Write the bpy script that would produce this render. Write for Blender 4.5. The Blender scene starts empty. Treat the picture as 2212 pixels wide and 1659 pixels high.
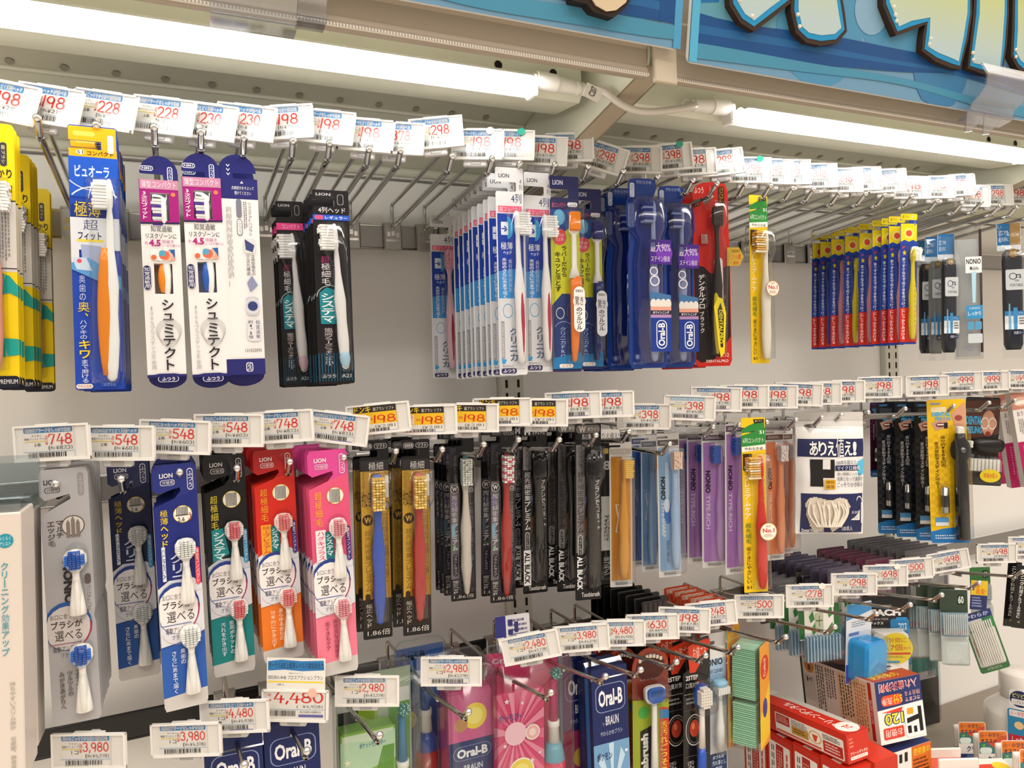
import bpy, math, random
from mathutils import Vector, Matrix
random.seed(7)
SC = bpy.context.scene
COL = SC.collection
PI = math.pi
# ---------------------------------------------------------------- camera
CZ = 1.45
FPX = 1582.6
YAW, PIT, ROL = .434237, -.0230569, -.0378497
_cy, _sy = math.cos(YAW), math.sin(YAW)
FW = Vector((_sy*math.cos(PIT), _cy*math.cos(PIT), math.sin(PIT)))
_r = Vector((_cy, -_sy, 0)); _u = _r.cross(FW)
RT = _r*math.cos(ROL) + _u*math.sin(ROL)
UP = -_r*math.sin(ROL) + _u*math.cos(ROL)
EYE = Vector((0, 0, CZ))
cam = bpy.data.cameras.new('camera'); cam_o = bpy.data.objects.new('camera', cam); COL.objects.link(cam_o)
cam.sensor_width = 36; cam.lens = FPX/2212*36; cam.clip_start = .02; cam.clip_end = 50
m3 = Matrix((RT, UP, -FW)).transposed()
cam_o.matrix_world = Matrix.Translation(EYE) @ m3.to_4x4()
SC.camera = cam_o
# ---------------------------------------------------------------- view, world, store lights
SC.view_settings.view_transform = 'Standard'; SC.view_settings.look = 'None'
SC.view_settings.exposure = 1.28; SC.view_settings.gamma = 1; SC.view_settings.use_curve_mapping = False
SC.cycles.transparent_max_bounces = 32; SC.cycles.max_bounces = 10; SC.cycles.glossy_bounces = 4
w = bpy.data.worlds.new('store'); SC.world = w; w.use_nodes = True
nt = w.node_tree; nt.nodes.clear()
out = nt.nodes.new('ShaderNodeOutputWorld'); bg = nt.nodes.new('ShaderNodeBackground')
tc = nt.nodes.new('ShaderNodeTexCoord'); sx = nt.nodes.new('ShaderNodeSeparateXYZ'); cr = nt.nodes.new('ShaderNodeValToRGB')
nt.links.new(tc.outputs['Generated'], sx.inputs[0]); nt.links.new(sx.outputs['Z'], cr.inputs[0])
cr.color_ramp.elements[0].position = .40; cr.color_ramp.elements[0].color = (.17, .142, .12, 1)
cr.color_ramp.elements[1].position = .62; cr.color_ramp.elements[1].color = (.62, .555, .485, 1)
nt.links.new(cr.outputs[0], bg.inputs[0]); bg.inputs[1].default_value = 1.55
nt.links.new(bg.outputs[0], out.inputs[0])
def area_light(name, loc, rot, sx_, sy_, power, col):
    l = bpy.data.lights.new(name, 'AREA'); l.shape = 'RECTANGLE'; l.size = sx_; l.size_y = sy_; l.energy = power; l.color = col
    o = bpy.data.objects.new(name, l); COL.objects.link(o); o.location = loc; o.rotation_euler = rot
    return o
area_light('ceiling_lamp', (.2, -1.0, 2.75), (math.radians(-25), 0, 0), 2.4, .5, 24, (1, .93, .85))
area_light('ceiling_lamp', (2.4, -.6, 2.75), (math.radians(-22), math.radians(12), 0), 1.6, .5, 5, (1, .93, .85))
TUBE_E = 6.5

def ray(px, py): return FW + (px-1106)/FPX*RT - (py-829.5)/FPX*UP
def at(px, py, y):
    d = ray(px, py); return EYE + d*(y/d.y)
def ordn(k):
    W = ['first','second','third','fourth','fifth','sixth','seventh','eighth','ninth','tenth','eleventh','twelfth','thirteenth','fourteenth','fifteenth','sixteenth','seventeenth','eighteenth','nineteenth','twentieth']
    if k <= 20: return W[k-1]
    t = {2:'twenty', 3:'thirty'}[k//10]
    return t+'-'+W[k % 10-1] if k % 10 else {2:'twentieth', 3:'thirtieth'}[k//10]

# ---------------------------------------------------------------- materials
def lin(h):
    h = h.lstrip('#'); r = []
    if len(h) == 3: h = ''.join(c*2 for c in h)
    for i in (0, 2, 4):
        c = int(h[i:i+2], 16)/255
        r.append(c/12.92 if c <= .04045 else ((c+.055)/1.055)**2.4)
    return (*r, 1)
_M = {}
def M(col, kind='print'):
    k = (col, kind)
    if k in _M: return _M[k]
    m = bpy.data.materials.new(kind+'_'+col.lstrip('#')); m.use_nodes = True
    n = m.node_tree.nodes; L = m.node_tree.links; b = n['Principled BSDF']
    b.inputs['Base Color'].default_value = lin(col)
    ro, me, sp = dict(print=(.38, 0, .32), paper=(.6, 0, .3), plastic=(.28, 0, .4), gloss=(.14, 0, .42), metal=(.14, 1, .5), rough=(.45, 1, .5), paint=(.5, 0, .35), foil=(.25, .75, .5), soft=(.8, 0, .2)).get(kind, (.4, 0, .4))
    b.inputs['Roughness'].default_value = ro; b.inputs['Metallic'].default_value = me; b.inputs['Specular IOR Level'].default_value = sp
    if kind in ('paint', 'rough'):
        t = n.new('ShaderNodeTexCoord'); z = n.new('ShaderNodeTexNoise'); z.inputs['Scale'].default_value = 60 if kind == 'paint' else 25
        bp = n.new('ShaderNodeBump'); bp.inputs['Strength'].default_value = .04 if kind == 'paint' else .25; bp.inputs['Distance'].default_value = .002
        L.new(t.outputs['Object'], z.inputs['Vector']); L.new(z.outputs['Fac'], bp.inputs['Height']); L.new(bp.outputs[0], b.inputs['Normal'])
    if kind == 'emit':
        b.inputs['Emission Color'].default_value = (1, .985, .95, 1); b.inputs['Emission Strength'].default_value = TUBE_E
    if kind in ('clear', 'cover', 'tint', 'bottle'):
        n.remove(b); o = n['Material Output']
        tr = n.new('ShaderNodeBsdfTransparent'); gl = n.new('ShaderNodeBsdfGlossy'); mx = n.new('ShaderNodeMixShader'); fr = n.new('ShaderNodeLayerWeight')
        mr = n.new('ShaderNodeMapRange')
        tr.inputs[0].default_value = lin(col); gl.inputs['Roughness'].default_value = {'cover': .10, 'clear': .07}.get(kind, .1)
        fr.inputs[0].default_value = .35
        lo, hi = dict(clear=(.022, .36), cover=(.025, .3), tint=(.045, .4), bottle=(.16, .7))[kind]
        mr.inputs['To Min'].default_value = lo; mr.inputs['To Max'].default_value = hi
        L.new(fr.outputs['Facing'], mr.inputs['Value']); L.new(mr.outputs[0], mx.inputs[0])
        L.new(tr.outputs[0], mx.inputs[1]); L.new(gl.outputs[0], mx.inputs[2]); L.new(mx.outputs[0], o.inputs[0])
        if kind == 'clear':
            t = n.new('ShaderNodeTexCoord'); z = n.new('ShaderNodeTexNoise'); z.inputs['Scale'].default_value = 45
            bp = n.new('ShaderNodeBump'); bp.inputs['Strength'].default_value = .35; bp.inputs['Distance'].default_value = .004
            L.new(t.outputs['Object'], z.inputs['Vector']); L.new(z.outputs['Fac'], bp.inputs['Height']); L.new(bp.outputs[0], gl.inputs['Normal'])
    _M[k] = m; return m
CLEAR = lambda: M('#f7f9f9', 'clear')
CHROME = lambda: M('#c9c9c8', 'metal')

# ---------------------------------------------------------------- mesh builder
class MB:
    def __init__(s): s.v = []; s.f = []; s.mi = []; s.sm = []; s.mats = []
    def add(s, vs, fs, mat, smooth=False):
        if mat not in s.mats: s.mats.append(mat)
        k = s.mats.index(mat); n = len(s.v); s.v += [tuple(a) for a in vs]
        for f in fs: s.f.append(tuple(i+n for i in f)); s.mi.append(k); s.sm.append(smooth)
        return s
    def box(s, x0, x1, y0, y1, z0, z1, mat, b=0):
        if b <= 0:
            vs = [(x, y, z) for x in (x0, x1) for y in (y0, y1) for z in (z0, z1)]
            return s.add(vs, [(0,1,3,2), (4,6,7,5), (0,4,5,1), (2,3,7,6), (0,2,6,4), (1,5,7,3)], mat)
        p = rrp(x0, z0, x1, z1, b, 3); q = rrp(x0+b*.6, z0+b*.6, x1-b*.6, z1-b*.6, b*.6, 3); n = len(p)
        vs = [(a, y0, c) for a, c in q]+[(a, y0+b*.6, c) for a, c in p]+[(a, y1-b*.6, c) for a, c in p]+[(a, y1, c) for a, c in q]
        fs = [tuple(range(n)), tuple(reversed(range(3*n, 4*n)))]
        for k in range(3):
            for i in range(n):
                j = (i+1) % n; fs.append((k*n+i, (k+1)*n+i, (k+1)*n+j, k*n+j))
        return s.add(vs, fs, mat)
    def slab(s, p, y0, y1, mat, back=None):
        n = len(p)
        s.add([(a, y0, c) for a, c in p]+[(a, y1, c) for a, c in p], [tuple(range(n))]+[(i, n+i, n+(i+1) % n, (i+1) % n) for i in range(n)]+[tuple(reversed(range(n, 2*n)))], mat)
        return s
    def tube(s, pts, r, mat, n=8):
        pts = [Vector(p) for p in pts]; vs = []; fs = []; m = len(pts); ref = None
        for i, p in enumerate(pts):
            t = (pts[min(i+1, m-1)]-pts[max(i-1, 0)]).normalized()
            if ref is None: ref = Vector((0, 0, 1)) if abs(t.z) < .9 else Vector((1, 0, 0))
            a = t.cross(ref).normalized(); b = a.cross(t).normalized(); ref = b
            rr = r[i] if isinstance(r, (list, tuple)) else r
            vs += [p+(a*math.cos(2*PI*k/n)+b*math.sin(2*PI*k/n))*rr for k in range(n)]
        for i in range(m-1):
            for k in range(n):
                l = (k+1) % n; fs.append((i*n+k, (i+1)*n+k, (i+1)*n+l, i*n+l))
        s.add(vs, fs, mat, True); s.add([vs[k] for k in range(n)], [tuple(range(n))], mat); s.add([vs[(m-1)*n+k] for k in range(n)], [tuple(reversed(range(n)))], mat)
        return s
    def loft(s, secs, mat, n=14, e=1.0, caps=True, half=False):
        # secs: (z, cx, cy, halfwidth, halfdepth); e<1 squares the section; half: only the front (-y) half
        vs = []; fs = []; m = len(secs)
        for z, cx, cy, hw, hd in secs:
            for k in range(n):
                a = (PI+PI*k/(n-1)) if half else 2*PI*k/n
                c, d = math.cos(a), math.sin(a)
                vs.append((cx+hw*math.copysign(abs(c)**e, c), cy+hd*math.copysign(abs(d)**e, d), z))
        for i in range(m-1):
            for k in range(n-1 if half else n):
                l = (k+1) % n; fs.append((i*n+k, i*n+l, (i+1)*n+l, (i+1)*n+k))
        if caps: fs += [tuple(reversed(range(n))), tuple(range((m-1)*n, m*n))]
        return s.add(vs, fs, mat, True)
    def sphere(s, c, r, mat, n=10):
        vs = []; fs = []
        for i in range(n//2+1):
            t = PI*i/(n//2)
            for k in range(n): vs.append((c[0]+r*math.sin(t)*math.cos(2*PI*k/n), c[1]+r*math.sin(t)*math.sin(2*PI*k/n), c[2]+r*math.cos(t)))
        for i in range(n//2):
            for k in range(n): fs.append((i*n+k, (i+1)*n+k, (i+1)*n+(k+1) % n, i*n+(k+1) % n))
        return s.add(vs, fs, mat, True)
    def lathe(s, prof, mat, c=(0, 0, 0), n=20):
        return s.loft([(c[2]+z, c[0], c[1], r, r) for r, z in prof], mat, n)
    def mesh(s, name):
        me = bpy.data.meshes.new(name); me.from_pydata(s.v, [], s.f)
        for m in s.mats: me.materials.append(m)
        me.polygons.foreach_set('material_index', s.mi); me.polygons.foreach_set('use_smooth', s.sm); me.update()
        return me
    def obj(s, name, parent=None): return link(name, s.mesh(name), parent)
def link(name, me, parent=None):
    o = bpy.data.objects.new(name, me); COL.objects.link(o)
    if parent is not None: o.parent = parent
    return o
def thing(name, label, cat, loc=(0, 0, 0), rot=None, group=None):
    o = bpy.data.objects.new(name, None); COL.objects.link(o); o.empty_display_size = .01; o.location = loc
    if rot is not None: o.rotation_euler = rot
    return tag(o, label, cat, group)
def tag(o, label, cat, group=None):
    o['label'] = label; o['category'] = cat
    if group: o['group'] = group
    return o
def struct(o, label=None):
    o['kind'] = 'structure'
    if label: o['label'] = label
    return o
def copy_tree(o, parent=None):
    c = o.copy(); COL.objects.link(c); c.parent = parent
    for ch in list(o.children): copy_tree(ch, c)
    return c
def rrp(x0, z0, x1, z1, r, n=4):
    r = min(r, abs(x1-x0)/2, abs(z1-z0)/2); p = []
    for cx, cz, a0 in ((x1-r, z1-r, 0), (x0+r, z1-r, 90), (x0+r, z0+r, 180), (x1-r, z0+r, 270)):
        for k in range(n+1):
            a = math.radians(a0+90*k/n); p.append((cx+r*math.cos(a), cz+r*math.sin(a)))
    return p
# ---------------------------------------------------------------- lettering
_T = {}
def tmesh(s, bold=0.0):
    if any('\u4e00' <= ch <= '\u9fff' for ch in s): bold = 0.0     # dense characters stay at their plain weight
    elif any('\u3040' <= ch <= '\u30ff' for ch in s): bold = min(bold, .02)
    k = (s, bold)
    if k in _T: return _T[k]
    cu = bpy.data.curves.new('t', 'FONT'); cu.body = s; cu.resolution_u = 2; cu.offset = bold; cu.fill_mode = 'FRONT'
    o = bpy.data.objects.new('t', cu); me = o.to_mesh()
    vs = [(v.co.x, v.co.y) for v in me.vertices]; fs = [tuple(reversed(p.vertices)) if p.normal.z < 0 else tuple(p.vertices) for p in me.polygons]
    o.to_mesh_clear(); bpy.data.objects.remove(o); bpy.data.curves.remove(cu)
    if not vs: vs = [(0, 0), (1, 0), (0, 1)]; fs = []
    xs = [a for a, b in vs]; ys = [b for a, b in vs]
    _T[k] = (vs, fs, (min(xs), min(ys), max(xs), max(ys))); return _T[k]
def arc(cx, cy, rx, ry, a0, a1, n=12): return [(cx+rx*math.cos(math.radians(a0+(a1-a0)*k/n)), cy+ry*math.sin(math.radians(a0+(a1-a0)*k/n))) for k in range(n+1)]
STR = {
 '0': [arc(.3, .5, .27, .5, 90, 450, 18)], '1': [[(.33, 1), (.27, 0)]],
 '2': [arc(.3, .72, .26, .28, 160, -35, 10)+[(.04, 0), (.6, 0)]],
 '3': [arc(.28, .76, .24, .24, 150, -80, 9)+arc(.28, .26, .28, .27, 75, -150, 10)],
 '4': [[(.3, 1), (.02, .3), (.6, .3)], [(.46, .62), (.42, -.05)]],
 '5': [[(.56, 1), (.14, 1), (.09, .58)]+arc(.28, .3, .28, .31, 125, -150, 11)],
 '6': [[(.42, 1)]+arc(.3, .28, .27, .29, 165, 520, 16)], '7': [[(.06, .8), (.06, 1), (.56, 1), (.24, 0)]],
 '8': [arc(.3, .76, .22, .24, 90, 450, 14), arc(.3, .26, .27, .27, 90, 450, 14)],
 '9': [arc(.29, .68, .25, .31, 0, 360, 14), [(.54, .72), (.47, 0)]],
 ',': [[(.12, .08), (.04, -.16)]], '(': [arc(.35, .45, .25, .65, 125, 235, 7)], ')': [arc(.0, .45, .25, .65, 55, -55, 7)],
 '¥': [[(.05, 1), (.3, .5), (.55, 1)], [(.3, .5), (.3, 0)], [(.08, .42), (.52, .42)], [(.08, .2), (.52, .2)]], '.': [[(.1, .02), (.14, .02)]], ' ': []}
ADV = {'1': .5, ',': .26, '(': .36, ')': .36, '.': .25, ' ': .3, '¥': .75}
_S = {}
def strokes(s, wd=.11):
    k = (s, wd)
    if k in _S: return _S[k]
    vs = []; fs = []; x = 0
    for ch in s:
        for pl in STR.get(ch, []):
            n0 = len(vs); m = len(pl)
            for i, p in enumerate(pl):
                a = Vector(pl[max(i-1, 0)]); b = Vector(pl[min(i+1, m-1)]); t = (b-a)
                if t.length < 1e-6: t = Vector((1, 0))
                t.normalize(); nn = Vector((-t.y, t.x))*wd/2; e = t*(wd/2*(-1 if i == 0 else 1 if i == m-1 else 0))
                q = Vector(p)+e; vs += [(x+q.x+nn.x, q.y+nn.y), (x+q.x-nn.x, q.y-nn.y)]
            for i in range(m-1): fs.append((n0+2*i, n0+2*i+1, n0+2*i+3, n0+2*i+2))
        x += ADV.get(ch, .74)
    xs = [a for a, b in vs]; ys = [b for a, b in vs]
    _S[k] = (vs, fs, (min(xs), min(ys), max(xs), max(ys))); return _S[k]

class Sheet:
    """Printing on a flat piece: u to the right, v downwards, both 0..1 over W x H; front is -y."""
    STEP = .00005
    clip = True
    def __init__(s, W, H, mb=None, y=-.0004, x0=None, z0=0.0):
        s.W, s.H = W, H; s.mb = mb or MB(); s.y = y; s.x0 = -W/2 if x0 is None else x0; s.z0 = z0
    def P(s, u, v): return (s.x0+u*s.W, s.z0-v*s.H)
    def poly(s, pts, col, kind='print'):
        s.y -= s.STEP
        if s.clip: pts = [(min(1, max(0, a)), min(1, max(0, b))) for a, b in pts]
        p = [s.P(*a) for a in pts]
        ar = sum(p[i][0]*p[(i+1) % len(p)][1]-p[(i+1) % len(p)][0]*p[i][1] for i in range(len(p)))
        if ar < 0: p.reverse()
        s.mb.add([(a, s.y, c) for a, c in p], [tuple(range(len(p)))], M(col, kind)); return s
    def r(s, u0, v0, u1, v1, col, rad=0, kind='print'):
        if rad:
            a, b = s.P(u0, v1), s.P(u1, v0); s.y -= s.STEP; p = rrp(a[0], a[1], b[0], b[1], rad, 4)
            s.mb.add([(q[0], s.y, q[1]) for q in p], [tuple(range(len(p)))], M(col, kind)); return s
        return s.poly([(u0, v0), (u1, v0), (u1, v1), (u0, v1)], col, kind)
    def c(s, u, v, ru, col, rv=None, n=20, kind='print', a0=0, a1=360):
        rv = rv if rv is not None else ru*s.W/s.H
        return s.poly([(u+ru*math.cos(math.radians(a0+(a1-a0)*k/n)), v-rv*math.sin(math.radians(a0+(a1-a0)*k/n))) for k in range(n+(a1-a0 < 360))], col, kind)
    def ring(s, u, v, ru, col, wd=.12, rv=None, a0=0, a1=360, n=22):
        rv = rv if rv is not None else ru*s.W/s.H; s.y -= s.STEP; vs = []; fs = []
        for k in range(n+1):
            a = math.radians(a0+(a1-a0)*k/n)
            for q in (1, 1-wd):
                x, z = s.P(u+ru*q*math.cos(a), v-rv*q*math.sin(a)); vs.append((x, s.y, z))
        ok = [0 <= u+ru*math.cos(math.radians(a0+(a1-a0)*k/n)) <= 1 and 0 <= v-rv*math.sin(math.radians(a0+(a1-a0)*k/n)) <= 1 for k in range(n+1)]
        for k in range(n):
            if not (ok[k] and ok[k+1]): continue
            fs.append((2*k, 2*k+2, 2*k+3, 2*k+1) if a1 < a0 else (2*k, 2*k+1, 2*k+3, 2*k+2)[::-1])
        s.mb.add(vs, fs, M(col)); return s
    def _put(s, g, u0, v0, u1, v1, col, rot=0, kind='print', sk=0.0):
        vs, fs, (a, b, c, d) = g; s.y -= s.STEP; o = []
        ww, hh = max(c-a, 1e-6), max(d-b, 1e-6)
        for x, y in vs:
            p, q = (x-a)/ww, (y-b)/hh
            if rot == 90: p, q = q, 1-p        # reads downwards
            elif rot == -90: p, q = 1-q, p     # reads upwards
            elif rot == 180: p, q = 1-p, 1-q
            x_, z_ = s.P(u0+(u1-u0)*p, v1+(v0-v1)*q); o.append((x_, s.y, z_+sk*(p-.5)*s.H))
        s.mb.add(o, fs, M(col, kind)); return s
    def t(s, txt, u0, v0, u1, v1, col, bold=0.0, rot=0, kind='print', sk=0.0): return s._put(tmesh(txt, bold), u0, v0, u1, v1, col, rot, kind, sk)
    def n(s, txt, u0, v0, u1, v1, col, wd=.12, rot=0): return s._put(strokes(txt, wd), u0, v0, u1, v1, col, rot)
    def vt(s, txt, u0, v0, u1, v1, col, bold=0.0):
        h = (v1-v0)/max(len(txt), 1)
        for i, ch in enumerate(txt):
            if ch == ' ': continue
            vs, fs, bb = tmesh(ch, bold); a, b = v0+i*h+h*.05, v0+(i+1)*h-h*.05
            if ch in 'ー-~〜|': s.t(ch, u0+(u1-u0)*.42, a, u0+(u1-u0)*.58, b, col, bold, 90)
            elif ch in '、。・.': s.t(ch, u0+(u1-u0)*.6, a, u0+(u1-u0)*.85, a+h*.3, col, bold)
            else:
                hr = min(1, max(.3, (bb[3]-bb[1])/.85)); wr = min(1, max(.3, (bb[2]-bb[0])/.85)); mu, mv = (u0+u1)/2, (a+b)/2
                s.t(ch, mu-(u1-u0)*wr/2, mv-(b-a)*hr/2, mu+(u1-u0)*wr/2, mv+(b-a)*hr/2, col, bold)
            s.y += s.STEP
        s.y -= s.STEP
        return s
    def bars(s, u0, v0, u1, v1, col='#222222', seed=1, n=26):
        rnd = random.Random(seed); s.y -= s.STEP; u = u0; vs = []; fs = []
        un = (u1-u0)/n/2
        while u < u1-un:
            wdt = un*rnd.choice((.7, .7, 1.3, 2)); a, b = s.P(u, v1), s.P(min(u+wdt, u1), v0); k = len(vs)
            vs += [(a[0], s.y, a[1]), (b[0], s.y, a[1]), (b[0], s.y, b[1]), (a[0], s.y, b[1])]; fs.append((k, k+1, k+2, k+3)); u += wdt+un*rnd.choice((.7, 1, 1.6))
        s.mb.add(vs, fs, M(col)); return s
    def fine(s, u0, v0, u1, v1, col, rows=4, seed=3, vert=False):
        """rows of tiny unreadable print"""
        rnd = random.Random(seed); s.y -= s.STEP; vs = []; fs = []
        for k in range(rows):
            e = rnd.uniform(.75, 1)
            if vert: q = (u0+(u1-u0)*(k+.2)/rows, v0, u0+(u1-u0)*(k+.7)/rows, v0+(v1-v0)*e)
            else: q = (u0, v0+(v1-v0)*(k+.2)/rows, u0+(u1-u0)*e, v0+(v1-v0)*(k+.7)/rows)
            m = max(3, int(14*e))
            for j in range(m):
                if vert: z0, z1 = q[1]+(q[3]-q[1])*j/m, q[1]+(q[3]-q[1])*(j+rnd.uniform(.5, .9))/m; a, b = s.P(q[0], z1), s.P(q[2], z0)
                else: z0, z1 = q[0]+(q[2]-q[0])*j/m, q[0]+(q[2]-q[0])*(j+rnd.uniform(.5, .9))/m; a, b = s.P(z0, q[3]), s.P(z1, q[1])
                i = len(vs); vs += [(a[0], s.y, a[1]), (b[0], s.y, a[1]), (b[0], s.y, b[1]), (a[0], s.y, b[1])]; fs.append((i, i+1, i+2, i+3))
        s.mb.add(vs, fs, M(col)); return s
# ---------------------------------------------------------------- gondola: back wall, posts, rails, canopy shelf
YB = .985                     # face of the back panels
WALL = '#f3f2ee'; CREAM = '#dfe0cf'; LIP = '#b3a795'
BAYX = [-.412, .452, 1.262, 2.12]   # post centres
mb = MB(); mb.box(-1.6, 3.2, YB+.012, YB+.03, 0, CZ+.9, M('#c9c8c2', 'paint'))
for i in range(3):
    a, b = BAYX[i]+.019, BAYX[i+1]-.019
    if i == 0: a = -1.5
    for z0, z1 in ((-1.3, .262), (.266, .6)):
        mb.box(a, b, YB, YB+.0125, CZ+z0, CZ+z1, M(WALL, 'paint'), .002)
struct(mb.obj('wall_back'))
mb = MB(); mb.box(-1.6, 3.2, -2.6, YB+.03, -.02, 0, M('#b9b2a6', 'paint')); struct(mb.obj('floor'))
for i, x in enumerate(BAYX[1:3]):
    t = thing('shelf_post', ['cream slotted steel post between the left and middle bays', 'cream slotted steel post dividing the middle and right bays'][i], 'post', (x, YB-.012, 0), group='slotted posts')
    mb = MB(); mb.box(-.019, .019, 0, .03, .02, CZ+.7, M('#d6d5c9', 'paint'), .003); D = M('#17150f', 'paper')
    for k in range(66):
        z = CZ+.35-.019*k
        for s in (-1, 1): mb.box(s*.0095-.0018, s*.0095+.0018, -.0006, .001, z, z+.0115, D)
    mb.obj('upright', t)
RAILZ = [.1795, -.1215, -.400]
YR = .957
for r, z in enumerate(RAILZ):
    for i in range(3):
        dark = r == 2 and i == 0
        a, b = BAYX[i]+.021, BAYX[i+1]-.021
        if i == 0: a = -.9
        nm = ['upper', 'middle', 'lower'][r]; bay = ['left', 'middle', 'right'][i]
        t = thing('hook_rail', f'flat {"black" if dark else "steel"} rail carrying the {nm} hooks of the {bay} bay', 'rail', (0, YR, CZ+z), group='hook rails')
        mt = M('#1b1a1a', 'plastic') if dark else M('#a9a8a4', 'rough')
        mb = MB(); mb.box(a, b, 0, .004, -.015, .015, mt, .001); mb.tube([(a, .001, .015), (b, .001, .015)], .0018, M('#d8d8d6', 'metal') if not dark else mt, 6); mb.tube([(a, .001, -.015), (b, .001, -.015)], .0018, M('#8d8c88', 'metal') if not dark else mt, 6); mb.obj('bar', t)
        for x in (max(a, BAYX[i])+.004, b-.004): MB().box(x-.004, x+.004, .003, YB-YR+.002, -.012, .012, mt).obj('rail_bracket', t)
# canopy shelf per bay: tilted underside with punched holes, light beam, front lip
def zs(y): return .277+(YB-y)*.36 if y > .872 else .3177+(.872-y)*.2
YL = .60
for i in range(3):
    a, b = BAYX[i]+.0165, BAYX[i+1]-.0165
    if i == 0: a = -.9
    t = thing('canopy_shelf', ['cream overhead shelf of the left bay with a lit underside', 'cream overhead shelf of the middle bay right of the post', 'far cream overhead shelf of the right bay'][i], 'shelf', (0, 0, CZ), group='overhead shelves')
    mb = MB(); ys = [YB, .872, YL+.002]; c = M('#d3d5c5', 'paint')
    for y0, y1 in zip(ys, ys[1:]):
        mb.add([(a, y0, zs(y0)), (b, y0, zs(y0)), (b, y1, zs(y1)), (a, y1, zs(y1)), (a, y0, zs(y0)+.012), (b, y0, zs(y0)+.012), (b, y1, zs(y1)+.012), (a, y1, zs(y1)+.012)],
               [(0, 3, 2, 1), (4, 5, 6, 7), (0, 1, 5, 4), (1, 2, 6, 5), (2, 3, 7, 6), (3, 0, 4, 7)], c)
    mb.tube([(a, .872, .3165), (b, .872, .3165)], .0025, M('#e8e8da', 'paint'), 6)
    mb.tube([(a, YB-.004, .274), (b, YB-.004, .274)], .006, M('#dfe0d0', 'paint'), 8)
    x = a+.03
    while x < b-.03:
        if x > -.3:
            y = .862; z = zs(y)-.0008; n = 10
            vs = [(x+.0042*math.cos(2*PI*k/n), y+.0055*math.sin(2*PI*k/n), zs(y+.0055*math.sin(2*PI*k/n))-.0012) for k in range(n)]
            mb.add(vs, [tuple(reversed(range(n)))], M('#a5a294', 'paper'))
        x += .0462
    mb.obj('underside', t)
    mb = MB(); bc = M('#dfe2d2', 'paint'); x1 = b-.012
    pr = [(.702, .355), (.702, .296), (.708, .290), (.764, .2955), (.766, .30), (.766, .345)]
    for k in range(len(pr)-1):
        (y0, z0), (y1, z1) = pr[k], pr[k+1]
        mb.add([(a, y0, z0), (x1, y0, z0), (x1, y1, z1), (a, y1, z1)], [(0, 1, 2, 3)], bc)
    mb.add([(x1, y, z) for y, z in pr], [tuple(range(len(pr)))], bc)
    for x in (x1-.035, x1-.1, a+.035): mb.add([(x+.0045*math.cos(2*PI*k/12), .7014, .316+.0045*math.sin(2*PI*k/12)) for k in range(12)], [tuple(range(12))], M('#14120f', 'paper'))
    mb.obj('light_beam', t)
    mb = MB(); lc = M(LIP, 'paint')
    pr = [(.603, .278), (.597, .278), (.595, .284), (.597, .289), (.597, .306), (.5945, .309), (.5945, .335), (.597, .339), (.597, .40), (.603, .40)]
    n = len(pr)
    mb.add([(a, y, z) for y, z in pr]+[(b, y, z) for y, z in pr], [(k, n+k, n+(k+1) % n, (k+1) % n) for k in range(n)]+[tuple(range(n)), tuple(reversed(range(n, 2*n)))], lc)
    mb.obj('front_lip', t)
    mb = MB(); mb.tube([(a, .5955, .2805), (b, .5955, .2805)], .0019, M('#e9e4da', 'plastic'), 8)
    x = max(a, -.3)
    while x < b: mb.box(x, x+.0009, .5933, .5942, .2794, .2822, M('#a39d92', 'plastic')); x += .0026
    mb.obj('lip_trim', t)['label'] = 'white ribbed trim along the bottom of the lip'
    for sx_ in (a+.10 if i else -.25, (a+b)/2, b-.09):
        mb = MB(); mb.box(sx_-.007, sx_+.007, .612, .63, .316, .332, M('#c2c3b4', 'paint'), .002); mb.tube([(sx_-.03, .62, .334), (sx_, .615, .326)], .0015, M('#7b7a70', 'paint'), 6); mb.obj('shelf_clip', t)
    if i == 2: continue
    xb = BAYX[i+1]   # support arm on the post
    t2 = thing('support_bracket', ['cream steel support arm under the joint of the two lit shelves', 'cream support arm at the far end of the middle shelf'][i], 'bracket', (xb, 0, CZ), group='shelf support arms')
    mb = MB(); ac = M('#e3e4d3', 'paint')
    ps = [(YB-.012, .214), (.60, .292), (.597, .30), (.597, .40), (.64, .42), (YB-.012, .33)]
    for s in (-1, 1):
        X0, X1 = (s*.012, s*.0145); n = len(ps)
        if X0 > X1: X0, X1 = X1, X0
        mb.add([(X0, y, z) for y, z in ps]+[(X1, y, z) for y, z in ps], [tuple(range(n)), tuple(reversed(range(n, 2*n)))]+[(k, (k+1) % n, n+(k+1) % n, n+k) for k in range(n)], ac)
    mb.add([(-.0145, YB-.012, .214), (.0145, YB-.012, .214), (.0145, .60, .292), (-.0145, .60, .292)], [(0, 1, 2, 3)], M('#b7ab95', 'paint'))
    mb.obj('plate', t2)
    for y in (.63, .645): MB().box(-.0195, -.0146, y, y+.009, .318, .345, ac, .002).obj('hook_tab', t2)
# end plate on lip joint
tag(MB().box(.4385, .4655, .588, .5935, CZ+.272, CZ+.352, M('#c8bda9', 'paint'), .002).obj('joint_cover'), 'beige joint cover where the two shelf lips meet', 'cover')

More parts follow.
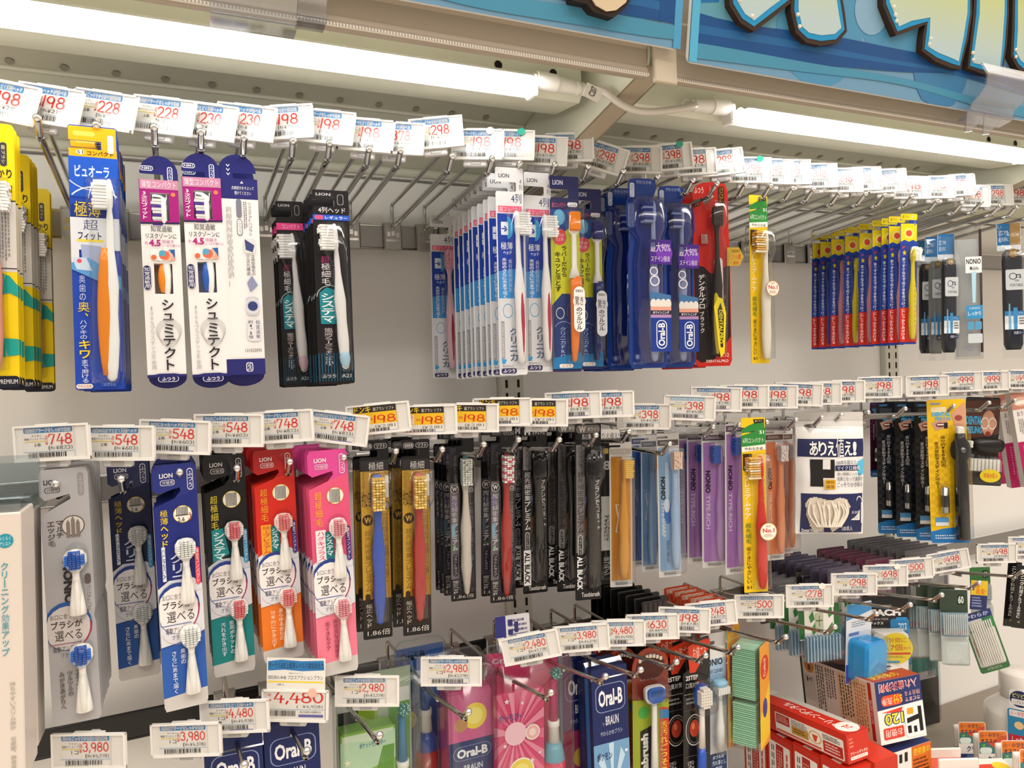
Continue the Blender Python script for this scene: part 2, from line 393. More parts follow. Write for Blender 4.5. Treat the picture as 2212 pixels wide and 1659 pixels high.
# ---------------------------------------------------------------- lamps
def tube_light(x0, x1, label, plug):
    y, z = .677, .2885
    t = thing('tube_light', label, 'lamp', (0, y, CZ+z), group='tube lights')
    mb = MB(); n = 20; r = .0122; pts = [(x0, r*.72), (x0+.004, r*.95), (x0+.009, r)]+[(x0+(x1-x0)*k/12, r) for k in range(1, 12)]+[(x1-.009, r), (x1-.004, r*.95), (x1, r*.72)]
    em, al = M('#ffffff', 'emit'), M('#dfe2d8', 'plastic')
    for i in range(len(pts)-1):       # diffuser below and in front, metal spine above and behind
        for k in range(24):
            q4 = []
            for ii, kk in ((i, k), (i+1, k), (i+1, k+1), (i, k+1)):
                an = 2*PI*kk/24; q4.append((pts[ii][0], pts[ii][1]*math.cos(an), pts[ii][1]*math.sin(an)))
            an = 2*PI*(k+.5)/24; mb.add(q4, [(0, 3, 2, 1)], em if -.38*math.cos(an)-.92*math.sin(an) > -.12 else al, True)
    for i in (0, -1): mb.add([(pts[i][0], pts[i][1]*math.cos(2*PI*k/24), pts[i][1]*math.sin(2*PI*k/24)) for k in range(24)], [tuple(range(24))], em)
    mb.obj('tube', t)
    mb = MB(); mb.box(x0-.002, x1+.002, .0135, .0245, -.004, .016, M('#e9eae2', 'plastic'), .003)
    mb.obj('batten', t)
    for x in (x0-.004, x1+.004): MB().box(x-.004, x+.004, .004, .024, -.007, .0165, M('#f1f1ec', 'plastic'), .003).obj('end_cap', t)
    mb = MB(); s = 1 if plug > 0 else -1; xe = x1 if s > 0 else x0; pc = M('#ecebe5', 'plastic')
    mb.tube([(xe+s*.008, .012, .012), (xe+s*.032, .012, .011)], .0095, pc, 14); mb.tube([(xe+s*.03, .012, .011), (xe+s*.062, .012, .009)], [.0085, .0065], pc, 12)
    for k in range(3): mb.tube([(xe+s*(.056+k*.006), .012, .0095-k*.0003), (xe+s*(.059+k*.006), .012, .0095-k*.0003)], .0078-.0006*k, pc, 12)
    mb.obj('plug', t)
    return t
tube_light(-.42, .352, 'long glowing white tube light under the left shelf', 1)
tube_light(.625, 1.185, 'glowing white tube light under the middle shelf', -1)
def spline(ps, n=8):
    ps = [Vector(p) for p in ps]; o = []
    for i in range(len(ps)-1):
        a, b, c, d = ps[max(i-1, 0)], ps[i], ps[i+1], ps[min(i+2, len(ps)-1)]
        for k in range(n):
            t = k/n; o.append(.5*((2*b)+(c-a)*t+(2*a-5*b+4*c-d)*t*t+(3*b-a-3*c+d)*t**3))
    return o+[ps[-1]]
cb = thing('power_cable', 'white cable looping between the two tube lights with a paper tag', 'cable', (0, 0, 0))
cpx = [(1262, 176, .672), (1300, 196, .66), (1340, 224, .65), (1378, 240, .645), (1430, 240, .645), (1500, 229, .652), (1545, 220, .67)]
cp = [at(*q) for q in cpx]
cp = [Vector((.352+.068, .689, CZ+.2975))]+cp[1:-1]+[Vector((.625-.068, .689, CZ+.2975))]
MB().tube(spline(cp), .0038, M('#dcd7ce', 'plastic'), 10).obj('cord', cb)
p = at(1290, 188, .655)
q = [at(*a) for a in ((1269, 178, .652), (1304, 194, .652), (1292, 222, .652), (1259, 206, .652))]
mb = MB(); mb.add([tuple(v) for v in q]+[tuple(v+Vector((0, .0006, 0))) for v in q], [(0, 3, 2, 1), (4, 5, 6, 7), (0, 1, 5, 4), (1, 2, 6, 5), (2, 3, 7, 6), (3, 0, 4, 7)], M('#f0efea', 'paper'))
vs, fs, bb = tmesh('C207', .01); e1 = (q[1]-q[2])*.66; e2 = (q[0]-q[1])*.36; o0 = q[2]+(q[1]-q[2])*.22+(q[3]-q[2])*.36
mb.add([tuple(o0+e1*((x-bb[0])/(bb[2]-bb[0]))+e2*((y-bb[1])/(bb[3]-bb[1]))*1.0+Vector((0, -.0004, 0))) for x, y in vs], fs, M('#1b1a19', 'paper'))
mb.obj('paper_flag', cb)['label'] = 'white paper flag reading C207'

# ---------------------------------------------------------------- hanging header signs
TS = math.radians(9)
def sign(x0, x1, zb, label, draw):
    W, H = x1-x0, .42
    t = thing('header_sign', label, 'sign', (x0, .577, CZ+zb), (TS, 0, 0), group='header signs')
    c = Sheet(W, H, MB(), y=-.0005, x0=0, z0=H)
    c.mb.slab(rrp(0, 0, W, H, .006), 0, .004, M('#e9eef0', 'paper'))
    draw(c); c.mb.obj('board', t); return t
def wave(c, v0, amp, th, col, ph=0, u0=0, u1=1, n=26):
    a = []; b = []
    for k in range(n+1):
        u = u0+(u1-u0)*k/n; v = v0+amp*math.sin(u*9+ph)+amp*.5*math.sin(u*17+ph*2); a.append((u, v)); b.append((u, v+th*(1+.35*math.sin(u*7+ph))))
    c.poly(a+b[::-1], col)
def relief(t, W, H, shapes):
    # raised comic lettering: dark backing, cyan rim, pale face
    mb = MB()
    for pts in shapes:
        cx = sum(p[0] for p in pts)/len(pts); cz = sum(p[1] for p in pts)/len(pts)
        def off(d):
            o = []; n = len(pts); ar = sum(pts[i][0]*pts[(i+1) % n][1]-pts[(i+1) % n][0]*pts[i][1] for i in range(n)); sg = 1 if ar > 0 else -1
            for i in range(n):
                a, b, cc = Vector(pts[i-1]), Vector(pts[i]), Vector(pts[(i+1) % n]); e = ((b-a).normalized()+(cc-b).normalized())
                if e.length < 1e-6: e = (b-a)
                e.normalize(); nn = Vector((e.y, -e.x))*sg; o.append(tuple(b+nn*d))
            return o
        o0 = off(.0045); mb.slab(o0 if sum(o0[i][0]*o0[(i+1) % len(o0)][1]-o0[(i+1) % len(o0)][0]*o0[i][1] for i in range(len(o0))) > 0 else o0[::-1], -.0085, -.0006, M('#3b2a1d', 'paper'))
        for d, col, y in ((.0, '#1f93c9', -.0089), (-.0055, '#bcd0c8', -.0093)):
            q = off(d); A = sum(q[i][0]*q[(i+1) % len(q)][1]-q[(i+1) % len(q)][0]*q[i][1] for i in range(len(q)))
            mb.slab(q if A > 0 else q[::-1], y, -.0083, FACE if col == '#bcd0c8' else M(col, 'paper'))
    return mb
FACE = M('#bccfc9', 'soft').copy(); _n = FACE.node_tree.nodes; _l = FACE.node_tree.links
_g = _n.new('ShaderNodeTexCoord'); _s = _n.new('ShaderNodeSeparateXYZ'); _c = _n.new('ShaderNodeValToRGB'); _m = _n.new('ShaderNodeMath'); _m.operation = 'MULTIPLY_ADD'; _m.inputs[1].default_value = 4.2; _m.inputs[2].default_value = -.1
_l.new(_g.outputs['Object'], _s.inputs[0]); _l.new(_s.outputs['Z'], _m.inputs[0]); _l.new(_m.outputs[0], _c.inputs[0])
_e = _c.color_ramp.elements; _e[0].position = .15; _e[0].color = lin('#b9cfd2'); _e[1].position = .85; _e[1].color = lin('#e8c61c'); _x = _c.color_ramp.elements.new(.42); _x.color = lin('#c9d49a'); _x = _c.color_ramp.elements.new(.6); _x.color = lin('#a9c24a')
_l.new(_c.outputs[0], _n['Principled BSDF'].inputs['Base Color'])
def bg_sign(c):
    c.r(.0, 0, 1, 1, '#6f9dbd'); rnd = random.Random(4)
    for k in range(16):
        u, v, r = rnd.random(), rnd.uniform(.35, .9), rnd.uniform(.03, .09)
        c.c(min(max(u, r), 1-r), v, r, rnd.choice(['#86b0cb', '#a9c3d2', '#4f94bb', '#5f9db3', '#9db8cc', '#3f7fae']), rv=r*2.0*c.W/c.H*.5)
    wave(c, .88, .012, .055, '#174f8c', .5); wave(c, .955, .006, .026, '#4a93b3', 2.1); wave(c, .91, .006, .014, '#24659f', 1.2)
def d_sign1(c):
    bg_sign(c); c.poly([(.93, 0), (.965, 0), (.985, .93), (.955, .95)], '#174f8c'); c.r(.985, 0, 1, 1, '#4f9fcd')
s1 = sign(-.12, .4595, .301, 'painted blue header sign with a tan and black letter foot', d_sign1)
def onsign(px, py, zb, x0):
    d = ray(px, py); o = Vector((x0, .577, CZ+zb)); n = Vector((0, math.cos(TS), math.sin(TS))); k = (o-EYE).dot(n)/d.dot(n); q = EYE+d*k-o
    return (q.x, q.y*-math.sin(TS)+q.z*math.cos(TS))
def pxs(l, ox, zb, x0): return [onsign(ox+a/2.962, b/2.962, zb, x0) for a, b in l]
def ccw(p): return p if sum(p[i][0]*p[(i+1) % len(p)][1]-p[(i+1) % len(p)][0]*p[i][1] for i in range(len(p))) > 0 else p[::-1]
mb = MB(); mb.slab(ccw(pxs([(1395, -160), (1430, 30), (1520, 50), (1560, 100), (1690, 138), (1760, 80), (1820, -10), (1830, -160)], 740, .301, -.12)), -.012, -.0006, M('#2b2019', 'paper'))
mb.slab(ccw(pxs([(1425, -160), (1445, 3), (1540, 12), (1572, 62), (1640, 100), (1700, 92), (1760, 45), (1790, -20), (1800, -160)], 740, .301, -.12)), -.0135, -.011, M('#d8c6a4', 'paper')); mb.obj('raised_letter', s1)
def d_sign2(c):
    bg_sign(c); c.poly([(.012, 0), (.045, 0), (.04, .86), (.012, .87)], '#1d6fae'); c.r(0, 0, .012, 1, '#57b3d8')
s2 = sign(.4695, 1.26, .291, 'painted blue header sign with yellow green raised lettering', d_sign2)
SH2 = [ccw(pxs(l, 1472, .291, .4695)) for l in (
    [(275, -200), (292, 40), (350, 135), (425, 185), (530, 105), (640, 20), (652, -200)],
    [(690, -200), (680, 80), (708, 205), (765, 258), (850, 276), (945, 265), (1000, 205), (985, 100), (935, -200)],
    [(1255, -200), (1265, 40), (1305, 140), (1338, 215), (1430, 180), (1530, 150), (1520, 240), (1510, 325), (1590, 380), (1690, 420), (1735, 432), (1775, 260), (1800, 100), (1800, -200)],
    [(1850, -200), (1840, 100), (1800, 432), (1900, 462), (2000, 468), (2022, 300), (2035, 100), (2035, -200)],
    [(2090, -200), (2085, 200), (2078, 360), (2110, 420), (2160, 465), (2260, 510), (2400, 530), (2400, -200)])]
mm = relief(s2, .79, .42, SH2)
for q in ((330, 20), (410, 120), (700, 110), (712, 185), (1312, 60), (1320, 110), (1328, 150), (1545, 260), (1538, 295), (1815, 350), (1818, 395), (2090, 330), (2090, 375)):
    x, z = onsign(1472+q[0]/2.962, q[1]/2.962, .291, .4695); mm.sphere((x, -.0092, z), .0022, M('#f3efdf', 'plastic'), 8)
mm.obj('raised_lettering', s2)
# clear sign grips
def grip(px, py, y, wd, label, big):
    P = at(px, py, y); t = thing('sign_grip', label, 'clip', P, (math.radians(4), 0, 0), group='clear sign grips'); c = M('#f6f7f8', 'bottle')
    pr = [(.012, -.016), (-.001, -.012), (-.004, .0), (-.012, .006), (-.020, .016), (-.021, .03), (-.014, .043)] if big else [(.01, -.012), (-.003, -.01), (-.006, .002), (-.011, .01), (-.013, .02)]
    def strip(pr, x0, x1, th):
        n = len(pr); vs = []; fs = []
        for x in (x0, x1):
            for y, z in pr: vs += [(x, y, z), (x, y+th, z-th*.3)]
        m = 2*n
        for k in range(n-1):
            a = 2*k; fs += [(a, a+2, m+a+2, m+a), (a+1, m+a+1, m+a+3, a+3), (a, a+1, a+3, a+2), (m+a, m+a+2, m+a+3, m+a+1)]
        fs += [(0, m, m+1, 1), (m-2, m-1, 2*m-1, 2*m-2)]
        return vs, fs
    mb = MB(); v, f = strip(pr, -wd/2, wd/2, .0022); mb.add(v, f, c); mb.obj('grip_plate', t)
    for z in ((-.009, .003) if big else (-.008, .004)): MB().tube([(-wd/2, -.004, z), (wd/2, -.004, z)], .0011, M('#e7eaee', 'clear'), 6).obj('grip_ridge', t)
    if big:
        for s, ln in ((-1, .035), (1, .02)):
            mb = MB(); x = s*wd*.2-.03; mb.add([(x, -.002, -.008), (x+.035, -.002, -.01), (x+.02, .004, -.03), (x+.008, .004, -.032), (x, .0, -.008), (x+.035, .0, -.01), (x+.02, .006, -.03), (x+.008, .006, -.032)], [(0, 3, 2, 1), (4, 5, 6, 7), (0, 1, 5, 4), (1, 2, 6, 5), (2, 3, 7, 6), (3, 0, 4, 7)], c); mb.obj('grip_leg', t)
grip(2140, 232, .565, .082, 'clear plastic grip holding the blue sign with yellow green letters', True)
grip(548, 22, .588, .062, 'long clear plastic grip on the lip at the top left', False)
grip(672, 18, .588, .022, 'short clear plastic grip beside the longer one', False)
# ---------------------------------------------------------------- hooks
def hook(px, py, row, k, yt, dark=False, label=None, wire=True, ytag=None):
    P = at(px, py, yt); zr = CZ+RAILZ[row]; x = P.x
    t = thing('display_hook', label or f'{["chrome hook", "slim metal hook", "long wire hook"][row]}, {ordn(k)} from the left along the {["top", "middle", "bottom"][row]} row', 'hook', (x, YR, zr), group=['chrome hooks of the top row', 'hooks of the middle row', 'wire hooks of the bottom row'][row])
    ms = CHROME() if row < 2 else M('#b9b3a8', 'metal')
    L = YR-yt; dz = P.z-zr; r = .003 if row < 2 else .0023
    mb = MB()
    mb.box(-.0125, .0125, -.0055, -.002, -.0185, .0175, M('#b7b6b1', 'rough'), .003); mb.box(-.0125, .0125, -.0055, .006, .0155, .0185, M('#b7b6b1', 'rough'), .001)
    mb.box(-.0125, .0125, .005, .0065, .004, .0175, M('#b7b6b1', 'rough'))
    for q in ((-.006, .003), (.0, .004), (.006, .002)): mb.box(q[0]-.002, q[0]+.0022, -.0061, -.0054, q[1]-.003, q[1]+.003, M('#dedcd6', 'metal'))
    mb.box(-.009, .009, -.006, -.0054, -.007, -.004, M('#dedcd6', 'metal'))
    mb.obj('bracket', t)
    zb = dz-.0125
    mb = MB(); mb.tube(spline([(0, -.004, .012), (0, -.010, zb*.1+.012), (0, -.03, .012+(zb-.012)*.13), (0, -L+.030, zb-.0005), (0, -L+.0165, zb), (0, -L+.0115, zb+.003), (0, -L+.002, dz-.001)], 4), r, ms, 9)
    mb.obj('rod', t)
    mb = MB(); mb.sphere((0, -L, dz), .0037, M('#efeeea', 'metal'), 10); mb.obj('tip', t)
    if wire:
        zt = dz+.013 if ytag is None else ytag[1]; yy = -(YR-.735) if ytag is None else ytag[0]
        zz = max(.040, .012+.03)
        mb = MB(); mb.tube(spline([(0, -.004, .012), (0, -.0045, zz-.006), (0, -.009, zz), (0, -.03, zz+(zt-zz)*.08), (0, yy+.012, zt)], 4), .0025 if row < 2 else .0021, ms, 8); mb.obj('tag_wire', t)
    return t
# ---------------------------------------------------------------- price tags
_HM = {}
def holder_mesh(W, H, kind):
    k = (round(W, 4), round(H, 4), kind)
    if k in _HM: return _HM[k]
    col = '#e9e7e2' if kind != 'clear' else '#d9d5cf'; m = M(col, 'plastic'); x = W/2; z = H/2; mb = MB()
    mb.box(-x, x, .0002, .0022, -z, z, m, .0012)
    for a in ((-x, x, z-.0017, z), (-x, x, -z, -z+.0026), (-x, -x+.0018, -z, z), (x-.0022, x, -z, z)):
        mb.box(a[0], a[1], -.0016, .0008, a[2], a[3], m)
    mb.box(x-.0135, x-.0128, -.0008, .0004, -z+.002, z-.002, M('#d9d7d2', 'plastic'))
    mb.box(-.013, .013, -.0012, .003, z-.0001, z+.0009, m)
    a = mb.mesh('holder')
    mb = MB(); g = M('#cfcecd', 'plastic'); mb.box(-.016, .010, .0022, .0085, -z-.0062, -z+.005, g, .002); mb.box(-.008, .004, .0016, .0092, -z-.0047, -z-.001, M('#a9a8a8', 'plastic'), .001); mb.box(-.004, .004, .002, .012, -z+.004, z-.002, g, .001)
    b = mb.mesh('clip')
    mb = MB(); mb.add([(-x+.0015, -.0014, -z+.002), (x-.0018, -.0014, -z+.002), (x-.0018, -.0014, z-.0012), (-x+.0015, -.0014, z-.0012)], [(0, 1, 2, 3)], M('#fbfbfb', 'cover'))
    c = mb.mesh('cover')
    _HM[k] = (a, b, c); return _HM[k]
_CM = {}
BAN = ['歯周病プラークをしっかり除去', '奥歯の奥までとどく薄型ヘッド', 'お口にあったヘッドが選べる', '汚れをごっそりかき出す超極細毛']
def card_mesh(price, tax, style, W, H, sd):
    k = (price, tax, style, round(W, 4), sd % 4)
    if k in _CM: return _CM[k]
    mb = MB(); CW = W*.80 if style != 'big' else W*.95; x0 = -W/2+.0022 if W < .06 else -W/2+.0075; CW = W/2-.0138-x0
    if style == 'big': x0 = -W/2+.003; CW = W-.006
    h = H-.003; s = Sheet(CW, h, mb, y=.0000, x0=x0, z0=h/2); m = M('#e7e5df', 'paper')
    s.poly([(0, 0), (1, 0), (1, 1), (0, 1)], '#e7e5df', 'paper'); s.STEP = .00002; s.y = -.00018
    R = '#dc2a1c'; K = '#2a2623'
    n3 = len(price)
    if style == 'don':
        s.r(0, 0, 1, .97, '#ece9e0', .002); s.r(.0, .0, 1, .30, '#2e2620', .0015); s.r(0, .25, 1, .68, '#f7c51d')
        s.t('ドンキ', .02, .0, .40, .25, '#f7d21d', .02); s.t('歯ブラシ ソフト', .46, .07, .95, .21, '#efe9da', .01)
        s.r(.10, .30, .28, .66, '#fbe9d5'); s.vt('限定', .12, .31, .26, .65, '#d52a1c', .02); s.t('税抜', .33, .44, .43, .54, R)
        s.n(price, .45, .36, .97, .65, '#dc3a16', .13); s.n('('+'¥'+tax+')', .48, .72, .95, .83, K, .10); s.bars(.06, .84, .8, .97, K, sd); s.r(.0, .95, .4, 1, '#c9443a'); s.r(.55, .95, 1, 1, '#5a55a0')
    else:
        bc = '#2f79b5' if style != 'pale' else '#8fb4d6'
        if style != 'plain': s.r(.02, .02, .985, .185, bc, .0012); [s.t(BAN[sd % 4], .05+e, .045+g, .95+e, .165+g, '#eef3f7') for e, g in ((-.006, 0), (.006, 0), (0, -.012), (0, .012))]; s.t(BAN[sd % 4], .05, .045, .95, .165, '#1c2026' if style != 'pale' else '#7f9cb8')
        s.t('ライオン', .17, .24, .38, .30, '#55504b'); s.t('電動アシストブラシ', .03, .33, .46, .40, '#55504b')
        s.r(.03, .43, .44, .455, '#e9d25a'); s.t('2本' if n3 < 5 else '1コ', .22, .49, .36, .60, K)
        u0 = .50 if n3 < 4 else .44
        s.t('税抜', u0-.055, .26, u0-.005, .40, '#d9604f'); s.n('¥', u0-.065, .42, u0-.005, .56, '#d9604f', .12)
        s.n(price, u0+.005, .22, .97, .57, R, .125); s.n('(', .50, .59, .53, .73, K, .12); s.t('税込', .54, .61, .63, .70, K); s.n('¥'+tax+')', .645, .595, .97, .72, K, .11)
        s.r(0, .755, 1, .767, '#6fa3cf'); s.bars(.10, .79, .86, .93, K, sd+11)
        s.t('4903301'+str(100000+sd*7919 % 899999), .08, .94, .55, .975, '#77726c')
        if sd % 3 == 0: s.r(.45, .94, .97, .985, '#5d5aa6')
    _CM[k] = mb.mesh('price_card'); return _CM[k]
TILT = -2.17
TAGN = {}
def tagx(rx, ry, slope, price, tax, style, row, y, W=.064, H=.0305, yaw=25, label=None, dot=None, pitch=0, sd=None):
    TAGN[row] = TAGN.get(row, 0)+1; k = TAGN[row]; ya = math.radians(yaw); tg = Vector((math.cos(ya), -math.sin(ya), 0))
    P = at(rx, ry, y-W/2*math.sin(ya)); C = P-tg*(W/2)
    col = {'don': 'yellow banded', 'big': 'tall white', 'clear': 'clear edged', 'pale': 'clear edged'}.get(style, 'white')
    rn = ['top', 'middle', 'bottom'][row]
    t = thing('price_tag', label or f'{col} price tag reading {price} yen, {ordn(k)} from the left in the {rn} row', 'price tag', C, None, f'price tags of the {rn} row')
    a = -(math.degrees(math.atan(slope))-TILT)
    t.matrix_world = Matrix.Translation(C) @ Matrix.Rotation(-ya, 4, 'Z') @ Matrix.Rotation(math.radians(-a), 4, 'Y') @ Matrix.Rotation(math.radians(pitch), 4, 'X')
    hm = holder_mesh(W, H, style); link('holder', hm[0], t); link('clip', hm[1], t)
    link('price_card', card_mesh(price, tax, style, W, H, (k*5+row*3) if sd is None else sd), t)
    link('cover', hm[2], t)
    if dot:
        mb = MB(); mb.add([(W/2-.0155+.0045*math.cos(2*PI*i/16), -.0017, H/2-.002+.0042*math.sin(2*PI*i/16)) for i in range(16)], [tuple(range(16))], M(dot, 'paper'))
        o = mb.obj('round_sticker', t); o['label'] = {'#f1ede2': 'cream', '#3bb89f': 'teal', '#45a08a': 'green', '#f0b9a4': 'pink'}.get(dot, 'round')+' round sticker'
    return t
T1 = [(81, 216, .2, '198', '218'), (177, 225, .16, '198', '218'), (294, 236, .15, '228', '251'), (420, 248, .12, '228', '251'), (511, 260, .13, '230', '253'), (595, 262, .12, '230', '253'), (677, 262, -.06, '198', '218'), (766, 272, .1, '198', '218'),
 (852, 290, .08, '198', '218'), (917, 297, .05, '378', '416'), (1001, 285, -.09, '298', '328'), (1089, 310, .01, '198', '218', '#f1ede2'), (1155, 311, .03, '198', '218', '#3bb89f'), (1226, 324, .05, '198', '218'), (1283, 317, -.02, '198', '218'),
 (1355, 338, .31, '298', '328'), (1430, 344, .0, '398', '438'), (1497, 338, -.09, '398', '438', '#45a08a'), (1548, 348, -.06, '198', '218'), (1607, 349, -.12, '298', '328'), (1667, 366, 0, '298', '328', '#3bb89f'), (1714, 369, .02, '298', '328'),
 (1752, 371, -.03, '318', '350'), (1809, 378, -.02, '318', '350'), (1864, 388, .0, '298', '328'), (1904, 385, -.04, '298', '328'), (1959, 389, -.07, '298', '328'), (2010, 404, 0, '98', '108'), (2064, 403, 0, '58', '64'), (2107, 399, -.07, '58', '64'), (2139, 422, .03, '298', '328'), (2188, 420, 0, '298', '328'), (2232, 419, 0, '198', '218')]
for q in T1: tagx(q[0], q[1], q[2], q[3], q[4], 'std', 0, .747, W=.058, H=.0345, dot=q[5] if len(q) > 5 else None, pitch=-6)
H1 = [(80, 255), (208, 270), (333, 275), (434, 285), (527, 298), (633, 305), (712, 310), (797, 323), (865, 326), (977, 338), (1063, 343), (1123, 353), (1199, 355), (1270, 360), (1346, 370), (1420, 382), (1496, 390), (1548, 397), (1610, 398), (1664, 402), (1712, 407), (1757, 410), (1813, 417), (1869, 419), (1911, 422), (1970, 425), (2024, 434), (2078, 439), (2120, 437), (2159, 444), (2196, 447), (2240, 451)]
for k, q in enumerate(H1): hook(q[0], q[1], 0, k+1, .72)
S, D = 'std', 'don'
T2 = [(195, 953, -.055, '748', '823', S), (335, 954, .0, '548', '603', S), (456, 941, .03, '548', '603', S), (570, 927, 0, '548', '603', S), (678, 919, -.06, '748', '823', S), (797, 921.5, .12, '748', '823', S), (887, 901.5, -.1, '198', '218', D), (988, 904.5, -.03, '198', '218', D), (1078, 900, .0, '198', '218', D), (1149, 887.5, -.02, '198', '218', D), (1227, 889, .0, '198', '218', D),
 (1299.5, 873, -.04, '198', '218', S), (1370, 871, -.03, '198', '218', S), (1449, 898, .0, '398', '438', 'clear'), (1545.6, 879, .03, '398', '438', 'pale'), (1602, 860, .02, '198', '218', S), (1661, 855, 0, '198', '218', S), (1723, 855, 0, '198', '218', S), (1777, 850, .03, '198', '218', S), (1818, 848, 0, '198', '218', S), (1868.5, 844, -.02, '198', '218', S), (1948, 835, -.02, '198', '218', S), (2049, 832, -.03, '198', '218', S), (2123, 823, -.03, '999', '1,099', S), (2181, 821, -.03, '999', '1,099', S), (2246, 818, 0, '498', '548', S)]
for q in T2: tagx(*q, 1, .722)
H2 = [(120, 1045), (262, 1035), (388, 1020), (512, 1012), (626, 998), (743, 988), (855, 975), (955, 971), (1045, 960), (1120, 950), (1208, 950), (1287, 940), (1358, 932), (1446, 959), (1540, 922), (1597, 918), (1656, 912), (1719, 907), (1775, 902), (1817, 897), (1875, 891), (1955, 883), (2060, 877), (2136, 870), (2192, 865), (2240, 862)]
for k, q in enumerate(H2): hook(q[0], q[1], 1, k+1, .72)
T3 = [(273, 1619, -.015, '3,980', '4,278', S), (479.5, 1595, -.035, '3,980', '4,378', S), (582, 1545, -.04, '4,480', '4,928', S), None, (862.5, 1490, 0, '2,980', '3,278', S), (1041, 1448, 0, '2,980', '3,278', S), (1209.6, 1396, -.2, '2,480', '2,728', S), (1317, 1376, -.08, '3,980', '4,378', S), (1394.5, 1365.6, -.02, '4,480', '4,928', S), (1467, 1351.7, -.03, '630', '693', S), (1534.4, 1337, .03, '198', '218', S), (1591.4, 1323.8, -.1, '248', '273', S), (1693, 1307.7, -.01, '500', '550', S), (1800, 1285, -.02, '278', '306', S, '#f1ede2'), (1894, 1260, -.01, '298', '328', S), (1960.6, 1241.7, -.02, '698', '768', S, '#f1ede2'), (2017, 1227, -.08, '500', '550', S), (2094, 1210.5, -.18, '498', '548', S), (2196.5, 1193.5, -.02, '498', '548', S), (2262, 1178, 0, '498', '548', S)]
for q in T3:
    if q is None:   # the tall card
        t = tagx(710, 1522, .02, '4,480', '4,928', 'plain', 2, .722, label='tall price card for 4,480 yen with a big blue banner, above the navy boxes', dot='#f0b9a4')
        for ch in list(t.children):
            if ch.name.startswith('price_card'): bpy.data.objects.remove(ch)
        s = Sheet(.056, .0605, MB(), y=-.0006, x0=-.0275, z0=.0465); s.poly([(0, 0), (1, 0), (1, 1), (0, 1)], '#e7e5df', 'paper')
        s.STEP = .00002
        s.poly([(.02, .06), (.25, .03), (.6, .05), (.97, .035), (.98, .19), (.6, .21), (.3, .19), (.02, .21)], '#2f79b5'); s.t('オーラルB史上最高レベルの歯垢除去力', .03, .07, .97, .17, '#1d2126', .01)
        s.t('P&Gジャパン', .38, .23, .62, .26, '#55504b'); s.t('EB25RX-4HB フロスアクションブラシ', .03, .275, .96, .345, '#2a2623'); s.r(.02, .37, .97, .395, '#ecd23f'); s.t('4本入', .18, .41, .3, .445, '#2a2623')
        s.t('税抜', .02, .57, .08, .62, '#d9604f'); s.n('¥', .03, .65, .09, .7, '#d9604f'); s.n('4,480', .12, .535, .97, .745, '#dc2a1c', .13); s.n('(', .52, .755, .54, .80, '#2a2623'); s.n('¥4,928)', .62, .75, .96, .80, '#2a2623', .1)
        s.r(0, .82, 1, .826, '#6fa3cf'); s.bars(.04, .84, .5, .93, '#2a2623', 5); s.t('4210201430912', .57, .845, .93, .875, '#2a2623'); s.r(.55, .9, .97, .94, '#5d5aa6')
        link('price_card', s.mb.mesh('price_card'), t)
        continue
    tagx(*q[:6], 2, .722, dot=q[6] if len(q) > 6 else None)
H3 = [(528, 1652), (663, 1622), (820, 1588), (1012, 1538), (1190, 1496), (1308, 1461), (1384, 1447), (1461, 1430), (1524, 1416), (1594, 1398), (1697, 1376), (1803, 1354), (1893, 1326), (1966, 1306), (2034, 1285), (2115, 1259), (2209, 1235)]
for k, q in enumerate(H3): hook(q[0], q[1], 2, k+1, .655, ytag=(-(YR-.735), .045))
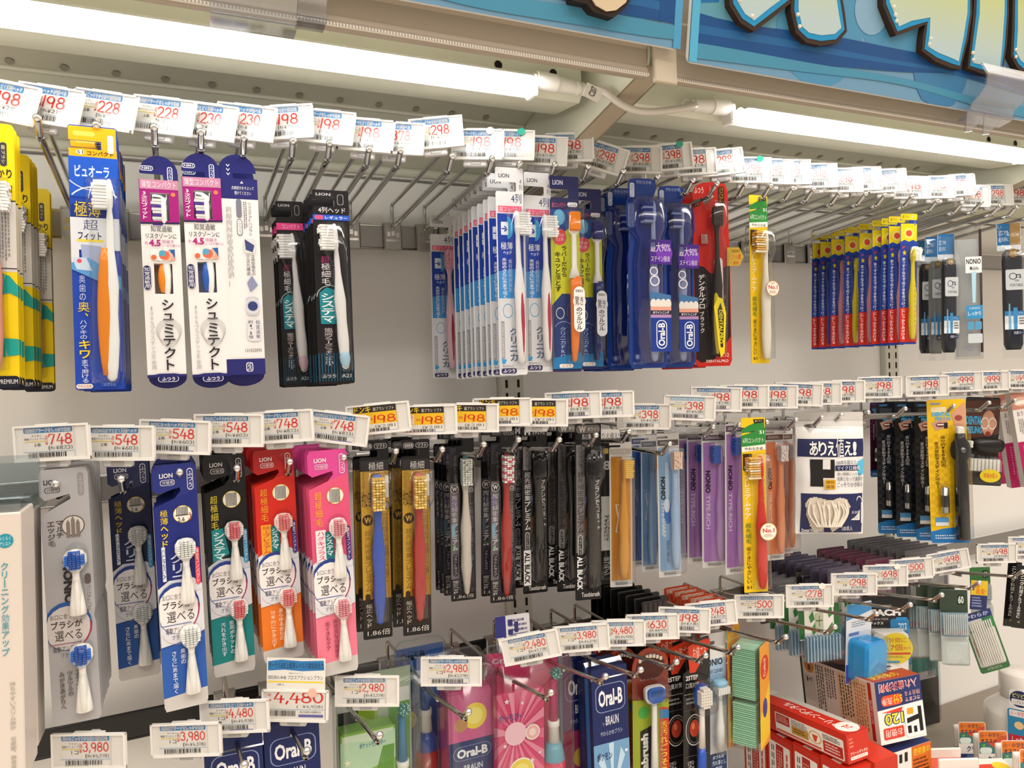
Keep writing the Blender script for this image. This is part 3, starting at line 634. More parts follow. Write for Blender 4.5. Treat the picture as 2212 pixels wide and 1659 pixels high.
# ---------------------------------------------------------------- hanging packs
class Pack(Sheet):
    def __init__(s, W, H):
        super().__init__(W, H, MB()); s.parts = []; s.k = {}
    def sub(s, y):
        q = Sheet(s.W, s.H, MB(), y=y); q.clip = False; return q
    def uv(s, pts): return [(s.x0+u*s.W, s.z0-v*s.H) for u, v in pts]
    def card(s, pts, col, th=.0007, kind='print'):
        p = s.uv(pts); ar = sum(p[i][0]*p[(i+1) % len(p)][1]-p[(i+1) % len(p)][0]*p[i][1] for i in range(len(p)))
        if ar < 0: p.reverse()
        s.mb.slab(p, -th/2, th/2, M(col, kind)); s.y = -th/2; return s
    def rcard(s, col, rad=.004, v0=0, v1=1, th=.0007, kind='print', u0=0, u1=1):
        a, b = s.P(u0, v1), s.P(u1, v0); s.mb.slab(rrp(a[0], a[1], b[0], b[1], rad), -th/2, th/2, M(col, kind)); s.y = -th/2; return s
    def notch(s, col, v1, v2, u=.6, rad=.05, th=.0007, side='l', kind='print'):
        """rounded card with a hang slot cut in from one side between v1 and v2"""
        k = s.W/s.H; q = []
        def crn(cu, cv, a0):
            for i in range(5):
                a = math.radians(a0-90*i/4); q.append((cu+rad*math.cos(a), cv-rad*k*math.sin(a)))
        crn(rad, rad*k, 180); crn(1-rad, rad*k, 90); crn(1-rad, 1-rad*k, 0); crn(rad, 1-rad*k, 270)
        q += [(0, v2+.012), (rad*.6, v2), (u-.03, v2), (u, v2-.006), (u, v1+.004), (u-.03, v1), (0, v1)]
        if side == 'r': q = [(1-a, b) for a, b in q]
        return s.card(q, col, th, kind)
    def part(s, name, mb, subs=None, label=None): s.parts.append((name, mb.mesh(name), label, subs or [])); return s
    def blister(s, secs, mat=None, name='blister', e=.7):
        mb = MB(); mb.loft([(s.z0-v*s.H, s.x0+u*s.W, -.0004, hw, d) for v, u, hw, d in secs], mat or CLEAR(), 16, e, caps=False, half=True); return s.part(name, mb)
    def bubble(s, u0, v0, u1, v1, d, mat=None, name='blister', rad=.008, taper=.003):
        a, b = s.P(u0, v1), s.P(u1, v0); p = rrp(a[0], a[1], b[0], b[1], rad, 4); q = rrp(a[0]+taper, a[1]+taper, b[0]-taper, b[1]-taper, rad*.8, 4); n = len(p); mb = MB()
        vs = [(x, -.0005, z) for x, z in p]+[(x, -d+.001, z) for x, z in q]+[(x*.93+.07*(a[0]+b[0])/2, -d, z*.98+.02*(a[1]+b[1])/2) for x, z in q]
        mb.add(vs, [tuple(range(2*n, 3*n))]+[(k*n+i, k*n+(i+1) % n, (k+1)*n+(i+1) % n, (k+1)*n+i) for k in (0, 1) for i in range(n)], mat or CLEAR(), True); return s.part(name, mb)
    def brush(s, u, v0, v1, col, bcol, face='f', hw=.0058, neck=.0026, yc=-.0065, grip=None, hl=.026, b2=None, gcols=None, tilt=0.0, bl=.0085, curve=0.0, name='toothbrush', hcol=None, kind='plastic', nfrac=.42, endw=.8):
        L = (v1-v0)*s.H; zt = s.z0-v0*s.H; X = s.x0+u*s.W; h = hl/L; subs = []
        hh = (.0062, .0026) if face == 'f' else (.0027, .0058)
        xs = lambda t: X+tilt*(t-.5)*L+curve*math.sin(PI*t)
        K = [(0, .45), (.02, .8), (h*.25, 1), (h*.8, 1), (h*.98, .7)]
        secs = [(t, hh[0]*k, hh[1]*k) for t, k in K]+[(h*1.25, neck, neck*.9), (nfrac*.8, neck*1.12, neck), (nfrac, hw*.72, .0036), (nfrac+.1, hw, .0046), (.66, hw*.86, .0044), (.8, hw*.98, .0046), (.93, hw*endw, .004), (.985, hw*endw*.75, .0032), (1, hw*endw*.3, .0015)]
        mb = MB(); mb.loft([(zt-t*L, xs(t), yc, a, b) for t, a, b in secs], M(col, kind), 12, .85); sub = subs
        if hcol: mb.loft([(zt-t*L, xs(t), yc, a*1.03, b*1.03) for t, a, b in secs[:5]], M(hcol, kind), 12, .85)
        bm = MB(); rnd = random.Random(int(u*100)+len(col)); nr = 9 if face != 'f' else 12
        for i in range(nr):
            t = h*(.1+.82*i/(nr-1)); z = zt-t*L
            for j in ((-1.5, -.5, .5, 1.5) if face == 'f' else (-.6, .6)):
                m_ = M(bcol if (b2 is None or (i+int(abs(j)+.5)) % 3) else b2, 'soft'); q = .00125; ln = bl*(1+.12*rnd.uniform(-1, 1)); sh = 0
                if face == 'f': bm.box(xs(t)+j*.003-.00125, xs(t)+j*.003+.00125, yc-hh[1]-ln, yc-hh[1]*.5, z-q*.85, z+q*.85, m_)
                else:
                    sg = -1 if face == 'l' else 1; x0, x1 = xs(t)+sg*hh[0]*.5, xs(t)+sg*(hh[0]+ln*1.15)
                    bm.box(min(x0, x1), max(x0, x1), yc+j*.0042-.002, yc+j*.0042+.002, z-.00112, z+.00112, m_)
        subs.append(('bristles', bm.mesh('bristles'), None))
        if grip:
            gc, g0, g1, off, gw = grip; gm = MB(); N = 9
            gm.loft([(zt-(g0+(g1-g0)*i/N)*L, xs(g0+(g1-g0)*i/N)+off, yc-.0012, gw*max(.12, math.sin(PI*(.06+.88*i/N))**.55), .0042*max(.2, math.sin(PI*(.06+.88*i/N))**.5)) for i in range(N+1)], M(gc, kind), 10); subs.append(('grip', gm.mesh('grip'), None))
        return s.part(name, mb, subs)
    def head2(s, u, v0, v1, bcol, b2=None, col='#f4f0ea', face='f'):
        """a replacement head: oval brush, thin neck, flaring socket"""
        L = (v1-v0)*s.H; zt = s.z0-v0*s.H; X = s.x0+u*s.W; yc = -.0055
        mb = MB(); mb.loft([(zt-t*L, X, yc, a, b) for t, a, b in ((0, .002, .001), (.02, .006, .0024), (.09, .0086, .003), (.2, .0088, .003), (.29, .0062, .003), (.345, .003, .0027), (.42, .0027, .0027), (.62, .0042, .0042), (.85, .0058, .0056), (.985, .0067, .006), (1, .006, .0054))], M(col, 'gloss'), 14)
        bm = MB(); rnd = random.Random(5)
        for i in range(9):
            t = .03+.25*i/8; wv = math.sqrt(max(0, 1-((t-.155)/.15)**2))
            for j in (-2, -1, 0, 1, 2):
                if abs(j) > 2.4*wv: continue
                x = X+j*.003; z = zt-t*L; bm.box(x-.00125, x+.00125, yc-.0065-.001*rnd.random(), yc-.001, z-.00062, z+.00062, M(b2 if (b2 and abs(j) > 1) else bcol, 'soft'))
        return s.part('brush_head', mb, [('bristles', bm.mesh('bristles'), None)])
_PM = {}
def build(design, W, H, key=''):
    k = (design.__name__, round(W, 3), round(H, 3), key)
    if k in _PM: return _PM[k]
    p = Pack(W, H); design(p) if key == '' else design(p, key)
    _PM[k] = [('card' if not getattr(p, 'cardname', None) else p.cardname, p.mb.mesh('card'), None, [])]+p.parts
    return _PM[k]
def put(root, parts):
    for nm, me, lb, subs in parts:
        o = link(nm, me, root)
        if lb: o['label'] = lb
        for sn, sm, sl in subs:
            q = link(sn, sm, o)
            if sl: q['label'] = sl
def place(xt, yt, xb, yb, w, y, yaw):
    A = at(xt, yt, y); B = at(xb, yb, y); ya = math.radians(yaw); tg = Vector((math.cos(ya), -math.sin(ya), 0)); H = (B-A).length
    mid = (A+B)/2-EYE; Z = mid.dot(FW); u = mid.dot(RT)/Z; W = w*Z/(FPX*abs(RT.dot(tg)-u*FW.dot(tg)))
    d = B-A; roll = math.atan2(-d.dot(tg), -d.z)
    return A, W, H, Matrix.Translation(A) @ Matrix.Rotation(-ya, 4, 'Z') @ Matrix.Rotation(roll, 4, 'Y')
def pk(name, design, label, cat, group, xt, yt, xb, yb, w, y=.728, yaw=3, ys=(), key='', where='its stack', dims=None, jit=.0012, pitch=0):
    A, W, H, mw = place(xt, yt, xb, yb, w, y, yaw)
    if dims: W, H = dims
    parts = build(design, W, H, key); many = len(ys) > 0
    fl = f'{label}, frontmost of its stack' if many else label
    t = thing(name, fl, cat, A, None, group if many or group else None); t.matrix_world = mw @ Matrix.Rotation(math.radians(pitch), 4, 'X'); put(t, parts)
    rnd = random.Random(int(xt)); sl = (CZ+0-A.z)*0
    for k, dy in enumerate(ys):
        c = copy_tree(t); c.matrix_world = Matrix.Translation((rnd.uniform(-1, 1)*jit, dy, rnd.uniform(-1, 1)*jit*.6-dy*.03)) @ t.matrix_world
        c['label'] = f'{label}, {ordn(k+2)} from front'
    return t
def steps(n, d, s=None): return [(s or d)+d*i for i in range(n)]

# ---- top row designs
def D_yellow(p):
    p.rcard('#f3d414', .004, th=.0008); p.r(0, .29, 1, .56, '#d9d6d0'); p.r(0, .288, 1, .293, '#2b2f3a'); p.r(0, .545, 1, .549, '#2b2f3a')
    p.r(.62, .07, .8, .16, '#3b3a4a', .002); p.t('歯ブラシ', .66, .08, .76, .15, '#f0e7b0', rot=90); p.t('しっかり', .1, .17, .92, .205, '#2a2a2a', .02); p.t('みがける!', .1, .225, .92, .26, '#2a2a2a', .02)
    p.fine(.45, .32, .85, .52, '#8e8b8a', 5, 3, True)
    p.poly([(0, .56), (.5, .56), (.8, .575), (1, .61), (1, .655), (.8, .64), (.5, .65), (0, .645)], '#1ea59a'); p.poly([(0, .82), (.4, .81), (1, .815), (1, .875), (.5, .885), (0, .9)], '#1ea59a'); p.r(0, .955, 1, 1, '#171a2b', .003); p.t('PREMIUM', .45, .968, .95, .985, '#e9e9e9')
    p.blister([(.2, .42, .001, .001), (.21, .42, .011, .013), (.42, .42, .011, .013), (.5, .42, .008, .012), (.93, .42, .009, .012), (.94, .42, .001, .001)])
    p.brush(.42, .22, .93, '#e79a84', '#f1efec', 'r', hw=.0068)
def D_blue(p):
    p.notch('#1d46b4', .058, .088, .66, .05); p.r(.01, .088, .99, .118, '#f4b41b'); p.poly([(.02, .004), (.98, .004), (.98, .1), (.68, .1), (.67, .057), (.01, .057), (.01, .015)], '#f4b41b')
    p.r(.1, .022, .55, .04, '#f7cf5c', .002); p.r(.16, .092, .32, .11, '#fff6e0', .002); p.t('51', .18, .095, .3, .107, '#332a20', .01); p.t('コンパクト', .38, .094, .92, .111, '#4a3310', .02); p.r(.8, .03, .93, .1, '#efe9dc', .002)
    p.poly([(0, .118), (1, .118), (1, .245), (.6, .27), (0, .27)], '#1b58c9'); p.t('ピュオーラ', .12, .15, .82, .195, '#d7f0ff', .02); p.ring(.5, .13, .7, '#e8eef8', .03, a0=190, a1=300); p.ring(.5, .33, .62, '#f0f4fa', .05, a0=40, a1=175)
    p.poly([(.02, .30), (.85, .285), (.85, .345), (.02, .345)], '#14328e'); p.t('極薄', .09, .287, .62, .345, '#f5d629', .04)
    p.r(0, .348, 1, .47, '#e2e6ee'); p.t('超', .26, .355, .56, .395, '#59618a', .03); p.r(.12, .43, .66, .44, '#f1dd53'); p.t('フィット', .15, .402, .62, .433, '#2b3560', .02)
    p.poly([(.2, .45), (.6, .455), (.7, .5), (.5, .53), (.22, .515)], '#a9b7dc'); p.ring(.45, .49, .35, '#d6b23a', .08, a0=200, a1=320); p.r(0, .47, .16, .52, '#e2e6ee'); p.poly([(0, .52), (.35, .5), (1, .57), (1, .62), (.5, .585), (0, .545)], '#5d9fdc'); p.poly([(.02, .5), (.3, .5), (.42, .55), (.1, .545)], '#c9dcf0'); p.c(.16, .513, .05, '#e5566a')
    p.vt('奥歯の', .14, .565, .27, .665, '#b8c6e8', .01); p.vt('奥、', .1, .665, .34, .75, '#f2d229', .03); p.vt('ハグキの', .13, .735, .27, .81, '#c8d2ec', .01); p.vt('キワ', .1, .81, .33, .885, '#f2d229', .03); p.vt('まで磨ける', .14, .885, .28, .975, '#d6dcee', .01)
    p.r(.02, .978, .36, .996, '#efe0dc', .002); p.t('やわらかめ', .05, .981, .33, .993, '#6a4a4a'); p.r(.52, .972, .85, .99, '#2b57bd'); p.t('ハブラシ', .58, .975, .82, .988, '#bcd0f2')
    p.blister([(.195, .68, .002, .001), (.205, .68, .0135, .015), (.32, .68, .0135, .016), (.36, .70, .0115, .014), (.93, .66, .013, .016), (.975, .66, .012, .013), (.98, .66, .002, .001)])
    p.brush(.80, .205, .97, '#f6f6f4', '#f1f2f2', 'l', hw=.0062, grip=('#ee8a1c', .34, .97, -.0042, .0062), tilt=-.012, bl=.0085)
def D_schm(p, key):
    back = key == 'back'; d = .013; W = p.W; k = W/p.H
    def shape(inset=0): 
        q = [(.5+.5*math.cos(math.radians(a)), .5*k-.5*k*math.sin(math.radians(a))) for a in range(180, -1, -15)]+[(.5+.5*math.cos(math.radians(a)), 1-.5*k*.62-.5*k*.62*math.sin(math.radians(a))) for a in range(0, -181, -15)]
        q += [(0, .118), (.03, .112), (.6, .112), (.62, .10), (.6, .08), (.02, .078)]
        return [(1-a, b) for a, b in q] if back else q
    p.card(shape(), '#22246a', .0008)
    bm = p.mb; pw = M('#eeedec', 'print'); X_ = lambda u: (u-.5)*W
    for v0, v1, win, wc in ([(.118, .94, 0, 0)] if back else [(.118, .173, 0, 0), (.173, .289, (.275, .745), '#93908c'), (.289, .47, 0, 0), (.47, .598, (.285, .755), '#8b8175' if key == 'orange' else '#7c80a0'), (.598, .94, 0, 0)]):
        if not win: bm.box(-W/2, W/2, -d, -.0004, -p.H*v1, -p.H*v0, pw); continue
        bm.box(-W/2, X_(win[0]), -d, -.0004, -p.H*v1, -p.H*v0, pw); bm.box(X_(win[1]), W/2, -d, -.0004, -p.H*v1, -p.H*v0, pw); bm.box(X_(win[0]), X_(win[1]), -d*.25, -.0004, -p.H*v1, -p.H*v0, M(wc, 'print'))
    p.y = -d
    if not back:
        p.y = -.0006; p.r(.02, .045, .36, .066, '#f0f0f6', .002); p.r(.035, .048, .345, .063, '#22246a', .002); p.t('NM1', .07, .0505, .31, .0605, '#e8e8f2', .02); p.r(.72, .045, .86, .105, '#eeeef4', .002); p.r(.74, .0475, .84, .1025, '#22246a', .002); p.vt('ふつう', .75, .05, .83, .1, '#eeeef4', .01)
        p.y = -d-.0002; p.r(0, .118, 1, .173, '#a5187c'); p.r(0, .173, .275, .289, '#a5187c'); p.r(.745, .173, 1, .289, '#a5187c'); p.r(0, .289, 1, .298, '#a5187c'); p.r(.02, .118, 1, .158, '#c98aa8'); p.t('薄型コンパクト', .06, .124, .94, .152, '#f3e4ee', .01); p.poly([(0, .298), (1, .294), (1, .302), (0, .306)], '#2b2550')
        p.vt('3次元フィット', .05, .168, .2, .285, '#ffffff', .02)
        p.c(.86, .178, .06, '#e0815c')
        p.t('知覚過敏', .25, .311, .8, .337, '#2d2a2c', .02); p.t('リスクゾーンに', .12, .343, .9, .365, '#2d2a2c', .01); p.t('約', .09, .378, .16, .392, '#b1448e'); p.t('4.5', .19, .37, .49, .398, '#b3237f', .04); p.t('倍届き', .52, .37, .82, .385, '#b1448e', .01); p.t('しっかり磨ける', .52, .388, .98, .4, '#b1448e')
        p.r(.22, .41, .84, .458, '#f4f1ee', .003); p.poly([(.58, .458), (.62, .425), (.7, .412), (.84, .41), (.84, .458)], '#f0a58c'); p.poly([(.66, .412), (.84, .41), (.84, .45), (.78, .43)], '#2d62a8'); p.c(.56, .435, .13, '#e76b48'); p.c(.52, .428, .09, '#5aa6c6'); p.ring(.55, .435, .2, '#f0ebe6', .08); p.c(.3, .445, .07, '#ec6a3c')
        p.r(.02, .48, .2, .582, '#25275f', .003); p.vt('知覚過敏用', .04, .487, .18, .577, '#f2f2f5', .02)
        p.vt('シュミテクト', .45, .62, .75, .925, '#26242c', .03)
        for q in range(4): p.ring(.6, .755+.007*q, .33-.025*q, '#9a9a9c', .03, rv=.05)
        p.vt('100%プラスチック不使用', .12, .65, .24, .92, '#a5a3a3')
        p.poly([(0, .945), (.3, .936), (.7, .936), (1, .945), (1, .95), (0, .95)], '#25276c'); p.y = -.0006
        p.c(.5, .955, .49, '#25276c', rv=.042); p.y = -d-.001; p.r(0, .94, 1, .953, '#25276c')
        p.r(.26, .946, .8, .972, '#f2f2f5', .003); p.r(.275, .948, .785, .97, '#25276c', .003); p.t('ふつう', .36, .951, .7, .967, '#f2f2f5', .02)
        p.brush(.60, .19, .60, '#f3f3f1', '#f2f2f2', 'l', hw=.004, neck=.003, yc=-d+.0042, hl=.026, bl=.0058, b2='#5a3aa8', grip=(('#ee8a1c' if key == 'orange' else '#2f62b8'), .68, .98, -.0035, .0036))
        p.bubble(.275, .173, .745, .289, d+.0006, rad=.004, taper=.0004, name='clear_window')
    else:
        p.r(0, .118, 1, .205, '#26276f'); p.t('▲', .55, .128, .63, .138, '#ffffff'); p.t('点線部分をやぶって', .32, .15, .9, .165, '#e8e8f2', .02); p.t('開けてください', .4, .172, .82, .187, '#e8e8f2', .02)
        p.t('∨', .2, .06, .3, .07, '#ffffff', .03); p.t('∨', .2, .078, .3, .088, '#ffffff', .03); p.t('∨', .2, .096, .3, .106, '#ffffff', .03)
        p.vt('シュミテクトハブラシ', .72, .215, .82, .36, '#4b4a55'); p.r(.42, .205, .56, .285, '#7d7f92', .003); p.r(.42, .29, .56, .36, '#5c5c70', .003); p.r(.435, .293, .545, .357, '#efeeee', .003); p.vt('ふつう', .45, .297, .53, .353, '#4b4a55')
        p.fine(.15, .24, .3, .62, '#a9a8aa', 4, 5, True); p.fine(.6, .215, .7, .34, '#77767c', 2, 6, True); p.r(.57, .372, .88, .435, '#dcdcde', .003); p.poly([(.6, .375), (.85, .4), (.8, .43), (.62, .42)], '#3f4a7d'); p.vt('立体型植毛の', .75, .44, .85, .53, '#3a3a4c'); p.vt('三次元構造', .62, .44, .72, .53, '#3a3a4c')
        p.poly([(.62, .56), (.75, .53), (.9, .57), (.7, .60)], '#8d93b5'); p.r(.57, .62, .9, .70, '#c8cad6', .003); p.c(.74, .66, .13, '#35407a'); p.ring(.74, .66, .2, '#eeeeee', .1); p.r(.57, .715, .93, .81, '#dedee2', .003); p.vt('知覚過敏', .8, .72, .9, .8, '#35354c', .02); p.vt('約4.5倍', .6, .72, .72, .8, '#35354c', .02)
        p.t('131023093', .5, .842, .92, .856, '#4b4a4a'); p.r(0, .885, 1, .952, '#26276f'); p.y = -.0006; p.c(.5, .95, .49, '#26276f', rv=.045); p.y = -d-.0015; p.r(.5, .9, .68, .94, '#eeeef4', .002); p.r(.52, .902, .66, .938, '#26276f', .002); p.t('NM2', .54, .905, .64, .935, '#eeeef4', rot=90)
def D_sys(p, key):
    pink = key == 'pink'; p.notch('#161517', .052, .085, .62, .06)
    p.r(.05, .012, .6, .045, '#201f22', .002); p.t('LION', .1, .016, .5, .03, '#c9c8cc', .02); p.r(.68, .02, .86, .075, '#8e8d92', .002); p.r(.7, .023, .84, .072, '#1a191c', .002)
    if pink: p.r(0, .118, 1, .155, '#e8458c'); p.t('コンパクト', .2, .124, .85, .148, '#f7d5e4')
    else: p.t('4列ヘッド', .15, .088, .9, .118, '#f0eff0', .03); p.r(0, .128, 1, .155, '#2558c8'); p.r(.05, .131, .28, .152, '#d4567a', .001); p.t('レギュラー', .33, .133, .95, .15, '#e7ecf8', .02)
    p.r(.08, .17, .72, .33, '#232226', .003); p.t('超', .18, .34, .4, .375, '#c2317a', .03); p.vt('極細毛', .18, .375, .42, .49, '#eceaec', .03); p.vt('こそぎ落とす', .5, .35, .64, .5, '#8b8a8d')
    p.poly([(.1, .53), (.3, .5), (.62, .52), (.62, .69), (.12, .69)], '#1b8794'); p.vt('システマ', .15, .53, .5, .685, '#f1f6f6', .03); p.ring(.4, .55, .38, '#a7b3b6', .07, rv=.06, a0=70, a1=180)
    p.vt('歯周病プラークごっそりかき出す。', .2, .71, .42, .92, '#c9bfc0', .01)
    for i in range(12): p.r(.01+i*.082, .84, .045+i*.082, .985, '#174f6c' if not pink else '#123c4c')
    p.r(.06, .945, .5, .972, '#2b3a44', .002); p.t('ふつう', .1, .95, .46, .968, '#d7dde0'); p.r(.58, .945, .95, .972, '#2b3a44', .002); p.t('A21', .64, .95, .9, .968, '#d7dde0')
    p.blister([(.165, .56, .002, .001), (.175, .56, .0125, .013), (.33, .58, .0125, .014), (.4, .68, .009, .013), (.93, .76, .0085, .013), (.945, .76, .001, .001)])
    p.brush(.64, .18, .925, '#ece9ea', '#eeebe9', 'l', hw=.0056, tilt=.045, bl=.0105, grip=('#d8b6c4' if pink else '#a9cfe8', .86, .99, 0, .0052))
def D_clin(p, key):
    pink = key == 'pink'; p.notch('#e4e6ea', .07, .115, .74, .06, kind='gloss')
    p.t('LION', .12, .03, .5, .05, '#3a3f4c', .02); p.vt('4列', .84, .05, .96, .11, '#4a5160')
    p.t('4列', .55, .125, .92, .17, '#27356b', .04); p.r(.08, .185, .92, .215, '#ea5d80'); p.t('超コンパクト', .12, .189, .9, .212, '#fbe2e8', .01)
    p.poly([(.04, .222), (.96, .222), (.96, .63), (.04, .63)], '#1d3fa6'); p.poly([(.04, .5), (.96, .48), (.96, .63), (.04, .63)], '#3b8ed2')
    p.c(.38, .29, .22, '#2f9fd6', rv=.055, a0=-90, a1=90); p.r(.16, .262, .42, .325, '#dfe6f2', .001); p.t('→', .18, .28, .38, .31, '#1d3fa6', .03); p.t('極薄', .14, .36, .56, .395, '#f4f6fa', .04); p.t('ヘッド', .22, .4, .52, .42, '#e7ecf6', .02)
    p.vt('奥歯のさらに奥まで届く', .17, .435, .33, .63, '#e9edf7', .02); p.vt('歯科医推奨設計', .4, .44, .52, .6, '#c9d4ec')
    p.r(.04, .63, .96, .97, '#d3d5da'); p.ring(.34, .69, .18, '#4fa3cf', .12, rv=.035); p.r(.08, .74, .2, .92, '#9b9ca2'); p.t('CLINICA ADVANTAGE', .1, .75, .17, .91, '#e4e4e6', rot=90); p.vt('クリニカ', .38, .77, .66, .935, '#44557a', .02); p.poly([(.08, .92), (.25, .925), (.2, .945), (.08, .945)], '#3a9bd4')
    p.t('毛のかたさ', .1, .95, .5, .962, '#6b6d75'); p.r(.06, .967, .6, .992, '#34305e' if pink else '#34305e', .002); p.t('ふつう', .12, .971, .54, .988, '#eeeef4', .02)
    p.blister([(.2, .72, .002, .001), (.21, .72, .0125, .014), (.34, .72, .0125, .015), (.4, .74, .010, .013), (.93, .76, .009, .013), (.95, .76, .002, .001)])
    p.brush(.72 if not pink else .7, .215, .945, '#f3eef0' if not pink else '#eec4d2', '#eef0f0' if not pink else '#e9a8c2', 'r' if not pink else 'f', hw=.006, grip=('#b51f43', .44, .98, .0012, .0031), tilt=.012, bl=.010)
def D_clinpro(p, key):
    p.notch('#2a2d5e', .065, .11, .64, .06); p.t('LION', .1, .02, .45, .045, '#d5d6e6', .02); p.r(.04, .115, .94, .17, '#34325f'); p.t('超コンパクト', .06, .135, .55, .16, '#e66a7d', .01); p.r(.6, .132, .95, .155, '#eceaf2', .002); p.t('ふつう', .66, .136, .9, .152, '#3a3666')
    p.poly([(0, .23), (.6, .25), (1, .17), (1, .60), (0, .60)], '#c9cb32'); p.poly([(0, .17), (1, .17), (.8, .25), (.3, .3), (0, .3)], '#2b4f96'); p.c(.3, .21, .2, '#6fb2da', rv=.04); p.c(.3, .31, .24, '#dd5260', rv=.042); p.t('クリニカ', .12, .292, .46, .308, '#fbe9ea', .02); p.t('史上初', .16, .313, .44, .33, '#fbe9ea', .02)
    p.vt('ラバーだから', .36, .355, .54, .515, '#2e2f1f', .03); p.vt('キュッと落とす', .13, .385, .33, .59, '#2e2f1f', .03); p.poly([(0, .60), (.5, .58), (.6, .66), (.3, .8), (0, .9)], '#c9cb32')
    p.poly([(0, .66), (.35, .6), (1, .6), (1, .98), (0, .98)], '#2c3f77'); p.ring(.28, .7, .15, '#d8d2c6', .15, rv=.03); p.vt('クリニカPRO', .26, .77, .46, .93, '#9fb4da', .01); p.ring(.4, .86, .5, '#9aa7c9', .03, rv=.12); p.poly([(0, .93), (1, .9), (1, .985), (0, .985)], '#2b7bb5'); p.r(.22, .96, .7, .98, '#f0e8e2', .002); p.t('ふつう', .3, .963, .62, .977, '#444')
    o = key == 'orange'; hc = '#ef7d22' if o else '#23306f'
    p.blister([(.15, .78, .002, .001), (.16, .78, .0125, .015), (.3, .78, .0125, .016), (.42, .74, .009, .014), (.95, .76, .010, .015), (.96, .76, .002, .001)])
    mb = MB(); X = p.x0+.74*p.W; zt = p.z0-.19*p.H; L = .76*p.H
    mb.loft([(zt-t*L, X, -.007, a, b) for t, a, b in ((.0, .005, .002), (.13, .006, .003), (.15, .0028, .0028), (.36, .003, .0028), (.44, .007, .004))], M('#f2f0ec', 'plastic'), 12)
    hm = MB(); hm.loft([(zt-t*L, X+.002*math.sin(t*4), -.007, a, b) for t, a, b in ((.43, .0068, .0042), (.5, .0072, .0046), (.7, .006, .0045), (.9, .0045, .004), (.985, .0028, .003), (1, .001, .001))], M(hc, 'plastic'), 12)
    rm = MB(); rm.box(X-.0062, X+.0062, -.0145, -.0075, zt-.125*L, zt-.0*L, M('#f58a1f' if o else '#2b2a72', 'soft'), .002)
    p.part('toothbrush', mb, [('rubber_head', rm.mesh('rubber_head'), None), ('grip', hm.mesh('grip'), None)])
    q = p.sub(-.0165); q.r(.60, .57, .98, .80 if o else .82, '#f6f4f2' if o else '#cfd2d8', .008); q.c(.79, .645, .22, '#e8e4e0' if o else '#c3c6cd'); q.t('驚き', .64, .62, .92, .665, '#2b2a2c', .02); q.t('密着除去', .66, .585, .92, .6, '#444'); q.vt('のツルツル', .68, .675, .88, .79, '#2b2a2c', .03); p.part('sticker', q.mb)
def D_oral(p, key):
    W, k = p.W, p.W/p.H
    q = [(.05, .03), (.1, .005), (.3, 0), (.6, 0), (.72, .012), (.74, .05), (.7, .075), (.66, .10), (.92, .11), (1, .15), (1, .24), (.93, .3), (.97, .4), (.97, .97), (.9, 1), (.1, 1), (.03, .97), (.03, .4), (.1, .3), (.0, .24), (.0, .13), (.05, .1)]
    p.card(q, '#1c3f8e', .0008, 'gloss'); p.t('やわらかめ', .25, .01, .62, .03, '#b9c9ea'); p.r(.09, .025, .2, .10, '#dbe2f2', .002); p.vt('大きめヘッド', .1, .03, .19, .095, '#3a4a86')
    p.r(.04, .13, .2, .26, '#8d93b8', .003); p.vt('クロスアクション', .06, .137, .18, .255, '#e9ebf4')
    p.poly([(.15, .925), (.3, .925), (.3, .95), (.22, .962), (.15, .95)], '#5b78b8'); p.t('1', .19, .93, .26, .95, '#e6ecf6', .02); p.t('歯科医師', .12, .965, .45, .98, '#8ea4cf')
    p.blister([(.09, .45, .003, .001), (.11, .48, .022, .016), (.27, .48, .022, .017), (.33, .5, .015, .014), (.45, .5, .019, .012), (.97, .5, .019, .013), (.98, .5, .003, .001)], M('#c3cde6', 'tint'))
    p.brush(.6, .125, .965, '#ecebee', '#3b4f9c', 'l', hw=.0062, b2='#dcdde6', grip=('#1d1c24' if key == 'black' else '#c03a70', .5, .98, .0, .0035), tilt=.0, bl=.009)
    q = p.sub(-.0135)
    q.poly([(.44, .33), (.98, .33), (.98, .46), (.44, .46)], '#4b2a8f'); q.c(.8, .4, .2, '#7b3fc0', rv=.05); q.t('最大90%', .47, .345, .95, .395, '#e9e4f2', .03); q.t('ステイン除去', .48, .415, .94, .445, '#efeaf5', .03)
    q.ring(.54, .495, .1, '#e8e6ee', .25); q.ring(.56, .545, .12, '#e8e6ee', .25)
    q.poly([(.45, .6), (.95, .62), (.95, .68), (.45, .68)], '#4678ad')
    for i in range(4): q.c(.52+.12*i, .665, .075, '#e9e6df', rv=.026)
    q.r(.45, .68, .95, .70, '#e7a894'); q.r(.45, .70, .95, .722, '#2c2440'); q.t('ホワイトニング', .5, .703, .9, .719, '#f0eef4', .02); q.r(.45, .722, .95, .738, '#b48ec0'); q.r(.45, .738, .95, .915, '#1f3c96')
    q.r(.58, .75, .84, .90, '#f1f3f8', .006); q.r(.6, .754, .82, .896, '#1f3c96', .0055); q.t('Oral-B', .625, .765, .79, .885, '#f4f6fa', .03, rot=-90)
    p.part('label_sleeve', q.mb)
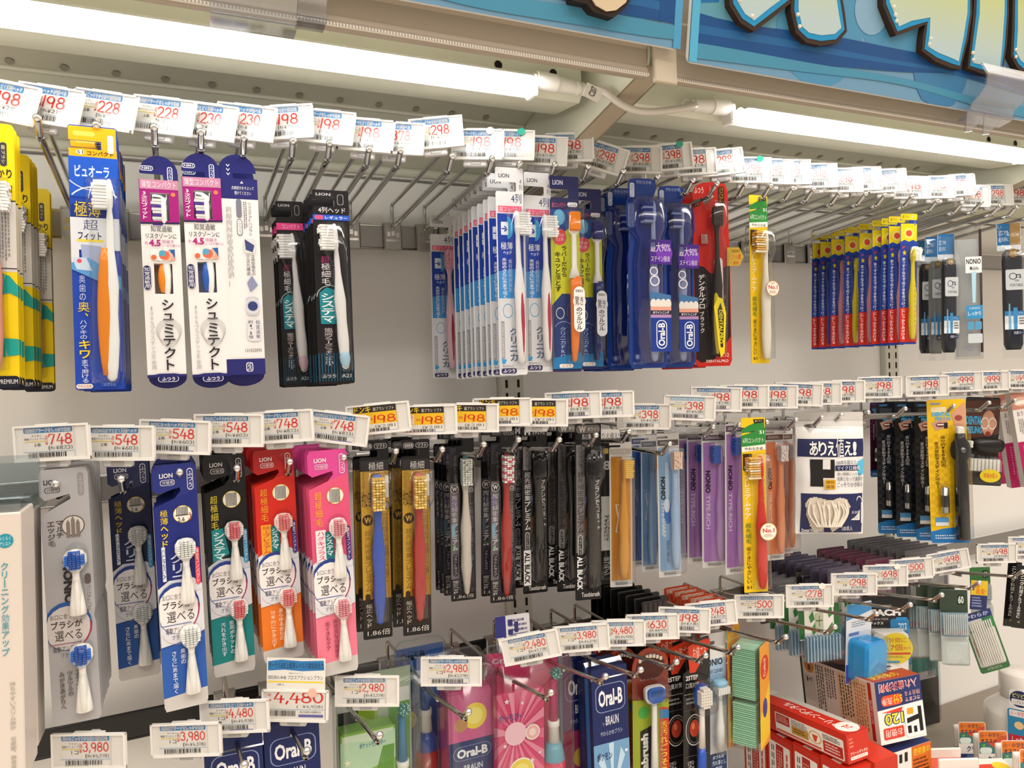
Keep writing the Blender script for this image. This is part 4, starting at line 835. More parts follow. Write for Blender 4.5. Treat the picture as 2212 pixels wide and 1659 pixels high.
def D_pro(p, key):
    q = [(.05, .06), (.12, .025), (.3, .008), (.7, 0), (.92, .02), (.98, .06), (.98, .3), (1, .35), (1, .97), (.94, 1), (.1, 1), (.04, .97), (.0, .5), (.02, .35), (.05, .3), (.02, .2), (.1, .14), (.45, .115), (.62, .08), (.56, .068), (.3, .09), (.06, .10)]
    p.card(q, '#c9281f', .0008, 'gloss'); p.t('ふつう', .1, .03, .34, .065, '#f6ded8', .03); p.r(.72, .03, .88, .12, '#2a1a18', .002); p.vt('コンパクト', .74, .035, .86, .115, '#f0b23a')
    p.poly([(.05, .45), (.3, .46), (.5, .5), (.98, .45), (.98, .84), (.55, .96), (.2, .98), (.06, .96)], '#241c1c'); p.vt('デンタルプロ', .16, .5, .32, .69, '#f1efee', .04); p.vt('ブラック', .18, .7, .29, .82, '#e4e1df', .02); p.vt('ツルツル!', .76, .61, .87, .83, '#8a7f7c', .02)
    p.r(.56, .405, .82, .655, '#c9281f', .008); p.r(.58, .41, .8, .65, '#f4f0ee', .008); p.vt('水だけで', .64, .425, .74, .51, '#2b2523', .02); p.vt('歯ツルツル', .62, .515, .76, .63, '#d12f22', .03)
    p.t('C12', .72, .93, .92, .95, '#f4d5cc', .02); p.t('DENTALPRO', .32, .965, .9, .98, '#f6e2dc', .02)
    p.blister([(.10, .6, .003, .001), (.12, .62, .0145, .016), (.22, .62, .0145, .017), (.28, .6, .009, .014), (.4, .62, .016, .015), (.93, .6, .012, .014), (.95, .6, .003, .001)])
    p.brush(.62, .14, .95, '#2b2322', '#4d4440', 'f', hw=.006, grip=('#e3cf22', .52, .98, -.002, .0048), bl=.006)
    y0_ = p.y; p.y = -.0145
    p.poly([(.45, .68), (.55, .63), (.68, .64), (.76, .72), (.7, .93), (.6, .955), (.55, .9)], '#efd91f'); p.poly([(.54, .7), (.62, .66), (.7, .73), (.66, .9), (.6, .9)], '#2a2512'); p.t('DENTALPRO', .575, .70, .665, .88, '#efd91f', .02, rot=90)
    p.y = y0_
    q = p.sub(-.004); q.poly([(1.0, .36), (1.22, .36), (1.34, .41), (1.22, .46), (1.0, .46)], '#c9a23a'); q.t('超極細毛', 1.02, .372, 1.24, .388, '#4a3210'); q.t('フッ素', 1.02, .397, 1.26, .425, '#c8321e', .02); q.t('配合', 1.06, .435, 1.2, .452, '#c8321e'); q.mb.slab([q.P(1.34, .41), q.P(1.22, .36), q.P(.9, .36), q.P(.9, .46), q.P(1.22, .46)], -.0038, -.0032, M('#c9a23a')); p.part('hexagon_sticker', q.mb)
    p.bubble(.2, .28, .38, .35, .012, rad=.004); mb = MB()
    for i in range(5): mb.tube([(p.x0+(.22+.035*i)*p.W, -.007, -p.H*.29), (p.x0+(.22+.035*i)*p.W, -.007, -p.H*.34)], .0006, M('#d9d6d2', 'metal'), 6)
    p.part('floss_pick', mb)
def D_prem(p, key):
    wht = key == 'white'
    p.notch('#f0c81c', .055, .085, .66, .05); p.poly([(.3, .045), (.96, .01), (.98, .065), (.02, .088), (.02, .066)], '#2f8a3c'); p.poly([(.5, .01), (.95, .01), (.95, .03), (.55, .035)], '#2a2218'); p.t('歯ブラシ', .58, .014, .9, .026, '#e7d58a')
    p.poly([(.0, .10), (.3, .09), (1, .06), (1, .155), (0, .165)], '#2f8a3c'); p.t('6列コンパクト', .06, .115, .94, .145, '#eef6e4', .03); p.t('51', .76, .075, .95, .095, '#eef6e4', .03); p.poly([(0, .165), (1, .155), (1, .185), (0, .195)], '#f4f2e4'); p.t('やわらかめ', .12, .168, .9, .187, '#3a3524', .02)
    p.r(.04, .205, .42, .30, '#38240f'); p.r(.12, .225, .34, .275, '#e88a1c', .001); p.t('薄型', .08, .275, .4, .293, '#f4efe2', .02); p.t('ヘッド', .08, .30, .4, .313, '#4a3a14', .02)
    p.vt('プレミアムケア', .08, .325, .33, .58, '#fff9e6' if not wht else '#fdf3cc', .05); p.vt('超先細毛', .1, .6, .32, .72, '#2f7d36', .04); p.vt('歯ぐきにやさしい', .12, .735, .3, .95, '#5b4a16', .01); p.vt('プレミアムケア', .82, .35, .94, .6, '#a98a1e')
    p.t('51', .1, .962, .3, .978, '#3a2f10', .02)
    p.blister([(.2, .68, .003, .001), (.21, .68, .0145, .016), (.33, .68, .0145, .018), (.4, .66, .010, .014), (.6, .68, .012, .015), (.97, .68, .012, .015), (.98, .68, .003, .001)])
    hc = '#efe7d6' if wht else '#d52d20'
    p.brush(.68, .215, .975, hc, '#e7b863' if not wht else '#e2b25a', 'l', hw=.0072, hl=.03, b2='#f1e4c8', bl=.012, neck=.0032)
    q = p.sub(-.0165); q.c(.80, .64 if not wht else .56, .36, '#b98c3c'); q.c(.80, .64 if not wht else .56, .33, '#f6f0e2'); v = .64 if not wht else .56
    q.t('No.1', .56, v-.02, 1.05, v+.005, '#d0392c', .03); q.fine(.6, v+.012, 1.0, v+.03, '#c47e5a', 3); q.t('販売', .7, v-.036, .9, v-.025, '#c47e5a'); p.part('round_sticker', q.mb)
def D_kid(p, key):
    p.notch('#2343a0', .05, .075, .55, .06); p.r(.0, .0, 1, .048, '#f0d519', .002); p.r(.02, .076, .98, .24, '#f0d519'); p.t('歯ブラシ', .1, .012, .5, .035, '#6b5a12', .01); p.t('8', .62, .01, .75, .036, '#d8d1c0', .03); p.t('8', .8, .05, .92, .09, '#6b7a9c', .02)
    # plain stand-in for the mascot: a sunburst with two discs
    p.poly([(.02, .24), (.98, .24), (.98, .215), (.75, .2), (.5, .215), (.25, .2), (.02, .215)], '#2343a0'); p.c(.5, .15, .3, '#f4e36a'); p.c(.5, .15, .18, '#e8503a'); 
    p.poly([(.24+.13*math.cos(math.radians(-90+36*i))*(1 if i % 2 == 0 else .45), .30+.024*math.sin(math.radians(-90+36*i))*(1 if i % 2 == 0 else .45)) for i in range(10)], '#f0d519')
    p.r(.0, .72, 1, .985, '#d9301f', .002); p.vt('まっすぐな毛で歯ぐきを傷つけずにしっかりみがける', .1, .335, .3, .965, '#f3f3f6', .03); p.t('ド', .12, .245, .3, .27, '#e8503a', .04)
    c = dict(yellow='#e9d322', pink='#e59aa6', blue='#2446b4')[key]
    p.blister([(.25, .62, .002, .001), (.26, .62, .010, .012), (.36, .62, .010, .013), (.45, .62, .0075, .012), (.97, .62, .0075, .012), (.98, .62, .002, .001)])
    p.brush(.6, .26, .965, c, '#efeee8', 'r', hw=.0056, hl=.021, bl=.0075)
    p.y = -.0118
    for i in range(9): p.c(.62, .56+.038*i, .035, '#b98a2a' if key == 'yellow' else '#b85a66' if key == 'pink' else '#1a2f86', n=8)
def D_ora(p, key):
    p.rcard('#e7edf2', .002, 0, .2, kind='gloss'); p.r(.02, .0, .55 if key == 'a' else .98, .16, '#2277b8'); p.vt('いつでも', .06, .01, .2, .14, '#e6f0f8'); p.t('どこでも', .08, .05, .5, .08, '#e6f0f8', .02); p.t('衛生的に', .08, .1, .5, .13, '#e6f0f8', .02)
    if key == 'a': p.r(.55, .0, .98, .16, '#b08a52'); p.t('PORTABLE', .6, .07, .95, .1, '#efe3cc')
    dk = '#232833' if key != 'grey' else '#8d8f90'
    mb = MB(); z = lambda v: -v*p.H
    mb.loft([(z(v), 0, -.009, p.W*a, .008*b) for v, a, b in ((.2, .28, .3), (.22, .36, .9), (.28, .4, 1), (.6, .4, 1), (.9, .38, 1), (.94, .3, .6))], M(dk, 'plastic'), 14, .7); p.part('toothbrush_case', mb)
    q = p.sub(-.0178); q.c(.45, .23, .2, '#8c6c34'); q.t('抗菌', .33, .215, .57, .24, '#efe0bc', .02)
    q.r(.12, .35, .9, .50, '#e4e7ec', .002); q.ring(.42, .4, .16, '#20242e', .2, rv=.025); q.t('ra', .56, .385, .76, .415, '#20242e', .01); q.t('PORTABLE', .3, .455, .82, .475, '#3a3e4a'); q.t('me', .5, .425, .66, .44, '#555')
    q.r(.05, .655, .95, .69, '#2f86c6'); q.t('ハブラシ', .5, .663, .9, .682, '#e6f0f8'); q.r(.05, .69, .95, .79, '#eef2f5'); q.poly([(.22, .6), (.28, .6), (.32, .79), (.2, .79)], '#7db8e2'); q.poly([(.4, .63), (.58, .63), (.56, .79), (.42, .79)], '#3f9ad6'); q.fine(.64, .7, .92, .76, '#666', 3); q.r(.36, .8, .9, .83, '#2a3556', .002); q.t('抗菌コート', .42, .805, .86, .825, '#e6e9f2'); p.part('case_label', q.mb)
    mb = MB(); w = p.W
    mb.add([(-w/2, -.004, z(.02)), (w/2, -.004, z(.02)), (w/2*.97, -.0195, z(.25)), (w/2, -.0195, z(.7)), (w/2, -.012, z(1)), (-w/2, -.012, z(1)), (-w/2, -.0195, z(.7)), (-w/2*.97, -.0195, z(.25))], [(0, 1, 2, 7), (7, 2, 3, 6), (6, 3, 4, 5)], CLEAR()); p.part('clear_bag', mb)
def D_nonbag(p, key):
    w, h = p.W, p.H; mb = MB()
    nx, nz = 6, 14; vs = []; fs = []
    for j in range(nz+1):
        for i in range(nx+1):
            u, v = i/nx, j/nz; vs.append((-w/2+u*w, -.011*math.sin(PI*u)**.6*math.sin(PI*min(1, v*1.05+.02))**.4-.0015*math.sin(u*9+v*13), -v*h))
    for j in range(nz):
        for i in range(nx): a = j*(nx+1)+i; fs.append((a, a+nx+1, a+nx+2, a+1))
    p.mb.slab([(-w/2*.85, -h*.98), (w/2*.8, -h*.98), (w/2*.8, -h*.1), (-w/2*.85, -h*.1)], .001, .0018, M('#dcdcdc', 'print'))
    mb.add(vs, fs, M('#e2e4e4', 'tint'), True); p.part('clear_bag', mb)
    p.y = -.0135; p.r(.3, .24, .86, .36, '#f2f3f3'); p.t('NONIO', .33, .255, .83, .295, '#262626', .03); p.t('Mobile', .45, .31, .75, .34, '#333', .01); p.r(.3, .6, .86, .7, '#3d96cc'); p.t('しっかり', .36, .645, .8, .675, '#eaf4fa', .02); p.t('口臭原因', .4, .612, .76, .63, '#dceefa'); p.r(.34, .72, .56, .78, '#5aa3cf', .002); p.r(.6, .72, .82, .78, '#5aa3cf', .002); p.r(.34, .81, .84, .88, '#cfd8de', .002); p.ring(.4, .92, .1, '#7a84a8', .3); p.poly([(.5, .35), (.66, .35), (.62, .58), (.52, .58)], '#b5dff0')
    p.y = .0; m2 = MB(); m2.box(w*.40, w*.48, -.003, .0, -h*.95, -h*.03, M('#3a2f2c', 'plastic'), .001); p.part('zip_strip', m2)
# ---- middle row designs
HS = dict(navy=('#25307c', '#1d2a78', '#2b5cb0', '#e8c832', '極薄ヘッド', 'クリニカ'), dark=('#1d2754', '#1a2450', '#1f4f96', '#d8bb3a', '極薄ヘッド', 'クリニカ'), teal=('#191a1c', '#17191b', '#138484', '#e6cf3c', '超極細毛', 'システマ'), red=('#b01d1c', '#d02a1e', '#e87a22', '#eba92c', '超極細毛', '極上プレミアム'), pink=('#d84a96', '#e0567e', '#ee7f96', '#f0b22e', '超極細毛', 'ハグキプラス'))  # dark repeats the navy pack with the shade put into its colours
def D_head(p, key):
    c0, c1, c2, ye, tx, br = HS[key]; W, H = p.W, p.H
    q = [(.06, .0), (.94, .0), (1, .02), (1, .55), (.965, .585), (1, .62), (1, .985), (.95, 1), (.06, 1), (0, .985), (0, .62), (.03, .585), (0, .55), (0, .17), (.45, .145), (.62, .11), (.60, .095), (.1, .115), (0, .10), (0, .02)]
    p.card(q, c0, .0008, 'gloss'); p.poly([(.0, .17), (.6, .13), (1, .11), (1, .93), (0, .945)], c1); p.poly([(.02, .17), (.98, .13), (.98, .5), (.02, .5)], c1)
    p.poly([(0, .945), (1, .93), (1, .98), (.96, 1), (.04, 1), (0, .98)], '#c9c6c2'); p.poly([(0, .66), (1, .64), (1, .93), (0, .945)], c2); p.poly([(0, .5), (.25, .47), (.8, .47), (1, .5), (1, .54), (0, .56)], '#c9d2da' if key in ('teal',) else '#dfe0e6')
    p.t('LION', .16, .034, .46, .053, '#e9e7e8', .02); p.r(.17, .06, .5, .084, '#c2bfc2', .002); p.r(.185, .0625, .485, .0815, c0, .002); p.t('付替用', .22, .065, .46, .079, '#d9d6d8'); p.r(.78, .02, .92, .11, '#d9d6da', .003); p.r(.795, .024, .905, .106, c0, .003); p.vt('ふつう', .80, .03, .9, .1, '#e3e0e2', .01)
    p.vt(tx, .13, .18, .30, .335, ye, .03); p.c(.64, .205, .215, ye); p.c(.64, .205, .2, '#efeae0')
    for i in range(8): p.r(.5+.034*i, .175, .517+.034*i, .235 if key not in ('navy', 'dark') else .205, '#3a3634')
    if key in ('navy', 'dark'): p.r(.48, .206, .76, .211, '#4a4644'); p.t('2.6', .52, .217, .68, .235, '#4a4644', .01); p.t('↕', .76, .2, .84, .235, '#a5453a')
    if key == 'teal': p.poly([(.12, .335), (.4, .33), (.52, .45), (.12, .48)], '#1c8a90'); p.vt(br, .16, .345, .42, .475, '#eef4f3', .03)
    elif key in ('red', 'pink'): p.r(.1, .35, .36, .49, '#f0a22c' if key == 'red' else '#f0e6e6', .001); p.vt(br, .14, .355, .32, .485, '#c0392b' if key == 'red' else '#d0487e', .02); p.r(.34, .36, .54, .48, '#14787c'); p.vt('システマ', .36, .37, .52, .47, '#e8f0f0', .02)
    else: p.vt(br, .3, .36, .62, .53, '#c9d4ea', .03); p.r(.12, .33, .2, .47, '#dfe3ea'); p.t('CLINICA', .125, .34, .195, .46, '#4a5a86', rot=90)
    p.r(.86, .345, .97, .5, '#e04a5e' if key == 'navy' else '#3c8fc0' if key in ('teal', 'dark') else '#3a2a7c', .003); p.vt('薄型コンパクト', .88, .352, .95, .495, '#f3e9ee')
    p.poly([(0, .56), (1, .525), (1, .69), (.6, .72), (0, .735)], '#d9dae0'); p.c(.42, .585, .5, '#243f8c', rv=.105); p.c(.42, .592, .47, '#ece8e6', rv=.096); p.ring(.42, .592, .485, '#a02a56', .06, rv=.1, a0=-50, a1=10)
    p.t('お口に合う', .08, .525, .5, .547, '#4a4346', .01); p.t('ブラシが', .08, .553, .74, .585, '#3a3236', .03); p.t('選べる', .16, .595, .78, .64, '#3a3236', .03); p.r(.03, .648, .7, .652, '#6a7ab0'); p.t('電動アシスト', .12, .66, .62, .685, '#4b4a66', .01); p.t('ブラシ', .25, .692, .5, .71, '#4b4a66'); p.ring(.4, .66, .4, '#c9a7a7', .02, rv=.07, a0=200, a1=330)
    vt = {'navy': ('奥歯の', 'さらに奥まで届く'), 'dark': ('奥歯の', 'さらに奥まで届く'), 'teal': ('歯周ポケットの', '汚れをかき出す'), 'red': ('あらゆる部位の', '効率的にかき出す'), 'pink': ('高密度な段差植毛', '歯ぐきもケア')}[key]
    tc = '#dfe6ee' if key not in ('red', 'pink') else '#f3dcc0' if key == 'red' else '#7a1d4a'
    p.vt(vt[0], .42, .75, .53, .75+.022*len(vt[0]), tc, .01); p.vt(vt[1], .22, .755, .33, .755+.022*len(vt[1]), tc, .01)
    bc, b2 = dict(navy=('#eef0ee', None), dark=('#e4e4e2', None), teal=('#e8737c', '#f3dfe0'), red=('#ee7e80', '#f2c8c4'), pink=('#ee9aa8', '#f3d3cf'))[key]
    p.head2(.65, .30, .565, bc, b2); p.head2(.66, .655, .935, bc, b2)
    for a, b in ((.285, .40), (.645, .76)): p.bubble(.44, a, .9, b, .0135, rad=.012)
    p.bubble(.52, .40, .8, .6, .0125, rad=.004); p.bubble(.5, .76, .82, .95, .0125, rad=.004)
def D_nongrey(p, key):
    W, H = p.W, p.H
    q = [(.06, .0), (.94, .0), (1, .02), (1, .55), (.965, .585), (1, .62), (1, .985), (.95, 1), (.06, 1), (0, .985), (0, .62), (.03, .585), (0, .55), (0, .2), (.08, .17), (.62, .12), (.60, .10), (.1, .12), (0, .10), (0, .02)]
    p.card(q, '#a9a8aa', .0008, 'gloss'); p.t('LION', .09, .04, .38, .06, '#3a3739', .03); p.r(.1, .07, .42, .092, '#4a4648', .002); p.r(.115, .072, .405, .09, '#a9a8aa', .002); p.t('付替用', .15, .074, .38, .088, '#3a3739', .01); p.r(.78, .02, .9, .11, '#8d8b8d', .003); p.vt('ふつう', .8, .03, .88, .1, '#bdbbbd')
    p.vt('マルチ', .3, .2, .44, .27, '#4a3f3b', .03); p.vt('エッジ毛', .12, .2, .27, .3, '#4a3f3b', .03); p.c(.64, .225, .24, '#4a3f3b'); p.c(.64, .225, .22, '#c7c2bd')
    for i in range(3): p.poly([(.5+.1*i, .27), (.5+.1*i, .215-.012*(i == 1)), (.54+.1*i, .2-.012*(i == 1)), (.58+.1*i, .215-.012*(i == 1)), (.58+.1*i, .27)], '#7a6f68')
    p.t('NONIO', .38, .36, .58, .53, '#2c2a2a', .05, rot=90); p.r(.82, .42, .94, .46, '#5a5250', .002); p.vt('コンパクトヘッド', .83, .465, .93, .57, '#5a4a46')
    p.c(.42, .615, .5, '#26549a', rv=.095); p.c(.42, .622, .47, '#c9c2bf', rv=.086); p.ring(.42, .62, .485, '#a02a40', .06, rv=.09, a0=-50, a1=10); p.t('お口に合う', .07, .565, .5, .585, '#4a4040', .01); p.t('ブラシが', .08, .592, .72, .622, '#3a3030', .03); p.t('選べる', .15, .63, .7, .67, '#3a3030', .03); p.r(.03, .68, .7, .684, '#9a6a7c'); p.t('電動アシスト', .1, .69, .6, .712, '#4b4a56', .01); p.t('ブラシ', .25, .718, .48, .735, '#4b4a56')
    p.vt('ステインまで', .52, .79, .64, .93, '#5c4f48', .02); p.vt('ツルツルの', .35, .79, .46, .89, '#5c4f48', .02); p.vt('みがきあがりへ', .19, .79, .3, .94, '#5c4f48', .02)
    p.head2(.66, .315, .57, '#2b62c4', '#3f7ad8'); p.head2(.68, .685, .95, '#2b62c4', '#3f7ad8')
    for a, b in ((.29, .42), (.67, .79)): p.bubble(.44, a, .92, b, .0135, rad=.014)
    p.bubble(.54, .42, .82, .6, .0125, rad=.004); p.bubble(.54, .79, .84, .96, .0125, rad=.004)
def D_gold(p, key):
    p.notch('#0c0b0d', .05, .085, .62, .06, kind='gloss'); p.r(.06, .015, .44, .045, '#9a9794', .005); p.r(.08, .017, .42, .043, '#201f22', .005); p.t('極細密集', .12, .02, .4, .04, '#c9c6c2'); p.r(.5, .017, .95, .043, '#a9a7a5', .004); p.r(.515, .019, .935, .041, '#201f22', .004); p.t('ソフト', .58, .022, .88, .038, '#dcdad6')
    p.poly([(.02, .155), (.98, .155), (.98, .8), (.02, .8)], '#c0912e', 'foil'); p.r(.03, .10, .97, .155, '#28262a'); p.t('極細', .3, .11, .8, .15, '#bcb9b4', .03); p.poly([(.02, .155), (.35, .155), (.25, .8), (.02, .8)], '#d6ac45', 'foil')
    p.vt('クチコミ', .04, .16, .16, .24, '#8a6a20'); p.t('約2倍', .04, .255, .36, .335, '#2c2318', .03); p.c(.24, .40, .19, '#3a2c1a'); p.t('W', .12, .385, .36, .415, '#d2a650', .03); p.vt('超先細密集プレミアム', .12, .45, .34, .76, '#8d6a24', .02); p.vt('二段植毛で歯間まで届く', .72, .37, .92, .72, '#8d6a24', .01); p.c(.86, .33, .15, '#3a2c22'); p.t('舌', .77, .315, .96, .345, '#d8d3cc', .02)
    p.r(.1, .77, .26, .86, '#3a2713', .003); p.r(.02, .8, .98, .95, '#2b231a'); p.vt('幅広ヘッド', .12, .82, .32, .94, '#b9b3aa', .03); p.t('1.86倍', .14, .952, .92, .982, '#c8c4be', .04)
    c = {'blue': '#1f4cb4', 'red': '#ad1b18'}[key]
    p.blister([(.14, .6, .003, .001), (.155, .6, .0155, .017), (.30, .6, .0155, .018), (.36, .58, .0095, .013), (.9, .6, .010, .014), (.92, .6, .003, .001)])
    p.brush(.56, .17, .92, c, '#d2ab4e', 'f', hw=.0068, neck=.0032, hl=.036, b2='#e8cf86', hcol=c, bl=.0085, endw=.6)
    p.r(.85, .18, .97, .29, '#cfcbc4')
def D_holo(p, key):
    p.notch('#0c0b0d', .045, .08, .62, .06, kind='gloss'); p.r(.5, .012, .95, .036, '#a9a7a5', .004); p.r(.515, .014, .935, .034, '#201f22', .004); p.t('ミディアム', .55, .017, .9, .031, '#dcdad6'); p.r(.06, .012, .44, .036, '#55525a', .005)
    p.poly([(.04, .09), (.3, .09), (.3, .2), (.04, .2)], '#3a3640'); p.r(.02, .3, .34, .88, '#77737c', kind='foil'); p.r(.72, .3, .98, .9, '#3c3942', kind='foil')
    p.c(.2, .335, .16, '#e4e1e0'); p.c(.2, .335, .14, '#3a2c34'); p.t('W', .1, .322, .3, .348, '#f0eeee', .03); p.c(.84, .36, .15, '#2b272a', rv=.05); p.vt('白', .76, .325, .94, .36, '#d6d2d0', .02)
    p.vt('超先細密集プレミアム', .08, .37, .3, .7, '#d9d6dc', .02); p.r(.1, .72, .28, .85, '#24222a', .003); p.vt('フラットタイプ', .12, .727, .26, .845, '#c9c6cc'); p.vt('二段植毛で歯間まで届く', .78, .42, .92, .8, '#8d8a92')
    p.poly([(.05, .55), (.18, .53), (.2, .6), (.06, .63)], '#8fb6c8', 'foil'); p.poly([(.08, .68), (.2, .66), (.2, .7)], '#9ac7a8', 'foil'); p.poly([(.1, .38), (.22, .4), (.18, .47)], '#8e7fb4', 'foil')
    p.r(.02, .87, .4, .965, '#2a282c'); p.vt('幅広ヘッド', .08, .875, .3, .955, '#c9c6c2', .03); p.t('1.86倍', .1, .962, .9, .985, '#c8c4be', .04)
    c = {'white': '#d8d0c4', 'red': '#ad1b18'}[key]
    p.blister([(.12, .6, .003, .001), (.13, .6, .0145, .017), (.28, .6, .0145, .018), (.36, .58, .0095, .013), (.93, .6, .010, .014), (.95, .6, .003, .001)])
    p.brush(.58, .14, .955, c, '#eceae4', 'f', hw=.0066, neck=.0032, hl=.034, b2='#d9e4dc' if key == 'white' else '#e0647a', bl=.0085, hcol='#177a6c' if key == 'white' else None, endw=.6)
def D_black(p, key):
    p.notch('#0b0a0b', .06, .09, .62, .06, kind='gloss'); p.r(.04, .008, .96, .055, '#77746f' if key == 'w' else '#232124', .004)
    if key == 'm': p.t('M', .1, .012, .32, .05, '#f0eff0', .05); p.t('ミディアム', .42, .03, .92, .05, '#c9c6c8', .02)
    else: p.t('W', .14, .014, .42, .05, '#d8d4cf', .05); p.t('ホワイト', .48, .02, .92, .044, '#d8d4cf', .02)
    p.r(.04, .12, .36, .26, '#8f8c90', kind='foil'); p.vt('舌ブラシで', .1, .13, .3, .25, '#2c2a2c', .01)
    p.r(.04, .26, .36, .73, '#3a3839' if key == 'm' else '#8a8688', kind='foil'); p.vt('超先細密集プレミアム', .09, .27, .32, .62, '#e3e0e2' if key == 'm' else '#36322f', .03); p.r(.1, .63, .28, .76, '#d5d1ce', .003); p.r(.12, .634, .26, .756, '#2a2829', .003); p.vt('フラットタイプ', .13, .64, .25, .75, '#d5d1ce')
    p.poly([(.3, .55), (.46, .53), (.45, .6), (.36, .66)], '#b87a4a', 'foil'); p.poly([(.32, .42), (.42, .41), (.4, .48)], '#6a78a8', 'foil'); p.poly([(.34, .68), (.44, .65), (.42, .7)], '#6a9a78', 'foil')
    p.vt('舌ブラシで口臭ケア', .72, .28, .93, .62, '#cfccce', .02); p.r(.03, .74, .32, .95, '#f0eeec' if key == 'm' else '#1c1b1c'); p.t('ALL BLACK', .06, .75, .27, .94, '#1c1b1c' if key == 'm' else '#e9e7e6', .04, rot=90); p.t('Toothbrush', .22, .955, .92, .982, '#c9c6c2', .03)
    p.blister([(.12, .6, .003, .001), (.13, .6, .0155, .017), (.29, .6, .0155, .018), (.36, .58, .0095, .013), (.9, .6, .011, .016), (.95, .6, .003, .001)])
    p.brush(.58, .14, .95, '#060607', '#121214', 'f', hw=.0068, neck=.0033, hl=.036, b2='#1c1c1f', bl=.008, endw=.7)
def D_arie(p, key):
    p.rcard('#1d1c1d', .003); p.r(.02, .0, .98, .075, '#e9e6e2', .003); p.t('ありえ値え!', .08, .02, .94, .058, '#1d1c1d', .05); p.r(.1, .13, .9, .42, '#2a2829'); p.t('8', .3, .2, .6, .26, '#e6e3e0', .03); p.r(.3, .12, .5, .155, '#e0b92e'); p.t('円', .56, .12, .8, .155, '#e6e3e0'); p.r(.08, .43, .92, .78, '#efece8'); p.vt('やわらか超密毛', .3, .55, .66, .72, '#1d1c1d', .04); p.vt('歯ぐきに', .7, .46, .86, .6, '#4a4644'); p.vt('気持ちいい', .1, .46, .24, .66, '#4a4644'); p.vt('歯ブラシ', .3, .82, .62, .94, '#d9d6d2', .02)
    p.bubble(.1, .12, .9, .97, .012, rad=.005)
def D_case(p, key):
    col, txt, bc, tc, hd = dict(yellow=('#d08a1f', 'IDEAL FOR GUM MASSAGE', '#f0c45a', '#f1ead8', '#b9b4ac'), blue=('#2b66b4', 'IDEAL FOR GUM MASSAGE', '#1d3f9a', '#cfe0f2', '#4a5a7a'), clearblue=('#7fa3cc', 'IDEAL FOR GUM MASSAGE', '#e8963a', '#dfe9f4', '#6a7080'), sharp=('#8fb4d8', 'TYPE-SHARP', '#f0d2bc', '#e2eaf2', '#5a5350'), purple=('#b07ac0', 'TYPE-RICH', '#2456b8', '#e3cfea', '#5a4a5a'), orange=('#ee8c58', 'TYPE-SMOOTH', '#f0dcd6', '#f6dcc6', '#6a5048'))[key]
    w, h = p.W, p.H; p.cardname = 'hanger_card'; z = lambda v: -v*h; thin = key in ('yellow', 'blue', 'clearblue')
    p.notch('#d9d8d6', .02, .035, .5, .05, kind='gloss'); p.r(.03, .045, .97, .085, hd); p.fine(.15, .055, .85, .075, '#cfcac6', 2)
    p.poly([(.06, .1), (.94, .1), (.94, .955), (.06, .955)], col); p.r(.55, .09, .95, .2, '#e9e7e4'); p.r(.2, .965, .8, .988, '#efeeec', .003); p.r(.22, .967, .78, .986, '#8d8a86', .003); p.t('ふつう', .3, .969, .7, .984, '#efeeec')
    if thin: p.t(txt, .6, .5, .78, .93, tc, .01, rot=90); p.poly([(.25, .43), (.3, .43), (.5, .62), (.45, .62)], tc); p.poly([(.5, .43), (.45, .43), (.25, .62), (.3, .62)], tc); p.r(.25, .428, .5, .432, tc); p.r(.25, .618, .5, .622, tc)
    else: p.t('NONIO', .14, .3, .36, .46, '#231f22', .04, rot=90); p.t(txt, .16, .475, .34, .72, tc, .03, rot=90)
    if key == 'sharp': p.c(.45, .55, .18, '#3f7ac8', rv=.08); p.c(.4, .5, .13, '#dfe6ee', rv=.05); p.r(.34, .2, .5, .45, '#b8d0e6', .002); p.vt('超先細毛', .36, .74, .48, .9, '#5a6a86')
    p.bubble(.05, .09, .95, .96, .0195, M('#f3f5f7', 'tint'), rad=.003, taper=.001)
    p.brush(.68 if not thin else .55, .115, .94, {'yellow': '#d9962a', 'blue': '#2f6fc4', 'clearblue': '#86a8d0', 'sharp': '#9dbbdc', 'purple': '#b98ac8', 'orange': '#f0935c'}[key], bc, 'l' if key == 'purple' else 'f' if not thin else 'r', hw=.0062 if not thin else .0068, neck=.0036, hl=.024, bl=.008, b2='#e9e6e2' if key == 'orange' else None)
